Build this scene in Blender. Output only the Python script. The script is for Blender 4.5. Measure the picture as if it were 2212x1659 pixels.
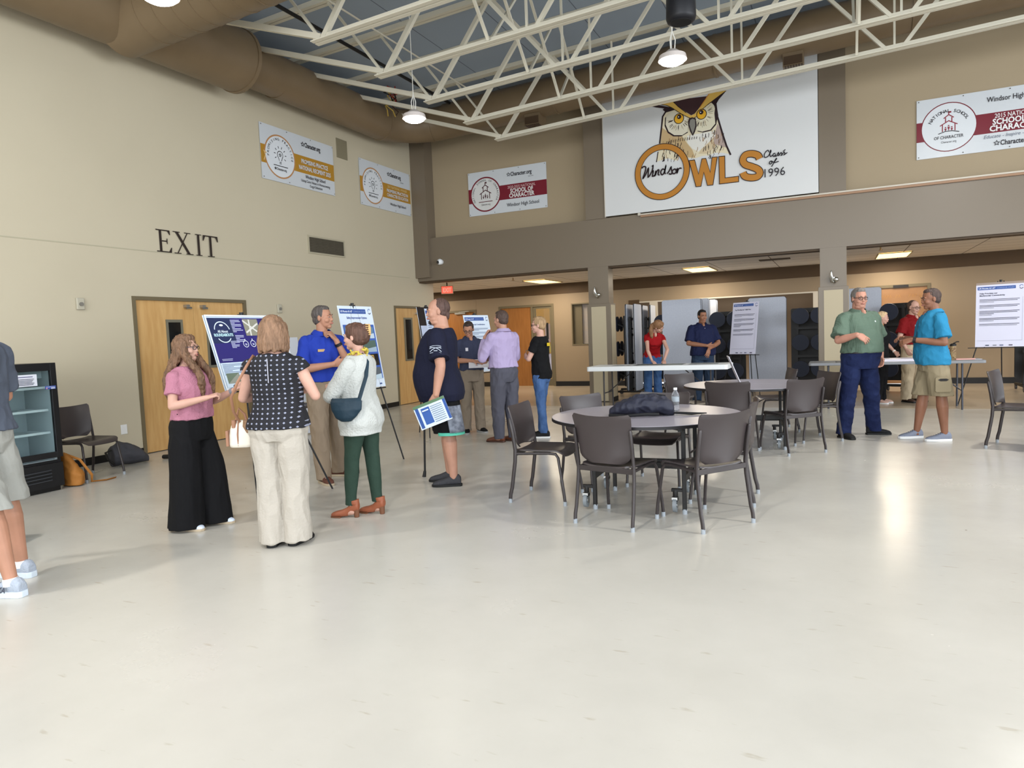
import bpy, math, random
from mathutils import Vector, Matrix, Euler, noise
for _o in list(bpy.data.objects): bpy.data.objects.remove(_o)
SC=bpy.context.scene; COL=SC.collection
# ------------------------------------------------------------------ camera
FPX=1489.85; YAW,PITCH,ROLL=-0.441388,-0.0705229,-0.0411472; EYE=Vector((0,0,1.45))
_cy,_sy,_cp,_sp=math.cos(YAW),math.sin(YAW),math.cos(PITCH),math.sin(PITCH)
_f=Vector((_sy*_cp,_cy*_cp,_sp)); _r0=Vector((_cy,-_sy,0)); _u0=_r0.cross(_f)
_r=_r0*math.cos(ROLL)+_u0*math.sin(ROLL); _u=-_r0*math.sin(ROLL)+_u0*math.cos(ROLL)
cd=bpy.data.cameras.new('camera'); cam=bpy.data.objects.new('camera',cd); COL.objects.link(cam)
cd.sensor_width=36; cd.lens=FPX/2212*36; cd.clip_start=.05; cd.clip_end=200
cam.matrix_world=Matrix(((_r.x,_u.x,-_f.x,EYE.x),(_r.y,_u.y,-_f.y,EYE.y),(_r.z,_u.z,-_f.z,EYE.z),(0,0,0,1)))
SC.camera=cam
# ------------------------------------------------------------------ light and exposure
SC.view_settings.view_transform='Standard'; SC.view_settings.look='None'
SC.view_settings.gamma=1; SC.view_settings.use_curve_mapping=False
SC.view_settings.exposure=0.78
W=bpy.data.worlds.new('daylight'); SC.world=W; W.use_nodes=True
_b=W.node_tree.nodes['Background']; _b.inputs[0].default_value=(.88,.94,1.0,1); _b.inputs[1].default_value=1.25
def area(name,loc,rot,sx,sy,power,col=(1,1,1),spread=180):
    l=bpy.data.lights.new(name,'AREA'); l.shape='RECTANGLE'; l.size=sx; l.size_y=sy; l.energy=power; l.color=col
    l.spread=math.radians(spread)
    o=bpy.data.objects.new(name,l); COL.objects.link(o); o.location=loc; o.rotation_euler=rot; return o
# daylight from the window wall on the right of the hall and from the glazed side behind the camera
area('window_daylight',(13.5,3,3.2),(0,math.radians(90),0),4.0,14,820,(.90,.95,1.0))
area('window_daylight',(1,-8.6,3.2),(math.radians(90),0,0),16,4.0,760,(.93,.97,1.0))
LAMPS=[(-5.97,9.45,4.93),(-1.9,9.3,4.95),(-6.05,5.0,4.97),(2.2,9.3,5.1),(2.2,5.0,5.15),(-1.9,.8,5.1),(-6.05,.8,4.95)]
for _p in LAMPS:
    l=bpy.data.lights.new('high_bay_light','AREA'); l.shape='DISK'; l.size=.3; l.energy=80; l.color=(1,.96,.9)
    o=bpy.data.objects.new('high_bay_light',l); COL.objects.link(o); o.location=(_p[0],_p[1],_p[2]-.045)
PANELS=[(-10.9,16.5),(-6.8,16.5),(-2.85,16.5),(1.08,16.6),(5.0,16.5)]
for _x,_y in PANELS: area('troffer_light',(_x,_y,2.74),(0,0,0),.55,1.15,32,(1,.88,.72))
# ------------------------------------------------------------------ materials
MC={}
def lin(c):
    c=c/255.0
    return c/12.92 if c<=.04045 else ((c+.055)/1.055)**2.4
def rgb(c): return (lin(c[0]),lin(c[1]),lin(c[2]),1)
def M(name,c=(128,128,128),rough=.6,metal=0,spec=.4,bump=None,var=None,emit=0,trans=0,coat=0,ior=1.45,sheen=0,alpha=1):
    if name in MC: return MC[name]
    m=bpy.data.materials.new(name); m.use_nodes=True; nt=m.node_tree; b=nt.nodes['Principled BSDF']
    b.inputs['Base Color'].default_value=rgb(c); b.inputs['Roughness'].default_value=rough
    b.inputs['Metallic'].default_value=metal; b.inputs['Specular IOR Level'].default_value=spec
    b.inputs['IOR'].default_value=ior
    if trans: b.inputs['Transmission Weight'].default_value=trans
    if coat: b.inputs['Coat Weight'].default_value=coat; b.inputs['Coat Roughness'].default_value=.1
    if sheen: b.inputs['Sheen Weight'].default_value=sheen
    if emit: b.inputs['Emission Color'].default_value=rgb(c); b.inputs['Emission Strength'].default_value=emit
    tc=None
    if bump or var: tc=nt.nodes.new('ShaderNodeTexCoord')
    if bump:
        n=nt.nodes.new('ShaderNodeTexNoise'); n.inputs['Scale'].default_value=bump[0]; n.inputs['Detail'].default_value=3
        if len(bump)>2:
            mp=nt.nodes.new('ShaderNodeMapping'); mp.inputs['Scale'].default_value=bump[2]
            nt.links.new(tc.outputs['Object'],mp.inputs[0]); nt.links.new(mp.outputs[0],n.inputs['Vector'])
        else: nt.links.new(tc.outputs['Object'],n.inputs['Vector'])
        bp=nt.nodes.new('ShaderNodeBump'); bp.inputs['Strength'].default_value=bump[1]; bp.inputs['Distance'].default_value=.01
        nt.links.new(n.outputs[0],bp.inputs['Height']); nt.links.new(bp.outputs[0],b.inputs['Normal'])
    if var:   # (scale, second colour, [stretch])
        n=nt.nodes.new('ShaderNodeTexNoise'); n.inputs['Scale'].default_value=var[0]; n.inputs['Detail'].default_value=4
        if len(var)>2:
            mp=nt.nodes.new('ShaderNodeMapping'); mp.inputs['Scale'].default_value=var[2]
            nt.links.new(tc.outputs['Object'],mp.inputs[0]); nt.links.new(mp.outputs[0],n.inputs['Vector'])
        else: nt.links.new(tc.outputs['Object'],n.inputs['Vector'])
        r=nt.nodes.new('ShaderNodeValToRGB'); r.color_ramp.elements[0].position=.35; r.color_ramp.elements[1].position=.65
        r.color_ramp.elements[0].color=rgb(c); r.color_ramp.elements[1].color=rgb(var[1])
        nt.links.new(n.outputs[0],r.inputs[0]); nt.links.new(r.outputs[0],b.inputs['Base Color'])
    MC[name]=m; return m
def ink(c,gloss=0):
    return M('print_%02x%02x%02x%s'%(c[0],c[1],c[2],'g' if gloss else ''),c,.35 if gloss else .6,spec=.3)
# ------------------------------------------------------------------ mesh building
class MB:
    def __init__(s): s.v=[]; s.f=[]; s.m=[]; s.cur=0; s.nb=0
    def add(s,vs,fs,mi=None):
        b=len(s.v); s.v+= [tuple(x) for x in vs]; mi=s.cur if mi is None else mi
        for f in fs: s.f.append(tuple(i+b for i in f)); s.m.append(mi)
        return s
    def box(s,x0,x1,y0,y1,z0,z1,mt=None):
        # hair-breadth size differences so overlapping boxes never share a face
        e=.00018*(s.nb%9); s.nb+=1; x0-=e;x1+=e;y0-=e;y1+=e;z0-=e;z1+=e
        vs=[Vector((x,y,z)) for z in (z0,z1) for y in (y0,y1) for x in (x0,x1)]
        if mt: vs=[mt@v for v in vs]
        return s.add(vs,[(0,2,3,1),(4,5,7,6),(0,1,5,4),(2,6,7,3),(0,4,6,2),(1,3,7,5)])
    def bar(s,a,b,w,h,up=(0,0,1)):
        e=.0004*(s.nb%9); s.nb+=1; w+=e; h+=e
        a=Vector(a); b=Vector(b); d=(b-a).normalized(); u=Vector(up)
        if abs(d.dot(u))>.98: u=Vector((0,1,0))
        x=d.cross(u).normalized()*w/2; y=x.cross(d).normalized()*h/2
        vs=[p+i*x+j*y for p in (a,b) for j in (-1,1) for i in (-1,1)]
        return s.add(vs,[(0,2,3,1),(4,5,7,6),(0,1,5,4),(2,6,7,3),(0,4,6,2),(1,3,7,5)])
    def loft(s,rings,seg=16,cap=True,dome=False):
        # rings: (centre, axis_a, axis_b, ra, rb[, power])
        R=[]
        for r in rings:
            c,a,b,ra,rb=r[:5]; p=r[5] if len(r)>5 else 1.0
            c=Vector(c);a=Vector(a);b=Vector(b); L=[]
            for i in range(seg):
                t=2*math.pi*i/seg; ct,st=math.cos(t),math.sin(t)
                if p!=1.0:
                    ct=math.copysign(abs(ct)**p,ct); st=math.copysign(abs(st)**p,st)
                L.append(c+a*(ra*ct)+b*(rb*st))
            R.append(L)
        vs=[v for L in R for v in L]; fs=[]
        for k in range(len(R)-1):
            for i in range(seg):
                j=(i+1)%seg; fs.append((k*seg+i,k*seg+j,(k+1)*seg+j,(k+1)*seg+i))
        if cap:
            n=len(vs); 
            fs.append(tuple(reversed(range(seg)))); fs.append(tuple(range(n-seg,n)))
        return s.add(vs,fs)
    def tube(s,pts,r,seg=10,cap=True,side=None,round_ends=False,flat=1.0):
        P=[Vector(p) for p in pts]; n=len(P)
        rr=list(r) if isinstance(r,(list,tuple)) else [r]*n
        if round_ends:
            d=(P[0]-P[1]).normalized(); e=(P[-1]-P[-2]).normalized(); r0,r1=rr[0],rr[-1]
            pre=[(P[0]+d*r0*.98,r0*.2),(P[0]+d*r0*.8,r0*.6),(P[0]+d*r0*.45,r0*.89)]
            post=[(P[-1]+e*r1*.45,r1*.89),(P[-1]+e*r1*.8,r1*.6),(P[-1]+e*r1*.98,r1*.2)]
            P=[a for a,_ in pre]+P+[a for a,_ in post]; rr=[b for _,b in pre]+rr+[b for _,b in post]; n=len(P)
        T=[]
        for i in range(n):
            a=P[max(i-1,0)]; b=P[min(i+1,n-1)]; T.append((b-a).normalized())
        ref=Vector(side) if side else Vector((0,0,1))
        if not side and abs(T[0].dot(ref))>.9: ref=Vector((1,0,0))
        x=(ref-T[0]*ref.dot(T[0])).normalized(); rings=[]
        for i in range(n):
            x=(x-T[i]*x.dot(T[i])); x=x.normalized() if x.length>1e-6 else Vector((1,0,0))
            y=T[i].cross(x); rings.append((P[i],x,y,rr[i],rr[i]*flat))
        return s.loft(rings,seg,cap)
    def ell(s,c,rx,ry,rz,su=16,sv=10,mt=None):
        c=Vector(c); vs=[c+Vector((0,0,-rz))]
        for j in range(1,sv):
            ph=-math.pi/2+math.pi*j/sv
            for i in range(su):
                t=2*math.pi*i/su; vs.append(c+Vector((rx*math.cos(ph)*math.cos(t),ry*math.cos(ph)*math.sin(t),rz*math.sin(ph))))
        vs.append(c+Vector((0,0,rz))); fs=[]
        for i in range(su): fs.append((0,1+(i+1)%su,1+i))
        for j in range(sv-2):
            for i in range(su):
                a=1+j*su+i; b=1+j*su+(i+1)%su; fs.append((a,b,b+su,a+su))
        n=len(vs)-1; o=1+(sv-2)*su
        for i in range(su): fs.append((o+i,o+(i+1)%su,n))
        if mt: vs=[mt@v for v in vs]
        return s.add(vs,fs)
    def cyl(s,a,b,r,seg=20,r2=None): return s.tube([a,b],[r,r if r2 is None else r2],seg)
    def prism(s,poly,z0,z1,mt=None):
        n=len(poly); vs=[Vector((p[0],p[1],z0)) for p in poly]+[Vector((p[0],p[1],z1)) for p in poly]
        if mt: vs=[mt@v for v in vs]
        return s.add(vs,[tuple(reversed(range(n))),tuple(range(n,2*n))]+[(i,(i+1)%n,n+(i+1)%n,n+i) for i in range(n)])
    def build(s,name,mats,parent=None,smooth=True,bevel=0,mt=None,angle=40,bseg=2):
        me=bpy.data.meshes.new(name); me.from_pydata(s.v,[],s.f)
        if not isinstance(mats,(list,tuple)): mats=[mats]
        for m in mats: me.materials.append(m)
        if len(mats)>1: me.polygons.foreach_set('material_index',s.m)
        me.update()
        if mt is not None: me.transform(mt)
        o=bpy.data.objects.new(name,me); COL.objects.link(o)
        if parent: o.parent=parent
        if bevel:
            b=o.modifiers.new('bevel','BEVEL'); b.width=bevel; b.segments=bseg; b.limit_method='ANGLE'; b.angle_limit=math.radians(35)
        if smooth:
            me.polygons.foreach_set('use_smooth',[True]*len(me.polygons))
            try: me.set_sharp_from_angle(angle=math.radians(angle))
            except Exception: pass
        return o
def rrect(w,h,r,n=5):
    pts=[]
    for cx,cy,a0 in ((w/2-r,h/2-r,0),(-w/2+r,h/2-r,90),(-w/2+r,-h/2+r,180),(w/2-r,-h/2+r,270)):
        for k in range(n+1):
            a=math.radians(a0+90*k/n); pts.append((cx+r*math.cos(a),cy+r*math.sin(a)))
    return pts
def thing(name,label,cat,loc=(0,0,0),rz=0,group=None):
    o=bpy.data.objects.new(name,None); COL.objects.link(o); o.location=loc; o.rotation_euler=(0,0,rz)
    o.empty_display_size=.1
    o['label']=label; o['category']=cat
    if group: o['group']=group
    return o
def tag(o,label,cat,group=None,kind=None):
    o['label']=label; o['category']=cat
    if group: o['group']=group
    if kind: o['kind']=kind
    return o
def struct(mb,name,mats,**k):
    o=mb.build(name,mats,**k); o['kind']='structure'; return o
def kids(o): return [c for c in bpy.data.objects if c.parent==o]
def dup(root,loc,rz,label=None,group=None):
    def cp(o,par):
        c=o.copy(); COL.objects.link(c); c.parent=par
        for g in kids(o): cp(g,c)
        return c
    r=cp(root,None); r.location=loc; r.rotation_euler=(0,0,rz)
    if label: r['label']=label
    if group: r['group']=group
    return r
# ------------------------------------------------------------------ flat printed matter and lettering
TC={}
def text_mesh(s,bold,shear,spacing):
    k=(s,bold,shear,spacing)
    if k in TC: return TC[k]
    cu=bpy.data.curves.new('t','FONT'); cu.body=s; cu.size=1; cu.resolution_u=2; cu.offset=bold; cu.shear=shear; cu.space_character=spacing
    ob=bpy.data.objects.new('t',cu); COL.objects.link(ob); bpy.context.view_layer.update()
    dg=bpy.context.evaluated_depsgraph_get(); me=bpy.data.meshes.new_from_object(ob.evaluated_get(dg))
    V=[(v.co.x,v.co.y) for v in me.vertices]; F=[tuple(p.vertices) for p in me.polygons]
    bpy.data.objects.remove(ob); bpy.data.curves.remove(cu); bpy.data.meshes.remove(me)
    TC[k]=(V,F); return TC[k]
class Print:
    # x to the right, y up, z out of the sheet; every colour laid a hair above the one before
    def __init__(s,step=.0008): s.mb=MB(); s.cols=[]; s.z=.0; s.step=step
    def _m(s,c):
        if c not in s.cols: s.cols.append(c)
        s.mb.cur=s.cols.index(c); s.z+=s.step; return s.z
    def poly(s,pts,c): z=s._m(c); s.mb.add([(x,y,z) for x,y in pts],[tuple(range(len(pts)))]); return s
    def rect(s,x0,y0,x1,y1,c): return s.poly([(x0,y0),(x1,y0),(x1,y1),(x0,y1)],c)
    def ellipse(s,cx,cy,rx,ry,c,n=28): return s.poly([(cx+rx*math.cos(2*math.pi*i/n),cy+ry*math.sin(2*math.pi*i/n)) for i in range(n)],c)
    def ring(s,cx,cy,r0,r1,c,n=40,a0=0,a1=360):
        z=s._m(c); vs=[];fs=[]
        for i in range(n+1):
            a=math.radians(a0+(a1-a0)*i/n); 
            for r in (r0,r1): vs.append((cx+r*math.cos(a),cy+r*math.sin(a),z))
        for i in range(n): fs.append((2*i,2*i+1,2*i+3,2*i+2))
        s.mb.add(vs,fs); return s
    def line(s,pts,w,c,taper=False):
        z=s._m(c); n=len(pts)
        Q=[Vector(pts[0])]
        for p in pts[1:]:
            if (Vector(p)-Q[-1]).length>w*.12: Q.append(Vector(p))
        if len(Q)<2: return s
        n=len(Q); closed=(Q[0]-Q[-1]).length<w*.5 and n>3; vs=[]
        for i in range(n):
            if closed and i in (0,n-1): a,b=Q[-2],Q[1]
            else: a,b=Q[max(i-1,0)],Q[min(i+1,n-1)]
            c=Q[i]; d0=(c-a); d1=(b-c); d0=d0.normalized() if d0.length>1e-9 else d1.normalized(); d1=d1.normalized() if d1.length>1e-9 else d0
            if closed and i in (0,n-1): d0=(Q[0]-Q[-2]).normalized(); d1=(Q[1]-Q[0]).normalized()
            q=Vector((-(d0+d1).y,(d0+d1).x)); q=q.normalized() if q.length>1e-6 else Vector((-d1.y,d1.x))
            k=min(1.8,1/max(.3,q.dot(Vector((-d1.y,d1.x))))); vs+=[c-q*(w/2*k),c+q*(w/2*k)]
        s.mb.add([(v.x,v.y,z) for v in vs],[(2*i,2*i+2,2*i+3,2*i+1) for i in range(n-1)])
        return s
    def text(s,t,x,y,h,c,align='L',fit=None,bold=0.0,shear=0,rot=0,spacing=1.0):
        V,F=text_mesh(t,bold,shear,spacing)
        if not V: return s
        x0=min(v[0] for v in V);x1=max(v[0] for v in V); k=h/.70; kx=k
        if fit: kx=fit/(x1-x0)
        w=(x1-x0)*kx; off={'L':0,'C':-w/2,'R':-w}[align]; z=s._m(c); ca,sa=math.cos(rot),math.sin(rot)
        P=[((v[0]-x0)*kx+off,v[1]*k) for v in V]
        s.mb.add([(x+p[0]*ca-p[1]*sa,y+p[0]*sa+p[1]*ca,z) for p in P],F); return s
    def arc_text(s,t,cx,cy,r,h,c,a_mid,span,bold=0,up=True):
        n=len(t)
        for i,ch in enumerate(t):
            if ch==' ': continue
            a=a_mid+span/2-span*i/(n-1) if up else a_mid-span/2+span*i/(n-1)
            ar=math.radians(a); px,py=cx+r*math.cos(ar),cy+r*math.sin(ar)
            s.text(ch,px,py,h,c,'C',rot=ar-math.pi/2 if up else ar+math.pi/2,bold=bold); s.z-=s.step
        s.z+=s.step
        return s
    def build(s,name,parent=None,mt=None,gloss=0):
        return s.mb.build(name,[ink(c,gloss) for c in s.cols],parent,smooth=False,mt=mt)
def mt_axes(o,x,y,z):
    x,y,z=Vector(x),Vector(y),Vector(z)
    return Matrix(((x.x,y.x,z.x,o[0]),(x.y,y.y,z.y,o[1]),(x.z,y.z,z.z,o[2]),(0,0,0,1)))
def on_left(y,z,out=.0): return mt_axes((XL+out,y,z),(0,1,0),(0,0,1),(1,0,0))
def on_back(x,z,yy,out=.0): return mt_axes((x,yy-out,z),(1,0,0),(0,0,1),(0,-1,0))
XL=-8.74; YB=13.65; YU=13.9; YF=17.7
def deckz(x): return 6.42+.045*(x+8.3)
def chordz(x): return 5.2+.045*(x+5.9)
# ------------------------------------------------------------------ the room
m_wall=M('painted_wall',(190,180,157),.5,spec=.4,bump=(60,.04),var=(.7,(187,177,154)))
m_tan=M('tan_paint',(156,140,114),.6,bump=(60,.04))
m_taupe=M('taupe_paint',(112,100,84),.36,spec=.5,bump=(60,.04))
m_far=M('corridor_paint',(142,124,100),.6,bump=(60,.04))
m_header=M('dark_header_paint',(78,58,34),.6)
m_black=M('black_base',(20,18,17),.5)
m_frame=M('door_frame_paint',(104,93,70),.5)
m_steel=M('steel',(170,170,168),.3,metal=1)
m_wood=M('maple_veneer',(200,160,104),.35,spec=.45,var=(3.0,(188,146,90),(6,6,.8)),coat=.15)
m_wood2=M('oak_veneer',(152,100,50),.4,spec=.4,var=(3.0,(140,90,42),(6,6,.8)))
m_duct=M('duct_paint',(124,105,80),.42,spec=.5,bump=(3,.1),var=(1.2,(116,98,74)))
m_white_steel=M('white_painted_steel',(214,208,190),.5)
m_cream=M('cream_panel',(178,166,140),.6)
m_dglass=M('dark_glass',(14,16,18),.08,spec=.6)
def floor_mat():
    m=bpy.data.materials.new('vinyl_floor'); m.use_nodes=True; nt=m.node_tree; N=nt.nodes; L=nt.links; b=N['Principled BSDF']
    tc=N.new('ShaderNodeTexCoord')
    n1=N.new('ShaderNodeTexNoise'); n1.inputs['Scale'].default_value=.8; n1.inputs['Detail'].default_value=6; n1.inputs['Roughness'].default_value=.62
    L.new(tc.outputs['Object'],n1.inputs['Vector'])
    r=N.new('ShaderNodeValToRGB'); r.color_ramp.elements[0].position=.3; r.color_ramp.elements[1].position=.7
    r.color_ramp.elements[0].color=rgb((184,180,171)); r.color_ramp.elements[1].color=rgb((195,191,182))
    L.new(n1.outputs[0],r.inputs[0])
    # fine scuffs and a few dark specks
    n2=N.new('ShaderNodeTexNoise'); n2.inputs['Scale'].default_value=26; n2.inputs['Detail'].default_value=5
    mp=N.new('ShaderNodeMapping'); mp.inputs['Scale'].default_value=(.25,1,1); mp.inputs['Rotation'].default_value=(0,0,.7)
    L.new(tc.outputs['Object'],mp.inputs[0]); L.new(mp.outputs[0],n2.inputs['Vector'])
    r2=N.new('ShaderNodeValToRGB'); r2.color_ramp.elements[0].position=.66; r2.color_ramp.elements[1].position=.74
    r2.color_ramp.elements[0].color=(1,1,1,1); r2.color_ramp.elements[1].color=(.86,.83,.78,1)
    L.new(n2.outputs[0],r2.inputs[0])
    v=N.new('ShaderNodeTexVoronoi'); v.inputs['Scale'].default_value=1.7; L.new(tc.outputs['Object'],v.inputs['Vector'])
    r3=N.new('ShaderNodeValToRGB'); r3.color_ramp.elements[0].position=.010; r3.color_ramp.elements[1].position=.016
    r3.color_ramp.elements[0].color=(.28,.24,.2,1); r3.color_ramp.elements[1].color=(1,1,1,1); L.new(v.outputs['Distance'],r3.inputs[0])
    mx=N.new('ShaderNodeMix'); mx.data_type='RGBA'; mx.blend_type='MULTIPLY'; mx.inputs[0].default_value=1
    L.new(r.outputs[0],mx.inputs[6]); L.new(r2.outputs[0],mx.inputs[7])
    mx2=N.new('ShaderNodeMix'); mx2.data_type='RGBA'; mx2.blend_type='MULTIPLY'; mx2.inputs[0].default_value=1
    L.new(mx.outputs[2],mx2.inputs[6]); L.new(r3.outputs[0],mx2.inputs[7])
    L.new(mx2.outputs[2],b.inputs['Base Color'])
    rr=N.new('ShaderNodeMapRange'); rr.inputs[3].default_value=.16; rr.inputs[4].default_value=.34; L.new(n1.outputs[0],rr.inputs[0])
    L.new(rr.outputs[0],b.inputs['Roughness']); b.inputs['Specular IOR Level'].default_value=.5
    bp=N.new('ShaderNodeBump'); bp.inputs['Strength'].default_value=.035; bp.inputs['Distance'].default_value=.02
    n3=N.new('ShaderNodeTexNoise'); n3.inputs['Scale'].default_value=5; L.new(tc.outputs['Object'],n3.inputs['Vector'])
    L.new(n3.outputs[0],bp.inputs['Height']); L.new(bp.outputs[0],b.inputs['Normal'])
    return m
def tile_mat(name,c,line,sx,sy,w=.012):
    m=bpy.data.materials.new(name); m.use_nodes=True; nt=m.node_tree; N=nt.nodes; L=nt.links; b=N['Principled BSDF']
    tc=N.new('ShaderNodeTexCoord'); sp=N.new('ShaderNodeSeparateXYZ'); L.new(tc.outputs['Object'],sp.inputs[0]); outs=[]
    for ax,s in ((0,sx),(1,sy)):
        d=N.new('ShaderNodeMath'); d.operation='DIVIDE'; d.inputs[1].default_value=s; L.new(sp.outputs[ax],d.inputs[0])
        f=N.new('ShaderNodeMath'); f.operation='FRACT'; L.new(d.outputs[0],f.inputs[0])
        l=N.new('ShaderNodeMath'); l.operation='LESS_THAN'; l.inputs[1].default_value=w*2/s; L.new(f.outputs[0],l.inputs[0]); outs.append(l)
    mm=N.new('ShaderNodeMath'); mm.operation='MAXIMUM'; L.new(outs[0].outputs[0],mm.inputs[0]); L.new(outs[1].outputs[0],mm.inputs[1])
    mx=N.new('ShaderNodeMix'); mx.data_type='RGBA'; L.new(mm.outputs[0],mx.inputs[0]); mx.inputs[6].default_value=rgb(c); mx.inputs[7].default_value=rgb(line)
    L.new(mx.outputs[2],b.inputs['Base Color']); b.inputs['Roughness'].default_value=.8
    return m
m_floor=floor_mat()
m_tiles=tile_mat('ceiling_tiles',(226,218,206),(120,106,90),1.22,.61,.010)
m_deck=tile_mat('roof_deck_panels',(150,163,178),(98,108,120),1.25,2.45,.008)
struct(MB().box(-16,16,-9,18.3,-.2,0),'floor',m_floor,smooth=False)
struct(MB().box(-16,16,12.8,18.3,-.001,.0012),'floor_corridor',M('vinyl_warm_shading',(174,160,140),.2,spec=.5,bump=(5,.06),var=(.9,(182,169,150))),smooth=False)  # from the seam back, warm corridor shading put into the floor colour
# left wall with two door openings
D1=(6.41,8.43,2.2); D2=(12.62,13.66,2.2)
w=MB()
for y0,y1,z0,z1 in ((-9,D1[0],0,7),(D1[0],D1[1],D1[2],7),(D1[1],D2[0],0,7),(D2[0],D2[1],D2[2],7),(D2[1],14.3,0,7)): w.box(XL-.3,XL,y0,y1,z0,z1)
w.box(XL-.3,XL-.16,D1[0],D1[1],0,D1[2]); w.box(XL-.3,XL-.16,D2[0],D2[1],0,D2[2])
struct(w,'wall_left',m_wall,smooth=False)
b=MB()
for y0,y1 in ((-9,D1[0]),(D1[1],D2[0]),(D2[1],14.3)): b.box(XL,XL+.008,y0,y1,0,.1)
struct(b,'baseboard_left',m_black,smooth=False)
# faint joint across the left wall above the doors
struct(MB().box(XL,XL+.004,-9,13.3,2.83,2.845),'trim_1',M('wall_joint',(172,165,142),.6),smooth=False)
# upper back wall, recessed between the columns
struct(MB().box(XL,16,YU,YU+.3,3.6,7.3),'wall_back',m_tan,smooth=False)
c=MB()
c.box(-8.74,-8.36,13.55,YU,2.84,7.2); c.box(-4.62,-4.2,YB-.02,YU,3.731,7.2); c.box(-.26,.17,YB-.02,YU,3.731,7.2); c.box(4.1,4.53,YB-.02,YU,3.731,7.2); c.box(8.4,8.8,YB-.02,YU,3.731,7.2)
struct(c,'wall_back_columns',m_taupe,smooth=False)
c=MB()
for x0 in (-4.62,-.26,4.1,8.4): c.box(x0,x0+.43,YB+.001,YB+.32,0,2.769)
struct(c,'wall_lower_columns',m_taupe,smooth=False)
struct(MB().box(XL,16,YB,YB+.32,2.77,3.73),'wall_beam',m_taupe,smooth=False)
struct(MB().box(XL-.0,16,YB+.04,YB+.3,2.735,2.77),'trim_2',M('beam_shadow_line',(70,54,36),.6),smooth=False)  # brown strip: the shadow line below the beam, put into colour
struct(MB().box(-3.48,16,YB-.05,YB,3.705,3.73).box(-3.53,-3.48,YB-.055,YB,3.70,3.75),'trim_3',M('ledge_metal',(190,182,168),.4),smooth=False)
struct(MB().box(-3.48,16,YB-.045,YB,3.665,3.703),'trim_4',M('ledge_underside',(150,118,92),.5),smooth=False)
# column wraps: framed cream panels on the lower columns
k=0
for x0 in (-4.62,-.26,4.1):
    k+=1; z1=2.02 if x0<-1 else 2.08
    f=MB(); X0,X1=x0-.03,x0+.46; y0,y1=YB-.03,YB+.35
    f.box(X0,X1,y0,y1,.0,z1); o=struct(f,'trim_%d'%(4+k),m_taupe,smooth=False,bevel=.004)
    g=MB(); g.box(X0+.09,X1-.09,y0-.006,y0+.01,.02,z1-.06); g.box(X1-.01,X1+.006,y0+.05,y1-.05,.1,z1-.03)
    g.box(X0-.006,X0+.01,y0+.05,y1-.05,.1,z1-.03)
    gp=g.build('panel',m_cream,o,smooth=False); 
    MB().box(X1-.01,X1+.012,y0+.03,y1-.02,0,.1).box(X0+.07,X1-.07,y0-.01,y0+.01,0,.012).build('kick_plate',m_black,o,smooth=False)
# roof deck (slopes gently up to the right) and the lower corridor ceiling
d=MB(); d.add([(-9.1,-9,deckz(-9.1)),(16,-9,deckz(16)),(16,14.3,deckz(16)),(-9.1,14.3,deckz(-9.1)),(-9.1,-9,deckz(-9.1)+.1),(16,-9,deckz(16)+.1),(16,14.3,deckz(16)+.1),(-9.1,14.3,deckz(-9.1)+.1)],[(0,1,2,3),(7,6,5,4),(0,4,5,1),(2,6,7,3),(1,5,6,2),(3,7,4,0)])
struct(d,'ceiling',m_deck,smooth=False)
struct(MB().box(-16,16,YB+.3,18.3,2.8,2.86),'ceiling_corridor',m_tiles,smooth=False)
# far corridor wall: double door, single doors, pass-through, storage bay
DD=(-8.68,-7.01,2.27); LD=(-10.45,-9.41,2.23); RD=(.62,1.87,2.22); WN=(-6.5,-5.6,1.11,2.24); SB=(-4.9,-.35,2.17)
w=MB(); z=2.8
def seg(x0,x1,z0,z1): w.box(x0,x1,YF,YF+.25,z0,z1)
seg(-16,LD[0],0,z); seg(LD[0],LD[1],LD[2],z); seg(LD[1],DD[0],0,z); seg(DD[0],DD[1],DD[2],z); seg(DD[1],WN[0],0,z)
seg(WN[0],WN[1],0,WN[2]); seg(WN[0],WN[1],WN[3],z); seg(WN[1],SB[0],0,z); seg(SB[0],SB[1],SB[2],z); seg(SB[1],RD[0],0,z); seg(RD[0],RD[1],RD[2],z); seg(RD[1],16,0,z)
w.box(-9.42,-9.405,YF-.003,YF,0,2.52)
struct(w,'wall_far',m_far,smooth=False)
struct(MB().box(-16,16,YF-.012,YF,2.52,2.8),'trim_header',m_header,smooth=False)
b=MB()
for x0,x1 in ((-16,LD[0]),(LD[1],DD[0]),(DD[1],SB[0]),(RD[1],16)): b.box(x0,x1,YF-.015,YF,0,.13)
struct(b,'baseboard_far',m_black,smooth=False)
# rooms behind the openings
struct(MB().box(-9.2,-6.6,YF+1.6,YF+1.7,0,2.8),'wall_behind_doors',M('lobby_wall',(205,160,90),.7),smooth=False)
struct(MB().box(SB[0]-.1,SB[1]+.1,YF+1.1,YF+1.2,0,2.3).box(SB[0]-.1,SB[0],YF+.25,YF+1.1,0,2.3).box(SB[1],SB[1]+.1,YF+.25,YF+1.1,0,2.3),'wall_storage_bay',M('bay_wall',(128,108,86),.7),smooth=False)
# narrow wall strip left of the corridor opening
struct(MB().box(-16,XL-.3,14.0,14.3,0,2.8),'wall_corridor_left',m_wall,smooth=False)
def frame_yz(name,y0,y1,z1,th=.05,dep=.04):
    f=MB(); f.box(XL-.02,XL+dep*.4,y0,y0+th,0,z1); f.box(XL-.02,XL+dep*.4,y1-th,y1,0,z1); f.box(XL-.02,XL+dep*.4,y0,y1,z1-th,z1); return f
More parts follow.
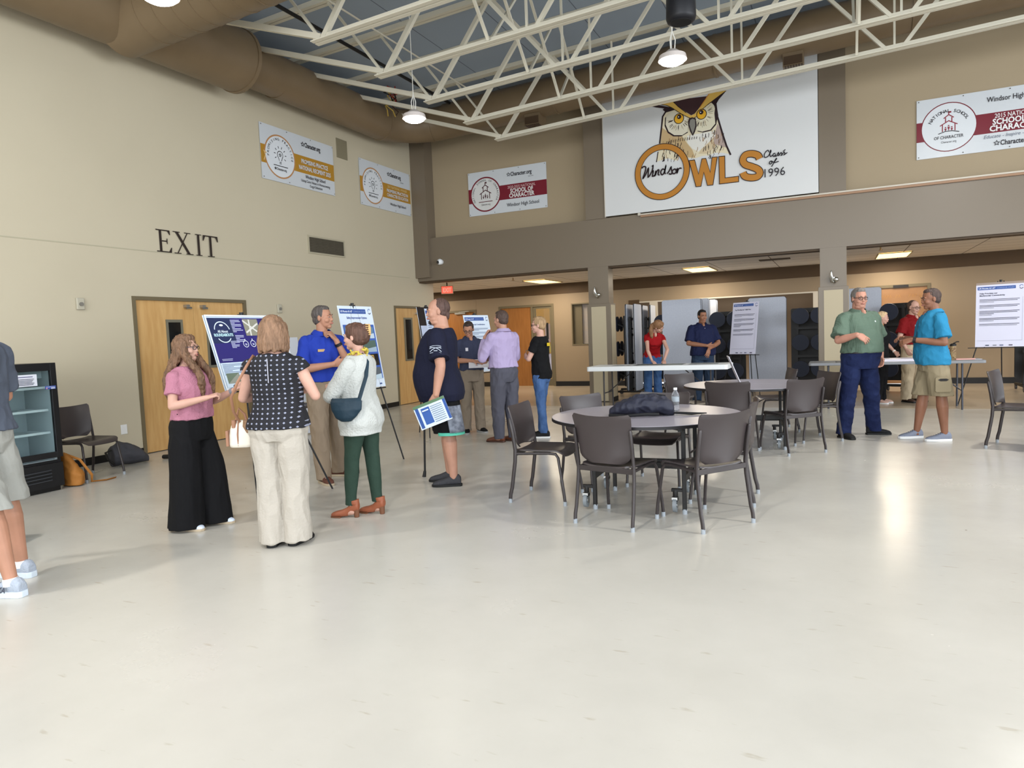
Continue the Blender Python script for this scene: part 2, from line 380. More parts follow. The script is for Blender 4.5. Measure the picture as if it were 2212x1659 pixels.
# double door on the left wall
o=thing('door_1','x','x'); del o['label'],o['category']; o['kind']='structure'; o.location=(XL,D1[0],0)
T=Matrix.Translation((-XL,-D1[0],0))
frame_yz('f',*D1).build('door_frame',m_frame,o,smooth=False,mt=T)
ym=(D1[0]+D1[1])/2
for s,(y0,y1) in ((1,(D1[0]+.05,ym-.002)),(-1,(ym+.002,D1[1]-.05))):
    lf=MB().box(XL-.07,XL-.02,y0,y1,.012,D1[2]-.05).build('door_leaf',m_wood,o,smooth=False,mt=T)
    a,b_=(6.93,7.21) if s==1 else (7.63,7.91)
    f=MB()
    for q in ((a,b_,1.84,1.88),(a,b_,1.14,1.18),(a,a+.035,1.14,1.88),(b_-.035,b_,1.14,1.88)): f.box(XL-.021,XL-.008,q[0],q[1],q[2],q[3])
    wf=f.build('window_frame',M('lite_frame',(120,116,100),.4,metal=.3),lf,smooth=False,mt=T)
    MB().box(XL-.022,XL-.014,a+.03,b_-.03,1.17,1.85).build('glass',m_dglass,lf,smooth=False,mt=T)
    yh=ym-s*.075 if s==-1 else ym-.075
    h=MB(); 
    if s==-1:
        h.cyl((XL-.03,yh,1.02),(XL+.04,yh,1.02),.028); h.tube([(XL+.045,yh,1.02),(XL+.05,yh+.05,1.02),(XL+.045,yh+.12,1.02)],.012,8)
        h.build('handle',m_steel,lf,mt=T)
    c=MB(); yc=(7.28 if s==1 else 7.57); c.box(XL-.02,XL+.05,yc-.03,yc+.03,2.06,2.10); c.cyl((XL+.03,yc-.02,2.05),(XL+.06,yc+.05,2.05),.016,8); c.build('closer_bracket',m_steel,lf,mt=T)
    for zz in (.25,1.1,1.95):
        yy=y0 if s==1 else y1
        MB().box(XL-.03,XL-.004,yy-.014,yy+.014,zz-.06,zz+.06).build('hinge',m_steel,lf,smooth=False,mt=T)
# single door on the left wall
o=thing('door_2','x','x'); del o['label'],o['category']; o['kind']='structure'; o.location=(XL,D2[0],0)
T=Matrix.Translation((-XL,-D2[0],0))
frame_yz('f',*D2).build('door_frame',m_frame,o,smooth=False,mt=T)
lf=MB().box(XL-.07,XL-.02,D2[0]+.05,D2[1]-.05,.012,2.15).build('door_leaf',m_wood,o,smooth=False,mt=T)
f=MB(); a,b_=13.0,13.34
for q in ((a,b_,1.90,1.94),(a,b_,.97,1.01),(a,a+.05,.97,1.94),(b_-.05,b_,.97,1.94)): f.box(XL-.021,XL-.004,*q)
f.build('window_frame',M('lite_frame'),lf,smooth=False,mt=T); MB().box(XL-.022,XL-.012,a+.04,b_-.04,1.0,1.91).build('glass',m_dglass,lf,smooth=False,mt=T)
MB().cyl((XL-.03,13.54,1.03),(XL+.04,13.54,1.03),.026).tube([(XL+.04,13.54,1.03),(XL+.05,13.47,1.03),(XL+.045,13.43,1.03)],.011,8).build('handle',m_steel,lf,mt=T)
MB().box(XL-.02,XL+.05,13.5,13.56,2.02,2.06).cyl((XL+.03,13.48,2.02),(XL+.06,13.56,2.02),.016,8).build('closer_bracket',m_steel,lf,mt=T)
for zz in (.25,1.1,1.95): MB().box(XL-.03,XL-.004,D2[0]+.036,D2[0]+.064,zz-.06,zz+.06).build('hinge',m_steel,lf,smooth=False,mt=T)
# far doors
def far_frame(o,x0,x1,z1,mull=None):
    f=MB(); t=.06
    f.box(x0,x0+t,YF-.02,YF+.1,0,z1); f.box(x1-t,x1,YF-.02,YF+.1,0,z1); f.box(x0,x1,YF-.02,YF+.1,z1-t,z1)
    if mull: f.box(mull-.03,mull+.03,YF-.02,YF+.1,0,z1)
    return f.build('door_frame',m_frame,o,smooth=False)
def sdoor(n):
    o=thing('door_%d'%n,'x','x'); del o['label'],o['category']; o['kind']='structure'; return o
o=sdoor(3); far_frame(o,*DD,mull=-7.66)
MB().box(DD[0]+.06,-7.69,YF+.02,YF+.06,.01,DD[2]-.06).build('door_leaf',m_wood2,o,smooth=False)
gl=MB(); gl.box(-7.63,-7.56,YF+.02,YF+.06,.01,DD[2]-.06); gl.box(-7.14,-7.07,YF+.02,YF+.06,.01,DD[2]-.06); gl.box(-7.63,-7.07,YF+.02,YF+.06,.01,.2); gl.box(-7.63,-7.07,YF+.02,YF+.06,DD[2]-.12,DD[2]-.06)
l2=gl.build('glazed_leaf',m_frame,o,smooth=False)
MB().box(-7.56,-7.14,YF+.035,YF+.042,.2,DD[2]-.12).build('glass',M('clear_glass',(250,250,250),.03,trans=1,ior=1.45),l2,smooth=False)
MB().tube([(-7.74,YF-.02,1.0),(-7.8,YF-.04,1.0),(-7.88,YF-.03,1.0)],.014,8).build('handle',m_steel,o)
MB().box(-7.25,-7.19,YF-.0,YF+.02,1.3,1.75).build('push_plate',m_black,l2,smooth=False)
o=sdoor(4); far_frame(o,*LD); MB().box(LD[0]+.06,LD[1]-.06,YF+.02,YF+.06,.01,LD[2]-.06).build('door_leaf',m_wood2,o,smooth=False)
MB().box(-10.1,-9.75,YF-.05,YF+.02,2.12,2.17).bar((-9.95,YF-.06,2.18),(-9.6,YF-.1,2.19),.02,.015).build('closer_arm',m_steel,o)
o=sdoor(5); far_frame(o,*RD); lf=MB().box(RD[0]+.06,RD[1]-.06,YF+.02,YF+.06,.01,RD[2]-.06).build('door_leaf',M('worn_veneer',(152,114,78),.5,var=(2.5,(140,102,66))),o,smooth=False)
MB().box(1.22,1.48,YF+.008,YF+.02,1.55,1.8).build('notice',M('navy_notice',(64,66,88),.5),lf,smooth=False)
p=Print(); random.seed(5)
for i,xx in enumerate([.92,.98,1.03,1.08,1.2,1.26,1.46,1.52,1.58,1.66]):
    p.line([(xx,1.93),(xx+.02,2.0),(xx+.035,1.93 if i%2 else 1.97)],.010,(160,116,66))
p.build('worn_marks',lf,mt=mt_axes((0,YF+.0195,0),(1,0,0),(0,0,1),(0,-1,0)))
MB().box(1.15,1.45,YF-.03,YF+.02,2.15,2.21).build('closer',M('dark_metal',(40,36,34),.4,metal=.5),o,smooth=False)
# pass-through window with a grey shutter
o=sdoor(6); o.name='window_1'
f=MB(); f.box(WN[0],WN[0]+.03,YF-.01,YF+.24,WN[2],WN[3]); f.box(WN[0],WN[1],YF-.015,YF+.24,WN[2],WN[2]+.03); f.box(WN[0],WN[1],YF-.01,YF+.24,WN[3]-.03,WN[3]); f.box(WN[1]-.03,WN[1],YF-.01,YF+.24,WN[2],WN[3]); f.build('window_frame',m_frame,o,smooth=False)
g=MB(); 
for i in range(27): g.box(WN[0]+.03,WN[1]-.03,YF+.205,YF+.225,WN[2]+.03+i*.04,WN[2]+.064+i*.04)
g.build('shutter',M('shutter_grey',(150,144,140),.5),o,smooth=False)
MB().box(WN[0]+.03,WN[0]+.26,YF+.12,YF+.16,WN[2]+.03,WN[3]-.03).build('side_panel',M('panel_olive',(98,88,66),.6),o,smooth=False)  # dull olive panel inside the left of the opening
# storage bay lining: sliding partition track and white jamb
f=MB(); f.box(SB[0],SB[1],YF-.012,YF+.03,SB[2]-.02,SB[2]+.012); f.box(SB[1]-.14,SB[1],YF-.012,YF+.05,0,SB[2])
f.box(-4.35,-4.15,YF-.01,YF+.05,0,SB[2]-.02)
struct(f,'trim_12',M('white_jamb',(205,196,180),.5),smooth=False)
struct(MB().box(-4.9,-4.62,YF-.02,YF+.05,0,SB[2]+.06),'trim_13',m_header,smooth=False)
# ------------------------------------------------------------------ ducts
def elbow(r):
    return None
mb=MB(); X=(0,0,1)
mb.tube([(-8.22,-9,5.78),(-8.22,8.1,5.78)],.46,36)
mb.tube([(-8.22,8.06,5.78),(-8.22,8.12,5.78)],.475,36)
o=mb.build('round_duct',m_duct); tag(o,'wide brown round air duct high along the left wall','duct')
mb=MB(); mb.tube([(-8.33,8.1,5.86),(-8.35,11.9,5.86)],.335,36); mb.tube([(-8.35,9.0,5.86),(-8.35,9.03,5.86)],.345,36)
pts=[(-8.35,11.88,5.86)]
for k in range(0,10):
    a=math.pi/2*k/9; pts.append((-8.35+1.0*(1-math.cos(a)),11.9+1.0*math.sin(a),5.86+.1*k/9))
mb.tube(pts,.335,36)
for q in ((1,2),(8,9)):
    A=Vector(pts[q[0]]);B=Vector(pts[q[1]]); mb.tube([A,A+(B-A).normalized()*.03],.347,36)
MBk=mb.build('round_duct',m_duct); tag(MBk,'narrower brown round duct turning the corner above the two gold banners','duct')
MB().add([(-8.0,12.9,5.0)],[]) 
mb=MB(); mb.tube([(-7.34,12.9,5.97),(16,12.9,5.97+23.3*.04)],.345,36)
for xx in (-4.9,-1.9,1.1,4.1): mb.tube([(xx,12.9,5.97+(xx+7.3)*.04),(xx+.04,12.9,5.97+(xx+7.3)*.04)],.357,36)
o=mb.build('round_duct',m_duct); tag(o,'brown round duct running along the back wall behind the trusses','duct')
for xx in (-5.35,-.62,3.6):
    zz=5.97+(xx+7.3)*.04
    g=MB(); g.box(xx-.16,xx+.16,12.72,13.08,zz-.52,zz-.3); g.build('collar',m_duct,o,smooth=False)
    g=MB()
    for i in range(7): g.box(xx-.13+i*.042,xx-.105+i*.042,12.70,13.0,zz-.525,zz-.515)
    g.box(xx-.14,xx+.14,12.705,12.72,zz-.49,zz-.36); g.bar((xx,12.85,zz-.52),(xx,12.85,zz-.6),.012,.012); g.build('register',M('grille_dark',(74,56,38),.6),o,smooth=False)
mb=MB(); r=.38
mb.tube([(-8.3,6.25,5.62),(16,6.25,5.62+24.3*.045)],r,36)
for i in range(24):
    xx=-7.6+i*.28; zc=5.62+(xx+8.3)*.045
    mb.tube([(xx,6.25,zc),(xx+.012,6.25,zc)],r+.006,36)
o=mb.build('round_duct',m_duct); tag(o,'brown spiral seam duct branching off across the roof at top left','duct')
# dark gap and pale bearing plate at the top of the left wall
struct(MB().box(XL,XL+.05,-9,13.3,6.18,6.42),'trim_14',m_white_steel,smooth=False)
# ------------------------------------------------------------------ roof trusses
def truss(y,first,label):
    t=thing('roof_truss',label,'truss',(-8.6,y,6.15),0,'open web trusses under the roof deck')
    T=Matrix.Translation((8.6,-y,-6.15)); X1=15.8; xs=-5.9
    b=MB()
    for s in (-.045,.045): 
        b.bar((xs,y+s,chordz(xs)),(X1,y+s,chordz(X1)),.066,.012); b.bar((xs,y+s*.35,chordz(xs)+.035),(X1,y+s*.35,chordz(X1)+.035),.008,.07)
    b.build('bottom_chord',m_white_steel,t,smooth=False,mt=T)
    b=MB(); 
    for s in (-.04,.04): b.bar((-8.6,y+s,deckz(-8.6)-.04),(X1,y+s,deckz(X1)-.04),.06,.075)
    b.build('top_chord',m_white_steel,t,smooth=False,mt=T)
    def web(name,p,q,w=.045):
        MB().bar(p,q,w,w).build(name,m_white_steel,t,smooth=False,mt=T)
    web('end_diagonal',(-8.55,y,deckz(-8.55)-.2),(xs+.12,y,chordz(xs)+.05),.07)
    nodes=[-5.75+2.19*i for i in range(10) if -5.75+2.19*i<X1-1]
    for i,x in enumerate(nodes):
        zb=chordz(x)+.03
        if i==0:
            web('web',(x,y,zb),(x+1.0,y,deckz(x+1)-.08),.06); web('web',(x-.05,y,zb),(x-.95,y,deckz(x-.95)-.08),.035)
        else:
            web('web',(x-.12,y,zb),(x-1.1,y,deckz(x-1.1)-.08),.05); web('web',(x,y,zb),(x,y,deckz(x)-.08),.03); web('web',(x+.12,y,zb),(x+1.1,y,deckz(x+1.1)-.08),.05)
    return t
TY=[12.22,10.99,9.71,8.42,7.1,5.62,4.4]
tl=['white open web roof truss closest to the owl mural wall','second white roof truss out from the owl mural wall','middle white roof truss, third out from the mural wall','fourth white roof truss out from the owl mural wall','white roof truss just beyond the spiral branch duct','white roof truss on the near side of the spiral branch duct','nearest white roof truss, above the top of the photo']
for y,l in zip(TY,tl): truss(y,0,l)
# cross bridging between the trusses
for bx in (-4.15,.25):
    for i in range(4):
        y0,y1=TY[i+1],TY[i]
        br=MB(); 
        br.bar((bx,y0+.06,chordz(bx)+.03),(bx+.0,y1-.06,deckz(bx)-.1),.035,.035); br.bar((bx+.06,y1-.06,chordz(bx)+.03),(bx+.06,y0+.06,deckz(bx)-.1),.035,.035)
        o=br.build('cross_brace',m_white_steel,smooth=False)
        tag(o,'steel cross brace %s, in the %s truss gap from the mural wall'%('left of the owl' if bx<0 else 'right of the owl',['first','second','third','fourth'][i]),'brace','cross braces between the roof trusses')
# sprinkler pipe, black, under the deck on the left
o=MB().cyl((-7.1,-2,6.22),(-7.1,12.6,6.22),.028,10).build('sprinkler_pipe',m_black); tag(o,'thin black pipe running under the roof near the left wall','pipe')
o=MB().cyl((-6.5,5.0,6.3),(-6.5,12.3,6.3),.014,8).build('conduit',m_white_steel); tag(o,'thin white conduit crossing the trusses near the black pipe','conduit')
# cable bundle at the duct corner
random.seed(3); t=thing('cable_bundle','tangle of dark, yellow and red cables hanging over the duct at the corner','cables',(-8.0,11.6,6.1))
for i in range(7):
    c=[(22,20,20),(180,150,70),(150,40,28),(60,40,30)][i%4]; pts=[]; x0=-.12+random.random()*.2
    for k in range(7): pts.append((x0+.2+random.uniform(-.07,.07),random.uniform(-.12,.12)+k*.01,.26-k*.085*(1.0 if i%2 else .6)))
    MB().tube(pts,.012,6).build('cable',M('cable_%d'%(i%4),c,.5),t)
OWL={'body': [(-2.922, 5.621), (-3.002, 5.522), (-3.027, 5.299), (-3.071, 4.984), (-3.097, 4.873), (-3.131, 4.688), (-3.023, 4.71), (-2.907, 4.722), (-2.754, 4.653), (-2.637, 4.787), (-2.526, 4.667), (-2.395, 4.649), (-2.265, 4.676), (-2.154, 4.664), (-2.025, 4.697), (-1.899, 4.678), (-1.752, 4.629), (-1.824, 4.795), (-1.9, 5.063), (-1.967, 5.347), (-1.989, 5.606), (-2.061, 5.655), (-2.433, 5.481), (-2.769, 5.632)], 'tan': [(-3.008, 5.315), (-3.044, 5.018), (-3.075, 4.946), (-2.844, 4.912), (-2.675, 4.792), (-2.545, 4.689), (-2.395, 4.658), (-2.448, 4.815), (-2.539, 4.941), (-2.63, 5.085), (-2.819, 5.153), (-2.932, 5.246)], 'tan2': [(-1.98, 5.167), (-2.074, 5.017), (-2.261, 4.824), (-2.338, 4.724), (-2.153, 4.697), (-2.023, 4.825), (-1.938, 4.995)], 'grey': [(-1.979, 5.221), (-2.037, 5.011), (-2.058, 4.867), (-1.932, 4.811), (-1.825, 4.759), (-1.9, 5.063)], 'white': [(-2.536, 5.089), (-2.035, 5.102), (-2.019, 5.008), (-2.149, 4.9), (-2.337, 4.761), (-2.447, 4.833), (-2.539, 4.959)], 'crown': [(-2.813, 5.774), (-2.501, 5.771), (-2.159, 5.75), (-2.226, 5.648), (-2.32, 5.545), (-2.387, 5.473), (-2.452, 5.451), (-2.544, 5.528), (-2.674, 5.643)], 'brow': [(-3.073, 5.769), (-2.918, 5.783), (-2.794, 5.771), (-2.692, 5.652), (-2.545, 5.515), (-2.453, 5.444), (-2.387, 5.468), (-2.292, 5.568), (-2.188, 5.696), (-2.104, 5.8), (-1.95, 5.79), (-1.806, 5.791), (-1.915, 5.735), (-2.043, 5.661), (-2.163, 5.591), (-2.275, 5.513), (-2.36, 5.413), (-2.426, 5.393), (-2.491, 5.417), (-2.639, 5.516), (-2.807, 5.657), (-2.92, 5.724)], 'tuftL': [(-3.22, 5.771), (-3.112, 5.763), (-2.997, 5.724), (-2.844, 5.667), (-2.751, 5.606), (-2.827, 5.595), (-2.923, 5.583), (-2.989, 5.647), (-2.96, 5.665), (-3.114, 5.71), (-3.191, 5.739)], 'tuftR': [(-1.806, 5.787), (-1.879, 5.714), (-1.943, 5.653), (-1.986, 5.587), (-1.974, 5.476), (-1.958, 5.364), (-1.977, 5.294), (-2.015, 5.227), (-2.029, 5.413), (-2.012, 5.537), (-2.08, 5.622), (-2.172, 5.574), (-2.042, 5.688), (-1.941, 5.752)], 'discL': [(-2.827, 5.595), (-2.639, 5.498), (-2.528, 5.405), (-2.509, 5.271), (-2.525, 5.162), (-2.629, 5.113), (-2.781, 5.137), (-2.884, 5.22), (-2.939, 5.36), (-2.925, 5.509)], 'discR': [(-2.342, 5.401), (-2.275, 5.5), (-2.135, 5.586), (-2.044, 5.598), (-2.01, 5.482), (-1.995, 5.334), (-2.015, 5.227), (-2.108, 5.132), (-2.255, 5.119), (-2.356, 5.154), (-2.381, 5.288)], 'beakO': [(-2.487, 5.401), (-2.435, 5.411), (-2.37, 5.382), (-2.354, 5.246), (-2.385, 5.14), (-2.431, 5.064), (-2.478, 5.155), (-2.509, 5.271), (-2.511, 5.355)], 'beak': [(-2.473, 5.368), (-2.426, 5.384), (-2.384, 5.358), (-2.379, 5.25), (-2.403, 5.171), (-2.432, 5.101), (-2.462, 5.189), (-2.49, 5.287)], 'W': [(-2.512, 4.619), (-2.406, 4.615), (-2.34, 4.342), (-2.271, 4.618), (-2.199, 4.615), (-2.124, 4.345), (-2.085, 4.617), (-1.99, 4.612), (-2.079, 4.109), (-2.18, 4.111), (-2.241, 4.366), (-2.299, 4.111), (-2.392, 4.115)], 'L': [(-1.963, 4.614), (-1.855, 4.609), (-1.857, 4.209), (-1.615, 4.208), (-1.616, 4.108), (-1.96, 4.11)], 'S': [(-1.244, 4.47), (-1.281, 4.54), (-1.385, 4.581), (-1.49, 4.571), (-1.536, 4.489), (-1.496, 4.405), (-1.388, 4.35), (-1.285, 4.291), (-1.244, 4.219), (-1.29, 4.156), (-1.402, 4.153), (-1.505, 4.194), (-1.544, 4.277)], 'outL': [(-2.923, 5.612), (-2.993, 5.52), (-3.023, 5.298), (-3.064, 5.021)], 'outL2': [(-3.097, 4.873), (-3.135, 4.679)], 'outR': [(-1.976, 5.349), (-1.926, 5.158), (-1.875, 4.967), (-1.824, 4.795), (-1.752, 4.616)], 'eyes': [(-2.683, 5.427), (-2.261, 5.437), (-2.678, 5.461), (-2.266, 5.475), (-2.685, 5.347), (-2.263, 5.351)], 'ring': [(-3.029, 4.483), (-3.016, 5.0), (-3.042, 3.958), (-3.557, 4.506), (-2.518, 4.46), (-3.018, 4.9), (-3.04, 4.059)], 'classbox': [(-1.169, 4.481), (-0.778, 4.513), (-1.086, 4.299), (-0.915, 4.338), (-1.169, 4.131), (-0.833, 4.122), (-1.167, 4.266)], 'script': [[(-3.42, 4.597), (-3.415, 4.604), (-3.408, 4.614), (-3.399, 4.623), (-3.389, 4.628), (-3.378, 4.629), (-3.364, 4.627), (-3.352, 4.622), (-3.344, 4.612), (-3.343, 4.597), (-3.346, 4.576), (-3.351, 4.553), (-3.358, 4.527), (-3.371, 4.494), (-3.387, 4.455), (-3.401, 4.42), (-3.406, 4.402), (-3.398, 4.406), (-3.381, 4.425), (-3.361, 4.451), (-3.344, 4.477), (-3.328, 4.508), (-3.312, 4.547), (-3.298, 4.577), (-3.289, 4.585), (-3.29, 4.556), (-3.297, 4.5), (-3.303, 4.444), (-3.302, 4.414), (-3.289, 4.419), (-3.268, 4.444), (-3.246, 4.479), (-3.228, 4.51), (-3.216, 4.538), (-3.207, 4.57), (-3.201, 4.598), (-3.198, 4.617), (-3.2, 4.622), (-3.208, 4.617), (-3.216, 4.61), (-3.222, 4.605)], [(-3.215, 4.489), (-3.21, 4.498), (-3.203, 4.513), (-3.197, 4.524), (-3.194, 4.524), (-3.199, 4.506), (-3.207, 4.474), (-3.215, 4.442), (-3.217, 4.422), (-3.208, 4.417), (-3.193, 4.421), (-3.178, 4.429), (-3.167, 4.434)], [(-3.199, 4.573), (-3.197, 4.574), (-3.195, 4.575), (-3.193, 4.576), (-3.191, 4.577)], [(-3.145, 4.517), (-3.151, 4.496), (-3.158, 4.465), (-3.165, 4.436), (-3.168, 4.421), (-3.164, 4.427), (-3.155, 4.446), (-3.146, 4.469), (-3.136, 4.488), (-3.128, 4.501), (-3.118, 4.512), (-3.109, 4.522), (-3.102, 4.527), (-3.096, 4.528), (-3.091, 4.525), (-3.088, 4.518), (-3.087, 4.509), (-3.09, 4.496), (-3.096, 4.478), (-3.102, 4.459), (-3.104, 4.445), (-3.1, 4.436), (-3.093, 4.43), (-3.085, 4.425), (-3.079, 4.422)], [(-2.98, 4.514), (-2.987, 4.518), (-2.997, 4.525), (-3.008, 4.529), (-3.018, 4.529), (-3.028, 4.52), (-3.039, 4.507), (-3.048, 4.491), (-3.053, 4.476), (-3.052, 4.461), (-3.046, 4.443), (-3.039, 4.429), (-3.031, 4.422), (-3.021, 4.422), (-3.01, 4.428), (-2.998, 4.44), (-2.987, 4.458), (-2.975, 4.49), (-2.963, 4.533), (-2.953, 4.572), (-2.949, 4.59), (-2.951, 4.577), (-2.96, 4.544), (-2.969, 4.505), (-2.975, 4.475), (-2.974, 4.457), (-2.97, 4.443), (-2.965, 4.433), (-2.962, 4.426)], [(-2.933, 4.431), (-2.927, 4.436), (-2.918, 4.443), (-2.908, 4.452), (-2.898, 4.465), (-2.886, 4.484), (-2.873, 4.508), (-2.862, 4.531), (-2.853, 4.544), (-2.85, 4.545), (-2.85, 4.539), (-2.851, 4.528), (-2.85, 4.515), (-2.846, 4.5), (-2.842, 4.481), (-2.838, 4.463), (-2.836, 4.447), (-2.838, 4.435), (-2.843, 4.424), (-2.849, 4.416), (-2.856, 4.412), (-2.866, 4.412), (-2.879, 4.417), (-2.89, 4.423), (-2.898, 4.427)], [(-2.787, 4.497), (-2.795, 4.493), (-2.806, 4.488), (-2.818, 4.482), (-2.826, 4.474), (-2.83, 4.463), (-2.831, 4.45), (-2.83, 4.437), (-2.827, 4.427), (-2.82, 4.42), (-2.81, 4.414), (-2.799, 4.412), (-2.789, 4.412), (-2.779, 4.417), (-2.769, 4.425), (-2.761, 4.435), (-2.756, 4.445), (-2.755, 4.456), (-2.759, 4.469), (-2.763, 4.48), (-2.768, 4.489), (-2.773, 4.493), (-2.778, 4.496), (-2.783, 4.496), (-2.787, 4.497)], [(-2.749, 4.473), (-2.745, 4.48), (-2.739, 4.491), (-2.733, 4.499), (-2.73, 4.499), (-2.731, 4.482), (-2.736, 4.454), (-2.74, 4.428), (-2.741, 4.415), (-2.737, 4.423), (-2.729, 4.445), (-2.72, 4.469), (-2.711, 4.487), (-2.701, 4.495), (-2.691, 4.499), (-2.681, 4.5), (-2.672, 4.5), (-2.666, 4.498), (-2.661, 4.493), (-2.658, 4.488), (-2.656, 4.485)], [(-1.087, 4.568), (-1.089, 4.575), (-1.091, 4.585), (-1.094, 4.594), (-1.099, 4.6), (-1.106, 4.6), (-1.115, 4.597), (-1.124, 4.591), (-1.133, 4.583), (-1.142, 4.573), (-1.151, 4.561), (-1.158, 4.547), (-1.163, 4.534), (-1.165, 4.52), (-1.165, 4.506), (-1.162, 4.492), (-1.157, 4.483), (-1.149, 4.479), (-1.139, 4.478), (-1.128, 4.479), (-1.118, 4.483), (-1.109, 4.488), (-1.1, 4.494), (-1.091, 4.503), (-1.083, 4.513), (-1.073, 4.527), (-1.063, 4.543), (-1.054, 4.558), (-1.048, 4.571), (-1.047, 4.581), (-1.049, 4.589), (-1.053, 4.594), (-1.056, 4.593), (-1.06, 4.585), (-1.065, 4.571), (-1.069, 4.554), (-1.071, 4.538), (-1.07, 4.523), (-1.067, 4.506), (-1.063, 4.491), (-1.058, 4.483), (-1.05, 4.484), (-1.04, 4.49), (-1.03, 4.499), (-1.023, 4.505)], [(-0.975, 4.524), (-0.98, 4.526), (-0.988, 4.529), (-0.996, 4.53), (-1.002, 4.528), (-1.008, 4.522), (-1.012, 4.513), (-1.016, 4.503), (-1.016, 4.495), (-1.014, 4.488), (-1.01, 4.481), (-1.004, 4.476), (-0.998, 4.474), (-0.991, 4.479), (-0.984, 4.489), (-0.977, 4.498), (-0.972, 4.503), (-0.972, 4.499), (-0.974, 4.49), (-0.976, 4.481), (-0.976, 4.475), (-0.972, 4.473), (-0.966, 4.473), (-0.959, 4.476), (-0.952, 4.482), (-0.945, 4.494), (-0.937, 4.512), (-0.93, 4.527), (-0.924, 4.535), (-0.92, 4.53), (-0.918, 4.516), (-0.917, 4.501), (-0.918, 4.489), (-0.922, 4.483), (-0.928, 4.479), (-0.934, 4.477), (-0.938, 4.475)], [(-0.918, 4.477), (-0.91, 4.488), (-0.899, 4.505), (-0.887, 4.521), (-0.879, 4.528), (-0.873, 4.524), (-0.869, 4.512), (-0.867, 4.498), (-0.867, 4.487), (-0.871, 4.482), (-0.877, 4.477), (-0.883, 4.475), (-0.888, 4.473)], [(-0.871, 4.474), (-0.862, 4.486), (-0.85, 4.504), (-0.837, 4.521), (-0.828, 4.529), (-0.822, 4.526), (-0.818, 4.515), (-0.816, 4.502), (-0.817, 4.492), (-0.821, 4.486), (-0.83, 4.48), (-0.837, 4.476), (-0.837, 4.476), (-0.825, 4.482), (-0.806, 4.493), (-0.786, 4.505), (-0.773, 4.512)], [(-0.845, 4.541), (-0.837, 4.547), (-0.825, 4.556), (-0.813, 4.564), (-0.806, 4.57)], [(-1.042, 4.4), (-1.047, 4.4), (-1.054, 4.4), (-1.061, 4.399), (-1.067, 4.395), (-1.072, 4.388), (-1.076, 4.379), (-1.079, 4.369), (-1.08, 4.361), (-1.077, 4.356), (-1.072, 4.352), (-1.066, 4.349), (-1.059, 4.349), (-1.053, 4.353), (-1.045, 4.358), (-1.038, 4.365), (-1.033, 4.372), (-1.034, 4.38), (-1.038, 4.389), (-1.042, 4.397), (-1.042, 4.4), (-1.036, 4.397), (-1.027, 4.388), (-1.016, 4.379), (-1.004, 4.377), (-0.992, 4.385), (-0.977, 4.398), (-0.964, 4.413), (-0.956, 4.424), (-0.954, 4.431), (-0.955, 4.436), (-0.959, 4.438), (-0.964, 4.434), (-0.971, 4.423), (-0.98, 4.406), (-0.989, 4.386), (-0.999, 4.368), (-1.011, 4.349), (-1.023, 4.329), (-1.035, 4.311), (-1.043, 4.299)], [(-1.008, 4.36), (-0.99, 4.364), (-0.964, 4.369), (-0.937, 4.374), (-0.919, 4.378)]]}
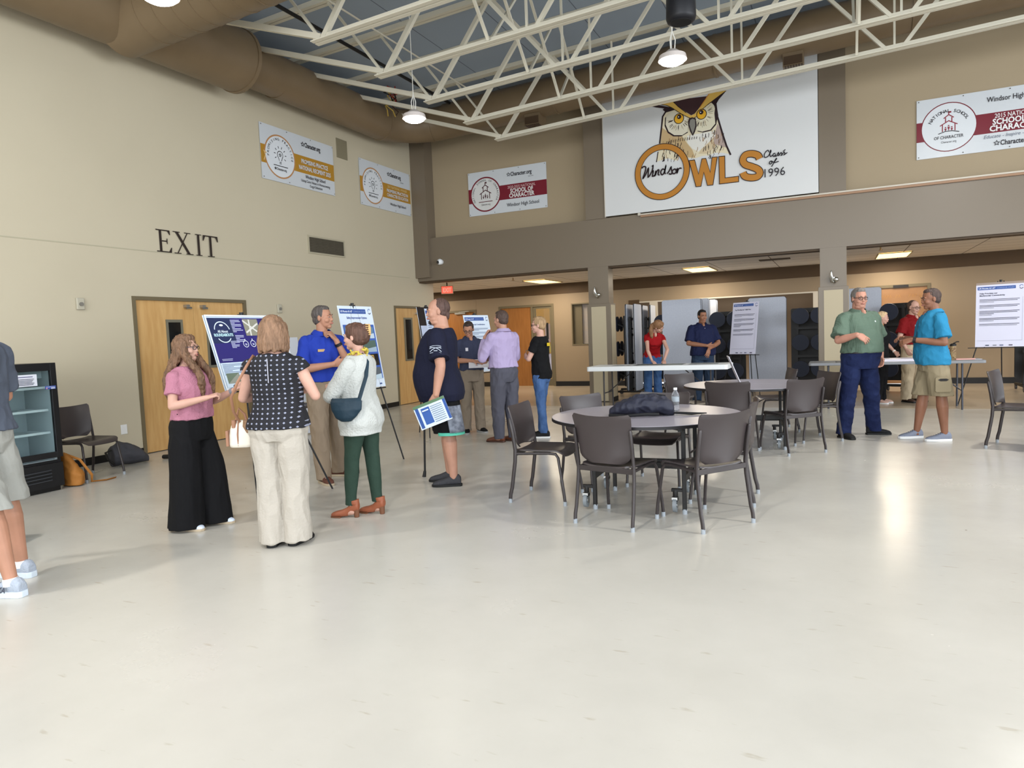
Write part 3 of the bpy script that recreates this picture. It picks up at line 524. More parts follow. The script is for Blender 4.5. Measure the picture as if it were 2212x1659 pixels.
# ------------------------------------------------------------------ mural, banners and wall things
INKB=(38,34,40); GOLD=(170,126,46); MAR=(112,28,42)
def mural():
    o=thing('mural_sign','white sign between the columns with painted owl, ring and gold school letters','sign',(-2.22,YB,5.2))
    T=Matrix.Translation((2.22,-YB,-5.2))
    MB().box(-4.19,-.27,YB-.045,YB-.0,3.755,6.7).build('board',M('sign_white',(205,206,206),.5,spec=.3),o,smooth=False,mt=T)
    MB().box(-4.205,-4.19,YB-.05,YB+.0,3.74,6.7).build('edge_strip',M('ledge_metal'),o,smooth=False,mt=T)
    P=Print(.0005); D=OWL; dk=(38,22,26); cr=(214,204,176)
    P.poly(D['body'],cr); P.poly(D['tan'],(186,160,118)); P.poly(D['tan2'],(200,182,150)); P.poly(D['grey'],(170,152,144)); P.poly(D['white'],(216,214,206))
    rnd=random.Random(7)
    # breast feathers: short dark and tan strokes
    for i in range(150):
        x=rnd.uniform(-3.02,-1.86); z=rnd.uniform(4.62,5.12)
        if z<4.62+.12*abs(math.sin(x*9)): continue
        if x<-2.95 or (x>-2.1 and z<5.0-.25*(x+2.1)/.3 and z<4.7): pass
        c=dk if rnd.random()<.6 else (150,118,84)
        if -2.62<x<-2.25 and z>4.75 and rnd.random()<.75: continue
        P.line([(x,z),(x+rnd.uniform(-.012,.012),z-rnd.uniform(.02,.045)),(x+rnd.uniform(-.03,.01),z-rnd.uniform(.06,.09))],rnd.uniform(.006,.014),c); P.z-=P.step
    P.z+=P.step
    P.line(D['outL'],.03,dk); P.line(D['outL2'],.018,dk); P.line(D['outR'],.032,dk)
    P.poly([(x*1.0+(-.02 if x<-2.6 else .0),z-.02) for x,z in D['discL']],dk); P.poly([(x+.015,z-.02) for x,z in D['discR']],dk)
    P.poly(D['discL'],(206,200,180)); P.poly(D['discR'],(208,202,178))
    ey=D['eyes']
    for (cx,cz),n in ((ey[0],24),(ey[1],26)):
        for i in range(n):
            a=math.radians(180+rnd.uniform(0,200)) if cx<-2.5 else math.radians(rnd.uniform(-150,60))
            r0=rnd.uniform(.11,.15); r1=r0+rnd.uniform(.06,.10)
            P.line([(cx+r0*math.cos(a),cz+r0*math.sin(a)),(cx+r1*math.cos(a),cz+r1*math.sin(a))],rnd.uniform(.005,.010),rnd.choice([dk,(150,134,104)])); P.z-=P.step
    P.z+=P.step
    P.poly(D['tuftL'],dk); P.poly(D['tuftR'],dk); P.poly([(x,z) for x,z in D['crown']],(58,36,38))
    P.poly([(x,z-.012) for x,z in D['brow']],dk); P.poly(D['brow'],(206,168,82))
    P.line(D['brow'][1:5],.012,dk); P.line(D['brow'][7:10],.012,(190,120,40))
    for i,(cx,cz) in enumerate(ey[:2]):
        P.ellipse(cx,cz,.096,.098,dk); P.ellipse(cx,cz,.082,.084,(212,160,36)); px,pz=ey[2+i]; P.ellipse(px,pz,.040,.042,dk); P.ellipse(px-.012,pz-.0,.010,.012,(220,220,220))
    P.poly(D['beakO'],dk); P.poly(D['beak'],(122,120,112))
    for i in range(14):
        x=-2.62+i*.022; P.line([(x-.3+.3*i/14,5.06-.02*abs(i-7)/7),(x-.31+.3*i/14,5.0)],.010,dk); P.z-=P.step
    P.z+=P.step
    cx,cz=-3.032,4.48
    P.ring(cx,cz,.415,.535,dk,64); P.ring(cx,cz,.425,.522,(176,118,44),64)
    def outl(k):
        q=D[k]; P.line(q+[q[0]],.018,dk); P.poly(q,(176,118,44)); 
    # letters
    for k in ('W','L'):
        q=D[k]; P.poly(q,(176,118,44)); P.line(q+[q[0],q[1]],.013,dk)
    def sm(pts,n=5):
        Q=[pts[0]]+list(pts)+[pts[-1]];o_=[]
        for i in range(1,len(Q)-2):
            for k in range(n):
                t=k/n; o_.append(tuple(.5*((2*Q[i][c])+(-Q[i-1][c]+Q[i+1][c])*t+(2*Q[i-1][c]-5*Q[i][c]+4*Q[i+1][c]-Q[i+2][c])*t*t+(-Q[i-1][c]+3*Q[i][c]-3*Q[i+1][c]+Q[i+2][c])*t**3) for c in (0,1)))
        o_.append(pts[-1]); return o_
    s_=sm(D['S']); P.line(s_,.135,dk); P.line(s_,.108,(176,118,44))
    for st in D['script'][:8]: P.line(st,.026,dk)
    for st in D['script'][8:]: P.line(st,.017,INKB)
    P.text('1996',-1.165,4.125,.15,INKB,fit=.35)
    P.build('owl_painting',o,mt=T@on_back(0,0,YB-.045))
    return o
mural()
def grommets(P,w,h,n=4):
    for i in range(n):
        for y in (.03,h-.03): P.ellipse(.03+(w-.06)*i/(n-1),y,.009,.009,(60,52,44),8)
def banner_mesh(o,w,h,T):
    m=MB(); nx,ny=24,12; rnd=random.Random(int(w*100))
    def zz(x,y): return .010+.006*noise.noise(Vector((x*3,y*2,w)))+.005*noise.noise(Vector((x*7+y*9,3,w)))*1.0
    vs=[(w*i/nx,h*j/ny,zz(w*i/nx,h*j/ny)*0+.006) for j in range(ny+1) for i in range(nx+1)]
    fs=[(j*(nx+1)+i,j*(nx+1)+i+1,(j+1)*(nx+1)+i+1,(j+1)*(nx+1)+i) for j in range(ny) for i in range(nx)]
    m.add(vs,fs); m.box(0,w,0,h,-.002,.003); return m.build('vinyl_sheet',M('vinyl_white',(196,200,204),.3,spec=.45,bump=(5,.35)),o,mt=T)
def star(P,cx,cy,r,c):
    pts=[]
    for i in range(10):
        a=math.radians(90+36*i); q=r if i%2==0 else r*.45; pts.append((cx+q*math.cos(a),cy+q*math.sin(a)))
    P.line(pts+[pts[0]],.010,c)
def school(P,cx,cy,s,c):
    w=.012*s*1.4
    P.line([(cx-.10*s,cy-.10*s),(cx-.10*s,cy+.03*s)],w,c); P.line([(cx+.10*s,cy-.10*s),(cx+.10*s,cy+.03*s)],w,c)
    P.line([(cx-.14*s,cy+.01*s),(cx,cy+.09*s),(cx+.14*s,cy+.01*s)],w,c)
    P.line([(cx-.05*s,cy+.07*s),(cx-.05*s,cy+.15*s)],w,c); P.line([(cx+.05*s,cy+.07*s),(cx+.05*s,cy+.15*s)],w,c)
    P.line([(cx-.08*s,cy+.14*s),(cx,cy+.20*s),(cx+.08*s,cy+.14*s)],w,c); P.line([(cx,cy+.20*s),(cx,cy+.26*s)],w,c); P.rect(cx,cy+.23*s,cx+.04*s,cy+.26*s,c)
    for dx,h in ((-.05,.05),(0,.08),(.05,.05)):
        P.ellipse(cx+dx*s,cy-.10*s+h*s+.02*s,.012*s,.012*s,c,10); P.poly([(cx+dx*s-.02*s,cy-.10*s+h*s),(cx+dx*s+.02*s,cy-.10*s+h*s),(cx+dx*s,cy-.10*s)],c)
def bulb(P,cx,cy,s,c):
    P.ring(cx,cy,.060*s,.072*s,c,30,-50,230); P.line([(cx-.045*s,cy-.05*s),(cx-.025*s,cy-.10*s)],.012*s,c); P.line([(cx+.045*s,cy-.05*s),(cx+.025*s,cy-.10*s)],.012*s,c)
    for k in range(2): P.line([(cx-.025*s,cy-.125*s-k*.025*s),(cx+.025*s,cy-.12*s-k*.025*s)],.012*s,c)
    star(P,cx,cy+.0,.03*s,c)
    for i in range(8):
        a=math.radians(-30+i*34); P.line([(cx+.11*s*math.cos(a),cy+.11*s*math.sin(a)),(cx+.15*s*math.cos(a),cy+.15*s*math.sin(a))],.011*s,c)
def banner(label,T,kind,w=1.83,h=.93,z=None):
    o=thing('banner',label,'banner',T.translation,0,'award banners on the upper walls'); T2=Matrix.Translation(-T.translation)@T
    banner_mesh(o,w,h,T2); P=Print(.0004); col=GOLD if kind<2 else MAR
    WH=(212,216,220); s=h/.93
    P.rect(0,.29*h,w,.62*h,col)
    cx,cy,r=.24*w,.47*h,.40*h
    if kind<2:
        P.ellipse(cx,cy,r,r,(176,128,84),40); P.ellipse(cx,cy,r*.93,r*.93,WH,40)
        bulb(P,cx,cy+.03,s,INKB); P.line([(cx-.17,cy-.16),(cx+.17,cy-.16)],.012,INKB)
        P.arc_text('PROMISING PRACTICE',cx,cy+.01,.265,.045,INKB,90,190); P.text('Character.org',cx+.012,cy-.235,.042,INKB,'C',fit=.24,bold=.015); star(P,cx-.135,cy-.215,.02,INKB)
        P.text('Character.org',.69*w,.80*h,.085,INKB,'C',fit=.42,bold=.02); star(P,.69*w-.26,.80*h+.04,.042,INKB)
        if kind==0:
            P.text('PROMISING PRACTICE',.71*w,.475*h,.075,WH,'C',fit=.72,bold=.02); P.text('NATIONAL RECIPIENT 2025',.71*w,.35*h,.075,WH,'C',fit=.86,bold=.02)
            P.text('Windsor High School',.71*w,.20*h,.06,INKB,'C',fit=.54,bold=.01); P.text('Using Core Values in Homecoming',.71*w,.12*h,.045,INKB,'C',fit=.78,bold=.01); P.text('Court Selection',.71*w,.045*h,.045,INKB,'C',fit=.34,bold=.01)
            P.line([(.05,.33*h),(.09,.42*h),(.06,.5*h),(.12,.47*h)],.02,(214,180,120)); 
        else:
            P.text('2017 NATIONAL WINNER',.72*w,.53*h,.055,(226,200,140),'C',fit=.74); P.text('PROMISING PRACTICE IN',.72*w,.43*h,.065,WH,'C',fit=.80,bold=.02); P.text('CHARACTER EDUCATION',.72*w,.33*h,.065,WH,'C',fit=.80,bold=.02)
            P.text('Windsor High School',.72*w,.14*h,.055,INKB,'C',fit=.60,bold=.01); P.text('Since 1993',.82*w,.72*h,.025,INKB,'C',fit=.12)
    elif kind==2:
        P.ellipse(cx-.03,cy,r,r,MAR,40); P.ellipse(cx-.03,cy,r*.92,r*.92,(206,206,204),40); school(P,cx-.03,cy-.0,s,(70,26,36)); P.line([(cx-.2,cy-.16),(cx+.14,cy-.16)],.014,(90,26,36))
        P.arc_text('NATIONAL SCHOOL OF CHARACTER',cx-.03,cy,.285,.042,INKB,90,235); P.text('Character.org',cx-.03,cy-.24,.04,INKB,'C',fit=.22)
        P.text('Character.org',.69*w,.80*h,.085,INKB,'C',fit=.50,bold=.02); star(P,.69*w-.30,.80*h+.04,.042,INKB); P.text('Since 1993',.81*w,.73*h,.022,INKB,'C',fit=.12)
        P.text('2020-2025 NATIONAL',.69*w,.525*h,.058,(214,180,180),'C',fit=.66); P.text('SCHOOL OF',.69*w,.42*h,.088,(216,214,212),'C',fit=.54,bold=.03); P.text('CHARACTER',.69*w,.315*h,.088,(216,214,212),'C',fit=.60,bold=.03)
        P.text('Windsor High School',.70*w,.12*h,.075,INKB,'C',fit=.76,bold=.005)
    else:
        P.ellipse(cx*.98,cy+.02,r*1.03,r*1.03,MAR,44); P.ellipse(cx*.98,cy+.02,r*.99,r*.99,(206,210,214),44); cx*=.98; cy+=.02; school(P,cx,cy+.02,.9,(130,30,48))
        P.line([(cx-.15,cy-.10),(cx-.05,cy-.07),(cx+.05,cy-.07),(cx+.15,cy-.10)],.012,INKB)
        P.arc_text('NATIONAL SCHOOL',cx,cy-.04,.28,.05,INKB,90,120,bold=.01); P.text('OF CHARACTER',cx,cy-.19,.05,INKB,'C',fit=.42,bold=.01); P.text('Character.org',cx,cy-.26,.035,INKB,'C',fit=.22)
        P.text('Windsor High School',.70*w,.80*h,.08,INKB,'C',fit=.78,bold=.01); P.text('2015 NATIONAL',.70*w,.525*h,.07,(220,214,214),'C',fit=.56,bold=.01)
        P.text('SCHOOL OF',.70*w,.42*h,.09,(222,220,220),'C',fit=.62,bold=.03); P.text('CHARACTER',.70*w,.315*h,.09,(222,220,220),'C',fit=.70,bold=.03)
        P.text('Educate - Inspire - Empower',.70*w,.205*h,.055,(96,104,120),'C',fit=.86,shear=.3); P.text('Character.org',.72*w,.075*h,.08,INKB,'C',fit=.48,bold=.02); star(P,.72*w-.29,.075*h+.04,.04,INKB)
    grommets(P,w,h)
    P.build('printed_design',o,mt=T2@Matrix.Translation((0,0,.006)),gloss=1); return o
banner('white and gold banner, larger of the two, with 2025 national recipient wording',on_left(8.97,4.265,.012),0,1.87,.93)
banner('white and gold 2017 banner in the corner, right of the blank wall plate',on_left(11.64,4.235,.012),1)
banner('white and maroon 2020-2025 banner on the tan wall left of the owl sign',on_back(-7.44,4.14,YU,.012),2,1.89,.95)
banner('white and maroon 2015 banner cut off by the right edge of the photo',on_back(1.26,4.15,YU-.0,.012),3,1.98,.98)
# EXIT lettering painted on the left wall
def exit_letters():
    P=Print(); c=(44,34,30); H=.32
    def serif(x0,x1,y,up): P.poly([(x0,y),(x1,y),(x1,y+(.012 if up else -.012)),((x0+x1)/2+.0,y+(.02 if up else -.02)),(x0,y+(.012 if up else -.012))],c)
    # E
    P.rect(.05,0,.09,H,c); P.rect(0,0,.24,.016,c); P.rect(0,H-.016,.225,H,c); P.rect(.09,H/2-.008,.18,H/2+.008,c)
    P.poly([(.24,0),(.25,.075),(.238,.075),(.20,.016)],c); P.poly([(.225,H),(.23,H-.065),(.218,H-.065),(.185,H-.016)],c); P.poly([(.18,H/2-.04),(.18,H/2+.04),(.17,H/2+.04),(.16,H/2),(.17,H/2-.04)],c)
    # X
    x=.28; P.poly([(x+.03,H),(x+.08,H),(x+.29,0),(x+.24,0)],c); P.poly([(x+.24,H),(x+.258,H),(x+.068,0),(x+.05,0)],c)
    for a,b,y,u in ((x-.005,x+.115,H-.012,1),(x+.19,x+.30,H-.012,1),(x+.0,x+.12,0,0),(x+.205,x+.33,0,0)): P.rect(a,y,b,y+.012,c)
    # I
    x=.66; P.rect(x+.035,0,x+.075,H,c); P.rect(x,0,x+.11,.012,c); P.rect(x,H-.012,x+.11,H,c)
    # T
    x=.80; P.rect(x+.115,0,x+.155,H,c); P.rect(x+.07,0,x+.20,.012,c); P.rect(x,H-.016,x+.27,H,c)
    P.poly([(x,H),(x-.008,H-.085),(x+.006,H-.085),(x+.04,H-.016)],c); P.poly([(x+.27,H),(x+.278,H-.085),(x+.264,H-.085),(x+.23,H-.016)],c)
    o=P.build('exit_lettering',mt=Matrix.Translation((0,0,0))); o.matrix_world=on_left(6.86,2.845,.006)
    tag(o,'large dark serif EXIT lettering painted on the left wall','lettering')
exit_letters()
# vents, plates, strobes
o=thing('wall_vent','long dark louvred air grille on the left wall below the banners','vent',(XL,10.0,3.1))
f=MB(); 
for q in ((0,1.04,0,.03),(0,1.04,.30,.33),(0,.03,0,.33),(1.01,1.04,0,.33)): f.box(0,.02,q[0],q[1],q[2],q[3])
f.build('vent_frame',M('vent_frame',(170,162,140),.5),o,smooth=False)
f=MB(); f.box(0,.004,.03,1.01,.03,.30)
for i in range(48): f.box(.004,.016,.04+i*.0203,.048+i*.0203,.03,.30)
for i in range(9): f.box(.004,.014,.03,1.01,.04+i*.03,.048+i*.03)
f.build('louvres',M('vent_dark',(84,78,66),.5),o,smooth=False)
o=MB().box(XL,XL+.015,10.97,11.29,5.03,5.40).build('wall_plate',M('plate_grey',(128,120,98),.4,spec=.5),smooth=False,bevel=.004); tag(o,'blank grey-brown metal cover plate between the two gold banners','plate')
def strobe(y,z,l,g='fire alarm devices on the left wall'):
    o=thing('alarm_device',l,'fire alarm',(XL,y,z),0,g)
    MB().box(0,.035,-.05,.05,-.07,.08).build('housing',M('plastic_grey',(176,170,152),.5),o,bevel=.008)
    MB().cyl((.03,.0,.0),(.055,.0,.0),.025,16).build('lens',M('lens_grey',(120,116,108),.2),o)
strobe(5.68,2.07,'small pale alarm box high on the left wall, left of the double doors'); strobe(9.17,2.07,'small pale alarm box on the wall right of the double doors')
o=MB().box(XL,XL+.008,6.10,6.19,.33,.46).build('wall_outlet',M('outlet_white',(222,222,220),.4),smooth=False,bevel=.003); tag(o,'white socket plate low on the left wall above the grey backpack','outlet')
# security camera on the beam
o=thing('security_camera','white dome security camera on the beam beside the corner column','camera',(-8.1,YB-.06,3.17))
MB().cyl((0,.06,0),(0,.02,0),.06,24).ell((0,-.0,0),.068,.062,.068).build('dome_housing',M('cam_white',(226,228,230),.3),o)
MB().ell((-.018,-.045,-.008),.036,.03,.036).build('lens',M('gloss_black',(16,16,18),.08,spec=.7),o)
# exit sign hanging in the corridor
o=thing('exit_sign','small red illuminated exit sign hanging under the corridor ceiling','exit sign',(-8.62,14.75,2.62))
Rz=Matrix.Rotation(math.radians(30),4,'Z')
MB().box(-.15,.15,-.03,.03,-.1,.1).build('housing',M('exit_housing',(150,120,90),.5),o,smooth=False,mt=Rz,bevel=.004)
MB().box(-.13,.13,-.034,-.03,-.082,.082).build('lit_face',M('exit_face',(235,70,50),.5,emit=.9),o,smooth=False,mt=Rz)
P=Print(); P.text('EXIT',0,-.05,.10,(255,214,190),'C',fit=.2,bold=.03); P.build('letters',o,mt=Rz@mt_axes((0,-.035,0),(1,0,0),(0,0,1),(0,-1,0)))
MB().bar((0,0,.1),(0,0,.18),.02,.02).build('stem',m_black,o)
# emergency lights on the columns
def emlight(x,z,l):
    o=thing('emergency_light',l,'emergency light',(x,YB,z),0,'chrome emergency lights on the columns'); ch=M('chrome',(210,210,205),.12,metal=1)
    MB().cyl((0,0,0),(0,-.05,0),.045,20).build('base',ch,o); MB().tube([(-.02,-.06,-.02),(-.035,-.10,.07),(-.035,-.10,.15)],[.032,.026,.012],14,round_ends=True).build('lamp_head',ch,o)
    MB().ell((.04,-.09,.0),.042,.042,.042).build('lamp_head',ch,o); MB().tube([(0,-.05,-.03),(.02,-.08,-.06)],.018,10).build('bracket',ch,o)
emlight(-4.42,2.2,'chrome twin-head light on the left of the two lower columns'); emlight(-.04,2.2,'chrome twin-head light on the column behind the man in green')
# high bay lamps
def lamp(i,p,l):
    o=thing('high_bay_lamp',l,'lamp',p,0,'high bay lamps under the trusses')
    MB().tube([(0,0,.10),(0,0,.06),(0,0,.03),(0,0,-.03)],[.06,.11,.17,.185],28).build('housing',M('lamp_housing',(215,205,200),.4,emit=0),o)
    MB().tube([(0,0,-.03),(0,0,-.055),(0,0,-.075)],[.165,.15,.11],28).build('lens',M('lamp_glow',(255,250,240),.3,emit=14),o)
    r=MB(); top=deckz(p[0])-p[2]-.02
    r.tube([(0,0,.34),(0,0,top)],.008,6); 
    for a in (0,2.1,4.2): r.tube([(0,0,.34),(.04*math.cos(a),.04*math.sin(a),.22),(.03*math.cos(a),.03*math.sin(a),.1)],.007,6)
    r.build('hanging_cable',M('white_cable',(226,224,216),.5),o)
LL=['round glowing high bay lamp hanging near the corner duct','round glowing high bay lamp hanging in front of the owl sign','high bay lamp overhead beside the left duct','high bay lamp overhead at right, out past the cut-off banner']
for i,p in enumerate(LAMPS[:3]): lamp(i,p,LL[i])
# hanging speaker
o=thing('pendant_speaker','black cylindrical speaker hanging from the roof above the owl sign lamp','speaker',(-1.53,8.0,4.82))
MB().tube([(0,0,0),(0,0,.015),(0,0,.05),(0,0,.40),(0,0,.44),(0,0,.46)],[.125,.15,.163,.155,.13,.06],32).build('shell',M('speaker_black',(24,25,30),.45),o)
MB().tube([(0,0,-.004),(0,0,.006)],[.11,.12],28).build('grille',M('speaker_grille',(16,17,20),.7,bump=(300,.5)),o)
MB().tube([(0,0,.46),(0,0,deckz(-1.5)-4.84)],.006,6).build('suspension_cable',m_black,o)
# corridor ceiling fixtures
for i,((x,y),l) in enumerate(zip(PANELS,['lit ceiling panel at the far left end of the corridor beside the exit sign','lit ceiling panel above the man in lavender','lit ceiling panel above the stored folding tables','lit ceiling panel right of the man in green\'s column','lit ceiling panel beyond the right edge'])):
    if i==4: continue
    o=thing('ceiling_light',l,'light',(x,y,2.795),0,'lit panels in the corridor ceiling')
    MB().box(-.29,.29,-.6,.6,-.012,0).build('diffuser',M('troffer_glow',(255,226,150),.5,emit=1.5),o,smooth=False)
    f=MB(); 
    for q in ((-.31,.31,-.62,-.6),(-.31,.31,.6,.62),(-.31,-.29,-.62,.62),(.29,.31,-.62,.62)): f.box(q[0],q[1],q[2],q[3],-.015,0)
    f.build('frame',M('light_frame',(150,134,110),.6),o,smooth=False)
o=MB().box(-1.45,-.85,15.3,15.55,2.785,2.8).build('ceiling_vent',M('slot_vent_brown',(80,66,50),.7),smooth=False); tag(o,'dark slot air vent in the corridor ceiling near the right column','vent')  # vent drawn as a flat dark brown plate
for x,y in ((-6.9,14.9),(.75,14.6)):
    o=MB().cyl((x,y,2.8),(x,y,2.74),.012,8).cyl((x,y,2.745),(x,y,2.735),.035,12).build('fire_sprinkler',M('brass',(150,120,80),.3,metal=1)); tag(o,'small sprinkler head in the corridor ceiling %s'%('left of the first lit panel' if x<0 else 'just past the right column'),'sprinkler','ceiling sprinklers')

o=thing('notice_sheets','pale and pink sheets pinned up in the lobby, seen through the glazed corridor door','paper',(-7.75,YF+1.59,0)); P=Print()
for (x0,z0,x1,z1,c) in ((-.2,1.2,.1,1.75,(196,170,160)),(.0,1.3,.25,1.62,(170,110,90)),(-.15,.9,.15,1.12,(200,180,90)),(-.1,.3,.2,.85,(190,184,196)),(.12,.4,.3,.8,(160,96,80))): P.rect(x0,z0,x1,z1,c)
P.build('sheets',o,mt=mt_axes((0,0,0),(1,0,0),(0,0,1),(0,-1,0)))
# ------------------------------------------------------------------ chairs
m_shell=M('chair_plastic',(62,55,55),.34,spec=.45)
m_tube=M('chair_tube',(56,50,50),.35,spec=.5,metal=.2)
m_cap=M('grey_glide',(150,156,162),.5)
def grid(fn,nu,nv,th,nrm):
    m=MB(); A=[];B=[]
    for j in range(nv+1):
        for i in range(nu+1):
            p=Vector(fn(i/nu*2-1,j/nv)); A.append(p)
    for j in range(nv+1):
        for i in range(nu+1):
            k=j*(nu+1)+i
            u=A[min(k+1,j*(nu+1)+nu)]-A[max(k-1,j*(nu+1))]; v=A[min(j+1,nv)*(nu+1)+i]-A[max(j-1,0)*(nu+1)+i]
            n=u.cross(v); n=n.normalized() if n.length>0 else Vector(nrm); B.append(A[k]-n*th)
    n=len(A); fs=[]
    for j in range(nv):
        for i in range(nu):
            a=j*(nu+1)+i; q=(a,a+1,a+nu+2,a+nu+1); fs.append(q); fs.append(tuple(reversed([x+n for x in q])))
    bd=[i for i in range(nu)]+[j*(nu+1)+nu for j in range(nv)]+[nv*(nu+1)+nu-i for i in range(nu)]+[(nv-j)*(nu+1) for j in range(nv)]
    for k in range(len(bd)):
        a,b=bd[k],bd[(k+1)%len(bd)]; fs.append((b,a,a+n,b+n))
    m.add(A+B,fs); return m
def back_fn(u,v):
    # v 0 bottom .. 1 top; rounded corners by pinching the width
    hw=.206+.042*v
    if v<.17: hw-=.060*(1-(v/.17))**2
    if v>.93: hw-=.022*((v-.93)/.07)**2
    z=.480+.352*v+(.014*(u*u))*v
    y=-.185-.045*v-.02*v**3+.055*abs(u)**2.2*(1-.3*v)-(.02*(1-v)**2)
    return (u*hw,y-.03,z)
def seat_fn(u,v):
    hw=.225-.012*(1-v); 
    if v>.88: hw-=.04*((v-.88)/.12)**2
    if v<.1: hw-=.03*((.1-v)/.1)**2
    y=-.205+.455*v; z=.452-.022*(1-u*u)*math.sin(math.pi*min(1,v*1.15))+.012*abs(u)**3
    if v>.8: z-=.045*((v-.8)/.2)**2
    return (u*hw,y,z)
def make_chair(label):
    t=thing('stacking_chair',label,'chair',(0,0,0),0,'brown stacking chairs')
    grid(seat_fn,16,16,.012,(0,0,1)).build('seat',m_shell,t,angle=60)
    grid(back_fn,20,20,-.011,(0,1,0)).build('backrest',m_shell,t,angle=60)
    for s in (-1,1):
        l=MB().tube([(s*.245,-.255,.03),(s*.245,-.25,.075),(s*.243,-.235,.13),(s*.238,-.20,.36),(s*.236,-.195,.46),(s*.236,-.213,.6),(s*.238,-.235,.72),(s*.236,-.238,.735)],[.0125]*7+[.008],10,flat=1.35).build('leg',m_tube,t)
        MB().tube([(s*.245,-.255,0),(s*.245,-.255,.035)],[.016,.0155],12).build('foot_glide',m_cap,l)
        l=MB().tube([(s*.243,.245,.03),(s*.24,.235,.12),(s*.222,.19,.40),(s*.216,.165,.432),(s*.216,.10,.437),(s*.232,-.19,.428)],.0125,10).build('leg',m_tube,t)
        MB().tube([(s*.243,.245,0),(s*.243,.245,.035)],[.016,.0155],12).build('foot_glide',m_cap,l)
    MB().bar((-.235,-.2,.425),(.235,-.2,.425),.016,.04).build('crossbar',m_tube,t,bevel=.003)
    return t
CH=[ # x,y,facing deg(forward dir from +y, ccw), label
(-2.33,5.58,-88,'brown chair left of the near round table, facing it, side on'),
(-1.52,5.07,-13,'brown chair with its back to us, left front of the near round table'),
(-.915,5.215,53,'brown chair with its back to us, right front of the near round table'),
(-.87,5.95,92,'brown chair tucked at the right side of the near round table'),
(-2.08,6.24,-125,'brown chair behind the near round table, by the boy in black'),
(-1.52,6.40,178,'brown chair behind the near round table, behind the dark backpack'),
(-1.08,8.12,-4,'brown chair with its back to us at the far round table, middle'),
(-.47,8.41,42,'brown chair with its back to us at right of the far round table'),
(-.29,9.30,122,'brown chair at far right of the far round table, beside the man in jeans'),
(-.78,10.08,108,'brown chair beyond the far round table, below the storage easel'),
(-1.75,9.25,-130,'brown chair beyond the far round table, under the white folding table edge'),
(1.80,9.10,-112,'brown chair at the right edge of the photo'),
(-7.85,5.06,-84,'brown chair against the left wall beside the drinks fridge'),
(-7.98,8.72,-88,'brown chair against the left wall holding white fruit posters'),
(-5.93,2.80,-60,'brown chair at the left edge behind the man in white shorts')]
c0=make_chair(CH[0][3])
for i,(x,y,a,l) in enumerate(CH):
    if i==0: c0.location=(x,y,0); c0.rotation_euler=(0,0,math.radians(a))
    else: dup(c0,(x,y,0),math.radians(a),l)
# ------------------------------------------------------------------ round tables
m_lam=M('grey_laminate',(160,155,164),.28,spec=.5,var=(90,(152,147,156)))
def round_table(label,x,y,rz,r):
    t=thing('round_table',label,'table',(x,y,0),rz,'round folding tables')
    def half(a0):
        return [(r*math.cos(math.radians(a0+180*k/36)),r*math.sin(math.radians(a0+180*k/36))) for k in range(37)]
    for a0,dy in ((0,.002),(180,-.002)):
        MB().prism([(px,py+dy) for px,py in half(a0)],.722,.745).build('table_top',m_lam,t,smooth=False)
    MB().tube([(0,0,.718),(0,0,.742)],[r+.004]*2,72).build('edge_band',M('black_edge',(26,24,26),.4),t)
    f=MB()
    for sx in (-.36,.36):
        f.bar((sx,-.5,.69),(sx,.5,.69),.03,.04); f.bar((sx,-.33,.28),(sx,.33,.28),.03,.05)
    f.bar((-.36,.33,.28),(.36,.33,.28),.03,.05); f.bar((-.36,-.33,.38),(.36,-.33,.38),.03,.045); f.bar((-.5,0,.68),(.5,0,.68),.05,.04)
    f.build('under_frame',m_black,t,smooth=False)
    for sx in (-.36,.36):
        for sy in (-.34,.34):
            l=MB().bar((sx,sy,.03),(sx,sy,.70),.032,.032).build('leg',m_black,t,bevel=.004)
            MB().cyl((sx,sy,0),(sx,sy,.04),.019,12).build('foot_cap',m_cap,l)
            cx=sx-.07; cs=MB().box(sx-.10,sx,sy-.015,sy+.015,.175,.2).cyl((cx,sy,.19),(cx,sy-.0,.13),.02,10).box(cx-.022,cx+.022,sy-.045,sy+.02,.105,.135).build('caster_bracket',m_black,t,bevel=.003)
            MB().cyl((cx-.014,sy-.02,.075),(cx+.014,sy-.02,.075),.058,24).build('caster_wheel',M('caster_grey',(120,126,130),.4),cs)
            MB().cyl((cx-.019,sy-.02,.075),(cx+.019,sy-.02,.075),.022,16).box(cx-.022,cx+.022,sy-.05,sy+.012,.118,.138).build('caster_hub',m_steel,cs)
    return t
rt=round_table('grey round folding table nearest us, with backpack and water bottle',-1.46,5.68,math.radians(3),.78)
r2=dup(rt,(-.95,8.76,0),math.radians(8),'grey round folding table further back, with a propped card')
r3=dup(rt,(2.55,8.40,0),math.radians(20),'grey round folding table cut off by the right edge of the photo')
o=MB().box(-.15,.15,-.11,.11,0,.003).build('paper_sheet',M('paper_white',(222,224,226),.5),smooth=False); o.location=(1.98,8.46,.7455); o.rotation_euler=(0,0,.5); tag(o,'white paper lying on the table at the right edge of the photo','paper')
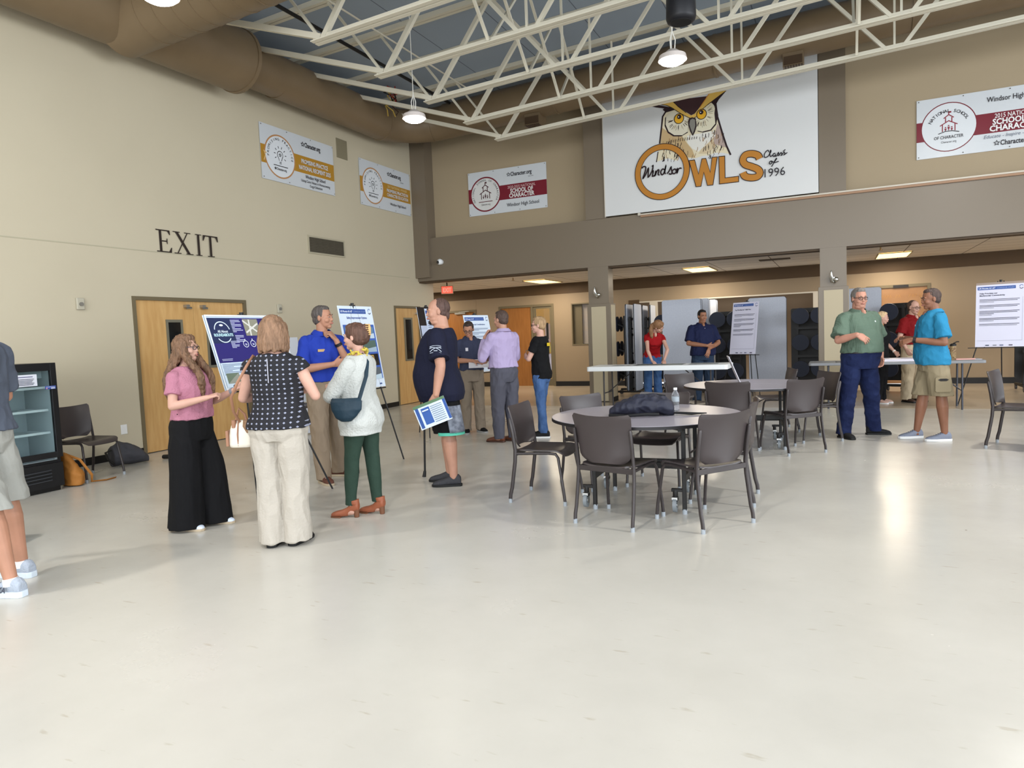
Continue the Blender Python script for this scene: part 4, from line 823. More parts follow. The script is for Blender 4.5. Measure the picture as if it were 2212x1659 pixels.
# things on the tables
def organic_obj(name,mb,mat,parent=None,voxel=.008,smooth=4,nz=None,mt=None):
    me=bpy.data.meshes.new('tmp'); me.from_pydata(mb.v,[],mb.f); 
    if mt is not None: me.transform(mt)
    ob=bpy.data.objects.new('tmp',me); COL.objects.link(ob)
    m=ob.modifiers.new('r','REMESH'); m.mode='VOXEL'; m.voxel_size=voxel; m.use_smooth_shade=True
    if smooth:
        s=ob.modifiers.new('s','SMOOTH'); s.factor=.5; s.iterations=smooth
    dg=bpy.context.evaluated_depsgraph_get(); me2=bpy.data.meshes.new_from_object(ob.evaluated_get(dg))
    bpy.data.objects.remove(ob); bpy.data.meshes.remove(me)
    if nz:
        sc,am,st=nz; vs=me2.vertices; nn=[v.normal.copy() for v in vs]
        for v,n in zip(vs,nn):
            q=Vector((v.co.x*sc*st[0],v.co.y*sc*st[1],v.co.z*sc*st[2])); d=.8*noise.noise(q)+.9*(.35-abs(noise.noise(q*1.3+Vector((7,3,1)))))*1.4
            v.co+=n*(am*d)
    me2.materials.clear(); 
    for mm in (mat if isinstance(mat,list) else [mat]): me2.materials.append(mm)
    me2.name=name; o=bpy.data.objects.new(name,me2); COL.objects.link(o)
    me2.polygons.foreach_set('use_smooth',[True]*len(me2.polygons))
    if parent: o.parent=parent
    return o
t=thing('backpack','dark navy backpack lying on the near round table','backpack',(-1.45,5.60,.745),math.radians(14))
b=MB().loft([((-.30,0,.035),(0,1,0),(0,0,1),.05,.02),((-.24,0,.055),(0,1,0),(0,0,1),.10,.045),((-.08,0,.085),(0,1,0),(0,0,1),.135,.08),((.08,0,.09),(0,1,0),(0,0,1),.14,.085),((.20,0,.075),(0,1,0),(0,0,1),.13,.07),((.26,0,.05),(0,1,0),(0,0,1),.10,.045)],20)
organic_obj('bag_body',b,M('navy_nylon',(36,38,52),.6,bump=(18,.6)),t,.008,2,(13,.016,(1,1,1)),mt=Matrix.Diagonal((.92,1,1,1)))
MB().tube([(.2,-.03,.02),(.3,-.06,.02),(.38,-.05,.013),(.5,-.03,.012)],[.02,.03,.035,.012],10,flat=.3,side=(0,1,0)).build('strap',M('black_webbing',(16,16,18),.7),t)
MB().tube([(.12,-.13,.02),(.02,-.2,.03),(-.14,-.2,.02),(-.28,-.1,.015)],.012,8,flat=.5).build('strap',M('black_webbing'),t)
MB().tube([(-.02,.02,.165),(.08,.04,.172),(.18,.03,.155)],.006,6).build('zip',M('black_webbing'),t)
t=thing('water_bottle','clear plastic water bottle with white cap on the near round table','bottle',(-1.245,5.88,.745))
MB().tube([(0,0,0),(0,0,.012),(0,0,.03),(0,0,.045),(0,0,.055),(0,0,.07),(0,0,.08),(0,0,.1),(0,0,.13),(0,0,.15),(0,0,.175),(0,0,.185)],[.026,.031,.032,.0295,.032,.0295,.032,.0315,.032,.029,.015,.013],24).build('bottle_body',M('pet_plastic',(240,245,250),.05,trans=.92,ior=1.2),t)
MB().cyl((0,0,.185),(0,0,.203),.0155,20).build('cap',M('cap_white',(235,238,240),.4),t); MB().tube([(0,0,.085),(0,0,.125)],[.0325,.0325],24,cap=False).build('label_wrap',M('label_clear',(206,216,222),.3,trans=.6),t)
t=thing('card_sign','thin white printed card propped up on the far round table','card',(-1.10,8.98,.745),math.radians(103))
Ty=Matrix.Rotation(math.radians(-22),4,'X'); MB().box(-.14,.14,-.004,.004,0,.36).build('card',M('card_white',(205,203,210),.5),t,smooth=False,mt=Ty)
# ------------------------------------------------------------------ folding tables
def folding_table(label,x0,x1,y0,y1,zt,mt_,th,mframe,leg_in,tilt=0):
    t=thing('folding_table',label,'table',((x0+x1)/2,(y0+y1)/2,0)); w=(x1-x0)/2; d=(y1-y0)/2
    MB().prism(rrect(2*w,2*d,.05,6),zt-th,zt).build('table_top',mt_,t,smooth=False,bevel=.008)
    for s in (-1,1):
        X=s*(w-leg_in); 
        for sy in (-1,1):
            l=MB().tube([(X,sy*(d-.12),zt-th),(X,sy*(d-.10),.03),(X,sy*(d-.10),0)],.0145,10).build('leg',mframe,t)
        MB().tube([(X,-d+.11,.3),(X,d-.11,.3)],.011,8).build('leg_brace',mframe,t)
        MB().tube([(X,0,.3),(X-s*.5,0,zt-th-.01)],.010,8).build('folding_strut',mframe,t)
    return t
m_hdpe=M('white_hdpe',(236,240,242),.4); m_fr=M('frame_dark',(58,56,58),.4,metal=.4)
folding_table('white plastic folding table in front of the woman in red',-4.23,-1.69,12.22,12.98,.80,m_hdpe,.085,m_fr,.30)
folding_table('grey folding table behind the man in green and man in cyan',-.43,2.07,12.58,13.32,.775,M('table_grey',(132,134,138),.5),.045,M('frame_grey',(70,72,80),.4,metal=.4),.30)
# papers spread on the white table
random.seed(11)
specs=[(-3.55,12.5,.5,.28,(190,190,196),'pale printed sheet at the left end of the white table'),(-2.95,12.62,.9,.42,(70,92,88),'large dark aerial map sheet in the middle of the white table'),(-2.15,12.6,.5,.4,(150,158,160),'printed map sheet at the right end of the white table')]
for x,y,a,b_,c,l in specs:
    o=thing('map_sheet',l,'paper',(x,y,.801),random.uniform(-.08,.08),'maps spread on the white table'); MB().box(-a/2-.02,a/2+.02,-b_/2-.02,b_/2+.02,0,.002).build('sheet',M('paper_white',(222,224,226),.5),o,smooth=False)
    P=Print(.0004); P.rect(-a/2,-b_/2,a/2,b_/2,c); rr=random.Random(int(x*100))
    for k in range(10):
        q=(rr.uniform(-a/2,a/2-.08),rr.uniform(-b_/2,b_/2-.06)); P.rect(q[0],q[1],q[0]+rr.uniform(.03,.08),q[1]+rr.uniform(.02,.06),rr.choice([(50,62,50),(150,150,140),(40,60,90),(96,120,96)]))
    P.line([(-a/2,-.05),(0,.02),(a/2,.08)],.02,(224,224,220)); P.build('printed_map',o,mt=Matrix.Translation((0,0,.002)))
for k,(z,w,l) in enumerate([(0,1.0,'bottom foam board in the white stack on the grey table'),(.012,.96,'middle foam board in the white stack on the grey table'),(.024,.92,'top foam board in the white stack on the grey table')]):
    o=MB().box(.45,.45+w,12.66+.02*k,13.2,.7755+z,.7755+z+.010).build('foam_board',M('foam_white',(226,222,232),.5),smooth=False); tag(o,l,'board','foam boards on the grey table')
o=MB().prism(rrect(.28,.16,.03),.776,.79,mt=Matrix.Translation((1.83,12.9,0))).build('pink_paper_pad',M('pink_paper',(224,170,160),.6),smooth=False); tag(o,'pale pink pad lying on the grey table beside the tumbler','pad')
o=MB().prism(rrect(.1,.07,.01),.776,.782,mt=Matrix.Translation((2.0,12.85,0))).build('name_card',M('card_white'),smooth=False); tag(o,'small white card at the right end of the grey table','card')
o=MB().prism(rrect(.16,.06,.02),.776,.786,mt=Matrix.Translation((.06,12.8,0))@Matrix.Rotation(.3,4,'Z')).build('marker_case',M('case_dark',(70,66,60),.5),smooth=False); tag(o,'small dark case lying on the left end of the grey table','case')
t=thing('tumbler','tall brown patterned tumbler with a black lid on the grey table','tumbler',(1.66,12.8,.776))
MB().tube([(0,0,0),(0,0,.01),(0,0,.22)],[.036,.04,.043],24).build('cup',M('tumbler_tan',(170,150,110),.4,var=(40,(96,62,40))),t); MB().tube([(0,0,.22),(0,0,.25),(0,0,.26)],[.045,.045,.03],24).tube([(.0,0,.26),(.05,0,.285),(.08,0,.285)],.009,8).build('lid',m_black,t); MB().tube([(-.045,0,.05),(-.075,0,.08),(-.075,0,.16),(-.045,0,.19)],.008,8).build('handle',M('tumbler_red',(110,36,30),.5),t)
# ------------------------------------------------------------------ stored folding tables and stool units in the corridor bay
m_pan=M('stored_top_grey',(184,190,202),.45,var=(40,(176,182,196)))
m_stool=M('stool_navy',(26,32,48),.6)
def stored_table(label,x,y,rz,w,h,z0,stools=True,lean=0,panel=True,cols=2,rows=3,backpanel=False):
    t=thing('folded_stool_table',label,'folded table',(x,y,0),rz,'folded cafeteria tables stored in the bay')
    Tm=Matrix.Rotation(lean,4,'Y')
    if panel:
        for k,dy in enumerate((-.02,.16)):
            o=MB().prism(rrect(w,h,.05,6),0,.03,mt=mt_axes((0,dy,z0+h/2),(1,0,0),(0,0,1),(0,-1,0))).build('table_leaf',m_pan,t,smooth=False,mt=Tm)
            MB().prism(rrect(w+.008,h+.008,.052,6),.006,.024,mt=mt_axes((0,dy,z0+h/2),(1,0,0),(0,0,1),(0,-1,0))).build('edge_band',m_black,o,smooth=False,mt=Tm)
    if stools:
        MB().prism(rrect(w*.98,1.55,.04,4),0,.03,mt=mt_axes((0,.30 if not panel else .2,1.0),(1,0,0),(0,0,1),(0,-1,0))).build('table_underside',m_black,t,smooth=False,mt=Tm)
    f=MB(); 
    for sx in (-1,1):
        f.bar((sx*w*.36,.08,.12),(sx*w*.30,.08,1.75),.04,.05); f.bar((sx*w*.42,-.25,.11),(sx*w*.42,.45,.11),.05,.04)
    for zz in (.14,.75,1.35,1.7): f.bar((-w*.38,.08,zz),(w*.38,.08,zz),.04,.05)
    f.build('frame',m_black,t,smooth=False,mt=Tm)
    for sx in (-1,1):
        for yy in (-.24,.44):
            MB().cyl((sx*w*.42-.015,yy,.05),(sx*w*.42+.015,yy,.05),.05,20).build('caster',M('caster_dark',(60,60,64),.4),t)
    if stools:
        for c in range(cols):
            for r in range(rows):
                sx=(c-(cols-1)/2)*.36; zz=.5+r*.55; yy=-.34 if not panel else .36
                s=MB().tube([(sx,yy,zz),(sx,yy+.025,zz),(sx,yy+.03,zz)],[.165,.17,.155],28).build('stool_seat',m_stool,t)
                MB().bar((sx,yy+.03,zz),(sx*.8,.1,zz-.12),.03,.03).build('stool_arm',m_black,s,smooth=False)
    return t
ST=[('pale grey folded table top standing left of the man in navy polo',-3.04,15.2,math.radians(0),.83,1.92,.15,True,0,True,2,3),
('pale grey folded table top standing behind the storage easel',-1.36,16.0,0,.77,1.78,.26,True,0,True,2,3),
('folded table with a grey leaf edge, second behind the man in navy',-2.96,16.1,0,.7,1.95,.15,True,0,True,2,3),
('folded table turned side on beside the left lower column',-4.03,15.1,math.radians(93),.75,1.9,.12,True,0,True,2,3),
('folded table turned side on behind the woman in red',-3.98,16.3,math.radians(95),.75,1.9,.12,True,0,True,2,3),
('folded table with a pale edge, third behind the man in navy polo',-2.92,17.0,0,.7,1.95,.15,False,0,True,2,3),
('folded stool unit showing round navy seats behind the woman in red',-3.36,15.75,0,.56,1.7,.1,True,0,False,2,3),
('folded stool unit behind the man in navy polo',-2.12,15.55,0,.66,1.7,.1,True,0,False,2,3),
('folded stool unit with a grid of round navy seats beside the right column',-.50,15.9,0,.8,1.7,.1,True,0,False,2,3),
('deeper folded stool unit beside the right column',-.25,16.6,0,.8,1.7,.1,True,0,False,2,3),
('pale grey folded table top just behind the man in green',.50,16.0,0,.66,1.85,.27,False,0,True,2,3),
('folded stool unit with big round seats in front of the worn door',1.02,15.6,math.radians(-18),.5,1.6,.1,True,0,False,1,3),
('folded stool unit cut off by the right edge of the photo',3.5,15.9,0,.8,1.7,.1,True,0,False,2,3)]
for a in ST: stored_table(*a)
# ------------------------------------------------------------------ easels and posters
m_easel=M('easel_black',(24,24,26),.4)
BL=(52,82,150); BL2=(74,104,170)
def lines(P,x0,y0,x1,n,dy,c=(70,72,86),seed=1,h=.008):
    r=random.Random(seed)
    for i in range(n): P.rect(x0,y0-i*dy,x0+(x1-x0)*(r.uniform(.82,1) if (i+1)%3 else r.uniform(.25,.6)),y0-i*dy+h,c); P.z-=P.step if i<n-1 else 0
def easel(label,x,y,rz,zb,spread=.48,top=1.85,lean=.2,depth=.6,h=.9):
    top=zb+h*math.cos(lean)+.02
    # faces local -Y; board ledge at zb
    t=thing('easel',label,'easel',(x,y,0),rz,'black tripod display easels'); la=math.tan(lean)
    def yy(z): return (z-zb)*la
    for s in (-1,1):
        MB().tube([(s*spread,yy(0)-.0,0),(s*.04,yy(top),top)],.009,8).build('leg',m_easel,t)
    MB().tube([(0,yy(0)+depth,0),(0,yy(top)+.01,top)],.009,8).build('leg',m_easel,t)
    MB().tube([(0,yy(top)-.0,top-.05),(0,yy(top)-.0,top+.02)],[.016,.02],10).build('top_clip',m_easel,t)
    MB().bar((-spread*.78,yy(zb)-.0,zb-.012),(spread*.78,yy(zb),zb-.012),.02,.012).tube([(-.2,yy(zb)-.04,zb+.0),(-.2,yy(zb),zb-.012)],.006,6).tube([(.2,yy(zb)-.04,zb+.0),(.2,yy(zb),zb-.012)],.006,6).build('ledge',m_easel,t)
    return t
def poster(label,x,y,rz,zb,w,h,lean,draw,cat='poster',th=.006,col=(214,226,240)):
    o=thing('poster_board',label,cat,(x,y,zb),rz,'display posters on easels')
    T=Matrix.Rotation(-lean,4,'X')@Matrix.Translation((0,-.022,0))
    MB().box(-w/2,w/2,-th,0,0,h).build('board',M('poster_base_%d'%col[0],col,.45),o,smooth=False,mt=T)
    P=Print(.0003); draw(P,w,h); P.build('printed_design',o,mt=T@mt_axes((-w/2,-th,0),(1,0,0),(0,0,1),(0,-1,0)),gloss=1); return o
def header(P,w,h,t1='US Route 61-67',t2='CORRIDOR STUDY',bh=.055):
    P.rect(.02,h-.035-bh,w*.80,h-.035,BL); P.text(t1,.035,h-.035-bh*.72,bh*.42,(230,236,246),fit=w*.34,bold=.02); P.text(t2,.04+w*.36,h-.035-bh*.72,bh*.36,(150,170,210),fit=w*.36)
    P.ring(w*.91,h-.055,.018,.026,BL,20,20,200); P.ring(w*.91,h-.068,.018,.028,(60,60,90),20,200,340)
def d_round(P,w,h):
    P.rect(0,0,w,h,(200,216,232)); P.rect(.02,h*.36,w-.02,h-.025,(46,40,112)); P.rect(.02,h*.62,w*.32,h-.025,(36,46,84)); P.rect(w*.72,h*.36,w-.02,h-.025,(52,38,84))
    P.ring(.17,h-.15,.083,.092,(214,228,238),30,10,170); P.ring(.17,h-.17,.083,.092,(214,228,238),30,215,325)
    P.text('All About',.17,h-.165,.024,(220,230,240),'C',fit=.12,bold=.02); P.text('ROUNDABOUTS',.17,h-.20,.026,(190,226,236),'C',fit=.22,bold=.04); P.ellipse(.17,h-.095,.022,.010,(220,226,236))
    lines(P,.29,h-.05,.42,9,.014,(196,200,226),3,.006); lines(P,.30,h-.20,.42,5,.014,(196,200,226),4,.006)
    P.rect(.44,h-.20,.63,h-.035,(140,138,122)); 
    for a in ((.44,h-.05,.63,h-.19),(.45,h-.17,.62,h-.08),(.5,h-.2,.52,h-.04)): P.line([(a[0],a[1]),(a[2],a[3])],.016,(214,212,206))
    for xx in (.40,.49,.58): P.ring(xx,h-.28,.028,.034,(220,226,240),24); P.ellipse(xx,h-.238,.007,.007,(220,226,240),10); P.rect(xx-.014,h-.283,xx+.014,h-.277,(186,190,224)); P.rect(xx-.01,h-.293,xx+.012,h-.287,(206,210,234))
    lines(P,.22,h-.255,.33,6,.012,(186,190,224),6,.006); lines(P,.06,h*.40,.2,2,.012,(180,184,220),7,.005)
    lines(P,.75,h-.06,.90,2,.016,(200,200,220),8,.008); 
    for k in range(5): lines(P,.76,h-.11-k*.055,.90,2,.016,(170,166,196),9+k,.007)
    P.rect(.025,.02,w-.02,h*.355,(206,222,236)); lines(P,.04,h*.33,.30,9,.012,(80,100,140),12,.005)
    P.rect(.05,.055,.20,.15,(110,124,106)); P.poly([(.05,.055),(.12,.055),(.18,.09),(.20,.15),(.13,.11)],(150,152,140)); P.ellipse(.14,.028,.05,.022,(98,92,92)); P.ellipse(.13,.026,.02,.008,(150,140,130))
    P.rect(.32,.04,.6,.2,(150,168,190)); P.rect(.64,.04,.9,.2,(120,138,120)); lines(P,.33,h*.33,.9,3,.014,(90,110,150),14,.006)
    P.line([(.008,.008),(w-.008,.008),(w-.008,h-.008),(.008,h-.008),(.008,.008)],.016,(226,234,240))
def d_safety(P,w,h):
    header(P,w,h); P.text('Safety Improvement Options',w*.5,h-.15,.026,(40,70,150),'C',fit=w*.6,bold=.02)
    P.rect(.03,.10,w-.02,h-.22,(64,98,176))
    cells=[((96,130,160),(190,206,220)),((84,104,96),(160,180,196)),((22,20,18),(198,160,84)),((90,98,104),(190,210,222))]
    hh=(h-.32)/4
    for k in range(4):
        y0=h-.235-(k+1)*hh; 
        for x0,x1 in ((.05,w*.48),(w*.53,w-.045)):
            P.rect(x0,y0+.012,x1,y0+hh-.012,cells[k][0]); P.poly([(x0,y0+.012),(x1,y0+.012),(x1,y0+hh*.45),(x0+.03,y0+hh*.3)],cells[k][1] if k!=2 else (40,36,30))
            if k==2: P.line([((x0+x1)/2-.03,y0+.05),((x0+x1)/2-.02,y0+.13),((x0+x1)/2+.03,y0+.13),((x0+x1)/2+.04,y0+.05),((x0+x1)/2-.03,y0+.05)],.014,(198,160,84))
    lines(P,.05,.06,.3,2,.018,(90,110,150),3); P.rect(w-.11,.03,w-.07,.046,(60,80,140))
def d_multi(P,w,h):
    header(P,w,h); P.text('Multimodal Considerations',w*.5,h-.165,.024,(50,76,130),'C',fit=w*.6,bold=.02)
    for k in range(4): lines(P,.05,h-.22-k*.065,w-.05,3,.016,(86,104,140),20+k,.006)
    lines(P,.12,h-.48,w*.42,1,.02); lines(P,w*.6,h-.47,w*.9,3,.02,(86,104,140),4,.007)
    P.rect(.07,.27,w*.46,.38,(96,160,212)); P.rect(.07,.27,w*.46,.30,(60,96,140)); P.rect(.07,.13,w*.46,.24,(110,166,210)); P.rect(.07,.13,w*.46,.16,(64,100,132)); P.rect(w*.62,.32,w*.88,.332,(100,114,146))
    P.ellipse(w*.35,.05,.03,.018,(46,60,110)); P.ellipse(w*.6,.05,.03,.018,(90,60,90))
def d_key(P,w,h,t2=None):
    header(P,w,h,bh=.05); 
    if t2: P.text('Help Prioritize our',.05,h-.155,.022,(40,42,66),fit=.24,bold=.03); P.text('Multimodal Connectivity',.05,h-.19,.022,(40,42,66),fit=.34,bold=.03)
    else: P.text('Top Priorities for Traffic Flow',.05,h-.165,.024,(40,42,66),fit=.36,bold=.03)
    y=h-.25
    for k,n in enumerate((3,3,4,3,2)):
        for j in range(n): P.rect(.05,y,.05+(w-.1)*((.95,.9,.35,.3)[min(j,3)] if n>1 else .8),y+(.008 if j<n-1 else .005),(58,58,70)); y-=.021
        y-=.032
    P.line([(.03,h*.1),(w-.04,h*.1),(w-.04,h*.78)],.003,(150,150,165))
    for k,(xx,c) in enumerate(((.14,(60,70,90)),(.24,(130,130,140)),(.33,(80,90,120)),(.45,(70,60,80)))): P.rect(xx,.018,xx+.05,.034,c)
easel('black easel holding the purple roundabouts poster behind the woman in the dotted top',-4.86,4.84,math.radians(92),1.06,.5,1.98,.30,.25,.70)
poster('purple and white roundabouts poster with three clock icons, on an easel',-4.88,4.84,math.radians(92),1.06,.94,.70,.30,d_round,th=.008)
easel('black easel behind the woman in the white cardigan',-4.92,6.50,math.radians(90),.90,.44,1.97,.16,.5,.97)
poster('blue and white safety improvement poster behind the white cardigan woman',-4.94,6.53,math.radians(90),.90,.62,.97,.16,d_safety)
easel('black easel beside the man holding a map',-5.12,9.86,math.radians(78),.88,.46,1.9,.20,.4,.93)
poster('blue-headed text poster with two small blue pictures, behind the man holding a map',-5.12,9.86,math.radians(78),.88,.62,.93,.20,d_multi)
easel('black easel left of the man in the navy t-shirt',-5.52,9.02,math.radians(90),.95,.5,1.97,.14,.5,.98)
def d_disp(P,w,h):
    P.rect(0,0,w,h,(30,24,26)); P.rect(.03,.06,.22,.34,(196,204,224)); P.rect(.03,.4,.22,.7,(190,200,222))
    P.rect(.2,.1,w,h-.02,(204,216,236)); P.rect(.22,h-.1,w-.02,h-.05,BL); P.rect(.26,h*.5,w-.02,h*.56,BL2); P.rect(.28,.2,w-.04,h*.48,(120,120,96)); lines(P,.24,h-.16,w-.05,6,.03,(90,104,140),3)
poster('dark display board with white sheets and blue headings, behind the navy t-shirt man',-5.52,9.02,math.radians(90),.95,.62,.98,.14,d_disp)
easel('black easel in front of the stored grey table tops',-1.70,14.5,math.radians(-24),.88,.45,1.98,.17,.5,1.05)
poster('white text poster with a blue header in front of the stored table tops',-1.70,14.48,math.radians(-24),.88,.57,1.05,.17,lambda P,w,h:d_key(P,w,h),col=(206,206,224))
easel('black easel at the right edge holding a flip chart',2.38,13.43,math.radians(-14),.94,.55,2.05,.13,.7,1.05)
o=poster('flip chart sheet with blue header on the easel at the right edge',2.38,13.42,math.radians(-14),.94,.66,1.05,.13,lambda P,w,h:(P.rect(0,h*.965,w,h,(150,134,124)),d_key(P,w,h*.97,1)),col=(206,206,222))
# fruit posters on the wall chair
def d_fruit(P,w,h):
    P.ellipse(.1,h-.14,.02,.02,(74,100,160)); P.ellipse(.2,h-.26,.06,.07,(40,64,140)); P.rect(.15,h-.265,.25,h-.25,(200,208,230)); lines(P,.14,h-.14,.3,2,.02,(170,174,184),2,.006)
    P.ellipse(.24,h-.40,.022,.035,(196,170,90)); P.ellipse(.29,h-.44,.03,.04,(168,70,50)); P.ellipse(.36,h-.45,.012,.014,(90,60,110)); P.ellipse(.2,h-.54,.012,.012,(74,100,160))
    P.ellipse(.27,h-.56,.03,.03,(196,196,110)); P.ellipse(.32,h-.55,.035,.04,(66,130,60)); P.rect(.16,h-.735,.36,h-.728,(120,126,132)); P.rect(.17,h-.722,.34,h-.715,(150,154,160)); P.ellipse(.40,h-.72,.02,.02,(110,150,90))
    P.ellipse(.3,h-.85,.01,.01,(90,80,140)); P.ellipse(.33,h-.88,.01,.01,(150,60,90)); P.ellipse(.27,h-.98,.055,.06,(58,110,58)); P.line([(.25,h-1.0),(.29,h-.96)],.012,(190,210,190)); P.ellipse(.42,h-.98,.055,.06,(172,60,46)); P.text('G',.42,h-.995,.035,(226,214,204),'C',bold=.05)
def d_fruit2(P,w,h):
    P.ellipse(.08,h-.1,.025,.028,(60,84,150)); P.ellipse(.17,h-.08,.025,.02,(190,150,60)); P.ellipse(.17,h-.13,.025,.022,(110,120,60)); P.ellipse(.33,h-.13,.075,.08,(204,184,40)); P.rect(.28,h-.14,.38,h-.11,(226,220,190))
for (x,y,zb,w,h,lean,dr,l) in ((-8.12,8.74,.47,.55,1.10,.10,d_fruit,'tall white poster with fruit and leaf icons standing on the wall chair'),(-7.66,8.74,.02,.5,.40,.18,d_fruit2,'low white poster with yellow circle leaning under the wall chair')):
    o=thing('fruit_poster',l,'poster',(x,y,zb),math.radians(90)); T=Matrix.Rotation(-lean,4,'X')
    MB().box(-w/2,w/2,-.006,0,0,h).build('board',M('poster_base_w',(204,208,216),.5),o,smooth=False,mt=T); P=Print(.0006); dr(P,w,h); P.build('printed_design',o,mt=T@mt_axes((-w/2,-.006,0),(1,0,0),(0,0,1),(0,-1,0)))
t=thing('milk_crate','black slatted plastic crate on the floor behind the man in the blue polo','crate',(-7.5,9.2,0))
f=MB(); 
for z in range(6):
    for q in ((-.17,.17,-.17,-.15),(-.17,.17,.15,.17),(-.17,-.15,-.17,.17),(.15,.17,-.17,.17)): f.box(q[0],q[1],q[2],q[3],.02+z*.045,.04+z*.045)
for sx in (-.17,.15):
    for sy in (-.17,.15): f.box(sx,sx+.02,sy,sy+.02,0,.28)
f.box(-.17,.17,-.17,.17,0,.015); f.build('crate_body',m_black,t,smooth=False)
# ------------------------------------------------------------------ drinks fridge and bags by the left wall
t=thing('drinks_fridge','black glass-door drinks fridge with empty shelves by the left wall','fridge',(-7.78,4.22,0),math.radians(90))
# local: width along x, front faces -y
w=.33; f=MB()
f.box(-w,w,-.25,.28,.30,.33); f.box(-w,-w+.03,-.25,.28,.05,1.36); f.box(w-.03,w,-.25,.28,.05,1.36); f.box(-w,w,.25,.28,.05,1.36); f.box(-w,w,-.25,.28,1.33,1.36); f.box(-w,w,-.28,.28,.05,.30)
f.build('cabinet',M('fridge_black',(22,22,24),.35),t,smooth=False)
f=MB(); f.box(-w+.03,w-.03,.235,.25,.33,1.33); f.box(-w+.03,-w+.035,-.24,.25,.33,1.33); f.box(w-.035,w-.03,-.24,.25,.33,1.33); f.box(-w+.03,w-.03,-.24,.25,.33,.335); f.box(-w+.03,w-.03,-.1,.25,1.2,1.33)
f.build('liner',M('fridge_liner',(172,182,186),.4),t,smooth=False)
for z in (.62,.86,1.1):
    s=MB(); s.box(-w+.04,w-.04,-.18,-.165,z-.012,z+.012)
    for i in range(14): s.bar((-w+.05+i*.044,-.17,z),(-w+.05+i*.044,.23,z),.004,.004)
    s.build('shelf',M('shelf_white',(216,224,226),.4),t,smooth=False)
dr=MB(); 
for q in ((-w,w,.36,.42),(-w,w,1.28,1.36),(-w,-w+.06,.36,1.36),(w-.06,w,.36,1.36)): dr.box(q[0],q[1],-.30,-.26,q[2],q[3])
d=dr.build('door',M('fridge_black'),t,smooth=False,bevel=.004)
MB().box(-w+.06,w-.06,-.285,-.28,.42,1.28).build('glass',M('fridge_glass',(235,245,245),.02,trans=1,ior=1.1),d,smooth=False)
P=Print(); P.rect(-.12,1.13,.13,1.25,(214,216,226)); P.rect(-.09,1.222,.09,1.232,(110,110,140))
for i in range(5): P.rect(-.09+.01*(i%2),1.20-i*.014,.1-.01*(i%3),1.206-i*.014,(60,60,76))
P.rect(.20,1.085,.31,1.12,(60,80,150)); P.rect(.21,1.104,.30,1.112,(150,160,200)); P.rect(.26,1.09,.30,1.099,(224,226,236)); P.ellipse(.216,1.095,.008,.007,(200,140,150)); P.build('sticker',d,mt=mt_axes((0,-.30,0),(1,0,0),(0,0,1),(0,-1,0)))
lv=MB(); 
for z in (.12,.155,.19,.225):
    lv.bar((-.2,-.29,z),(.2,-.29,z+.008),.012,.01)
lv.build('grille',M('fridge_grille',(52,54,58),.4),t,smooth=False); MB().box(-w+.02,w-.02,-.24,.25,0,.05).build('plinth',m_black,t,smooth=False)
# ochre bag slumped behind the fridge
t=thing('ochre_bag','mustard coloured canvas bag slumped between the fridge and the wall chair','bag',(-7.62,4.72,0))
b=MB().loft([((0,-.0,.01),(1,0,0),(0,1,0),.15,.09),((0,0,.12),(1,0,0),(0,1,0),.15,.09),((-.03,-.02,.24),(1,0,0),(0,1,0),.11,.06),((-.06,-.05,.36),(1,0,0),(0,1,0),.05,.03)],18)
organic_obj('bag_body',b,M('mustard_canvas',(158,102,40),.7,bump=(20,.4)),t,.009,3,(10,.01,(1,1,1)))
MB().tube([(-.06,-.05,.36),(.06,.05,.28),(.14,.12,.1),(.10,.14,.02),(.14,.28,.01),(.10,.42,.008)],.014,8,flat=.4).build('strap',M('mustard_canvas'),t)
t=thing('backpack','charcoal grey backpack lying on the floor by the wall chair','backpack',(-8.22,5.80,0),math.radians(75))
b=MB().loft([((-.24,0,.13),(0,1,0),(0,0,1),.14,.12),((-.12,0,.16),(0,1,0),(0,0,1),.17,.15),((.05,0,.14),(0,1,0),(0,0,1),.17,.13),((.20,0,.10),(0,1,0),(0,0,1),.14,.09),((.30,0,.05),(0,1,0),(0,0,1),.09,.04)],20)
organic_obj('bag_body',b,M('charcoal_fabric',(62,62,68),.75,bump=(16,.5)),t,.009,2,(8,.012,(1,1,1)),mt=Matrix.Diagonal((.80,.85,1.0,1)))
MB().tube([(-.19,-.1,.03),(-.27,-.12,.12),(-.27,-.05,.2),(-.18,-.02,.22)],.014,8,flat=.4).build('strap',m_black,t)
o=organic_obj('dark_shoe',MB().loft([((-.13,0,.03),(0,1,0),(0,0,1),.035,.028),((0,0,.03),(0,1,0),(0,0,1),.045,.03),((.12,0,.025),(0,1,0),(0,0,1),.03,.02)],14),m_black,None,.006,2); o.location=(-8.0,6.28,0); o.rotation_euler=(0,0,.4); tag(o,'small dark shoe-like item on the floor at the double doors','shoe')
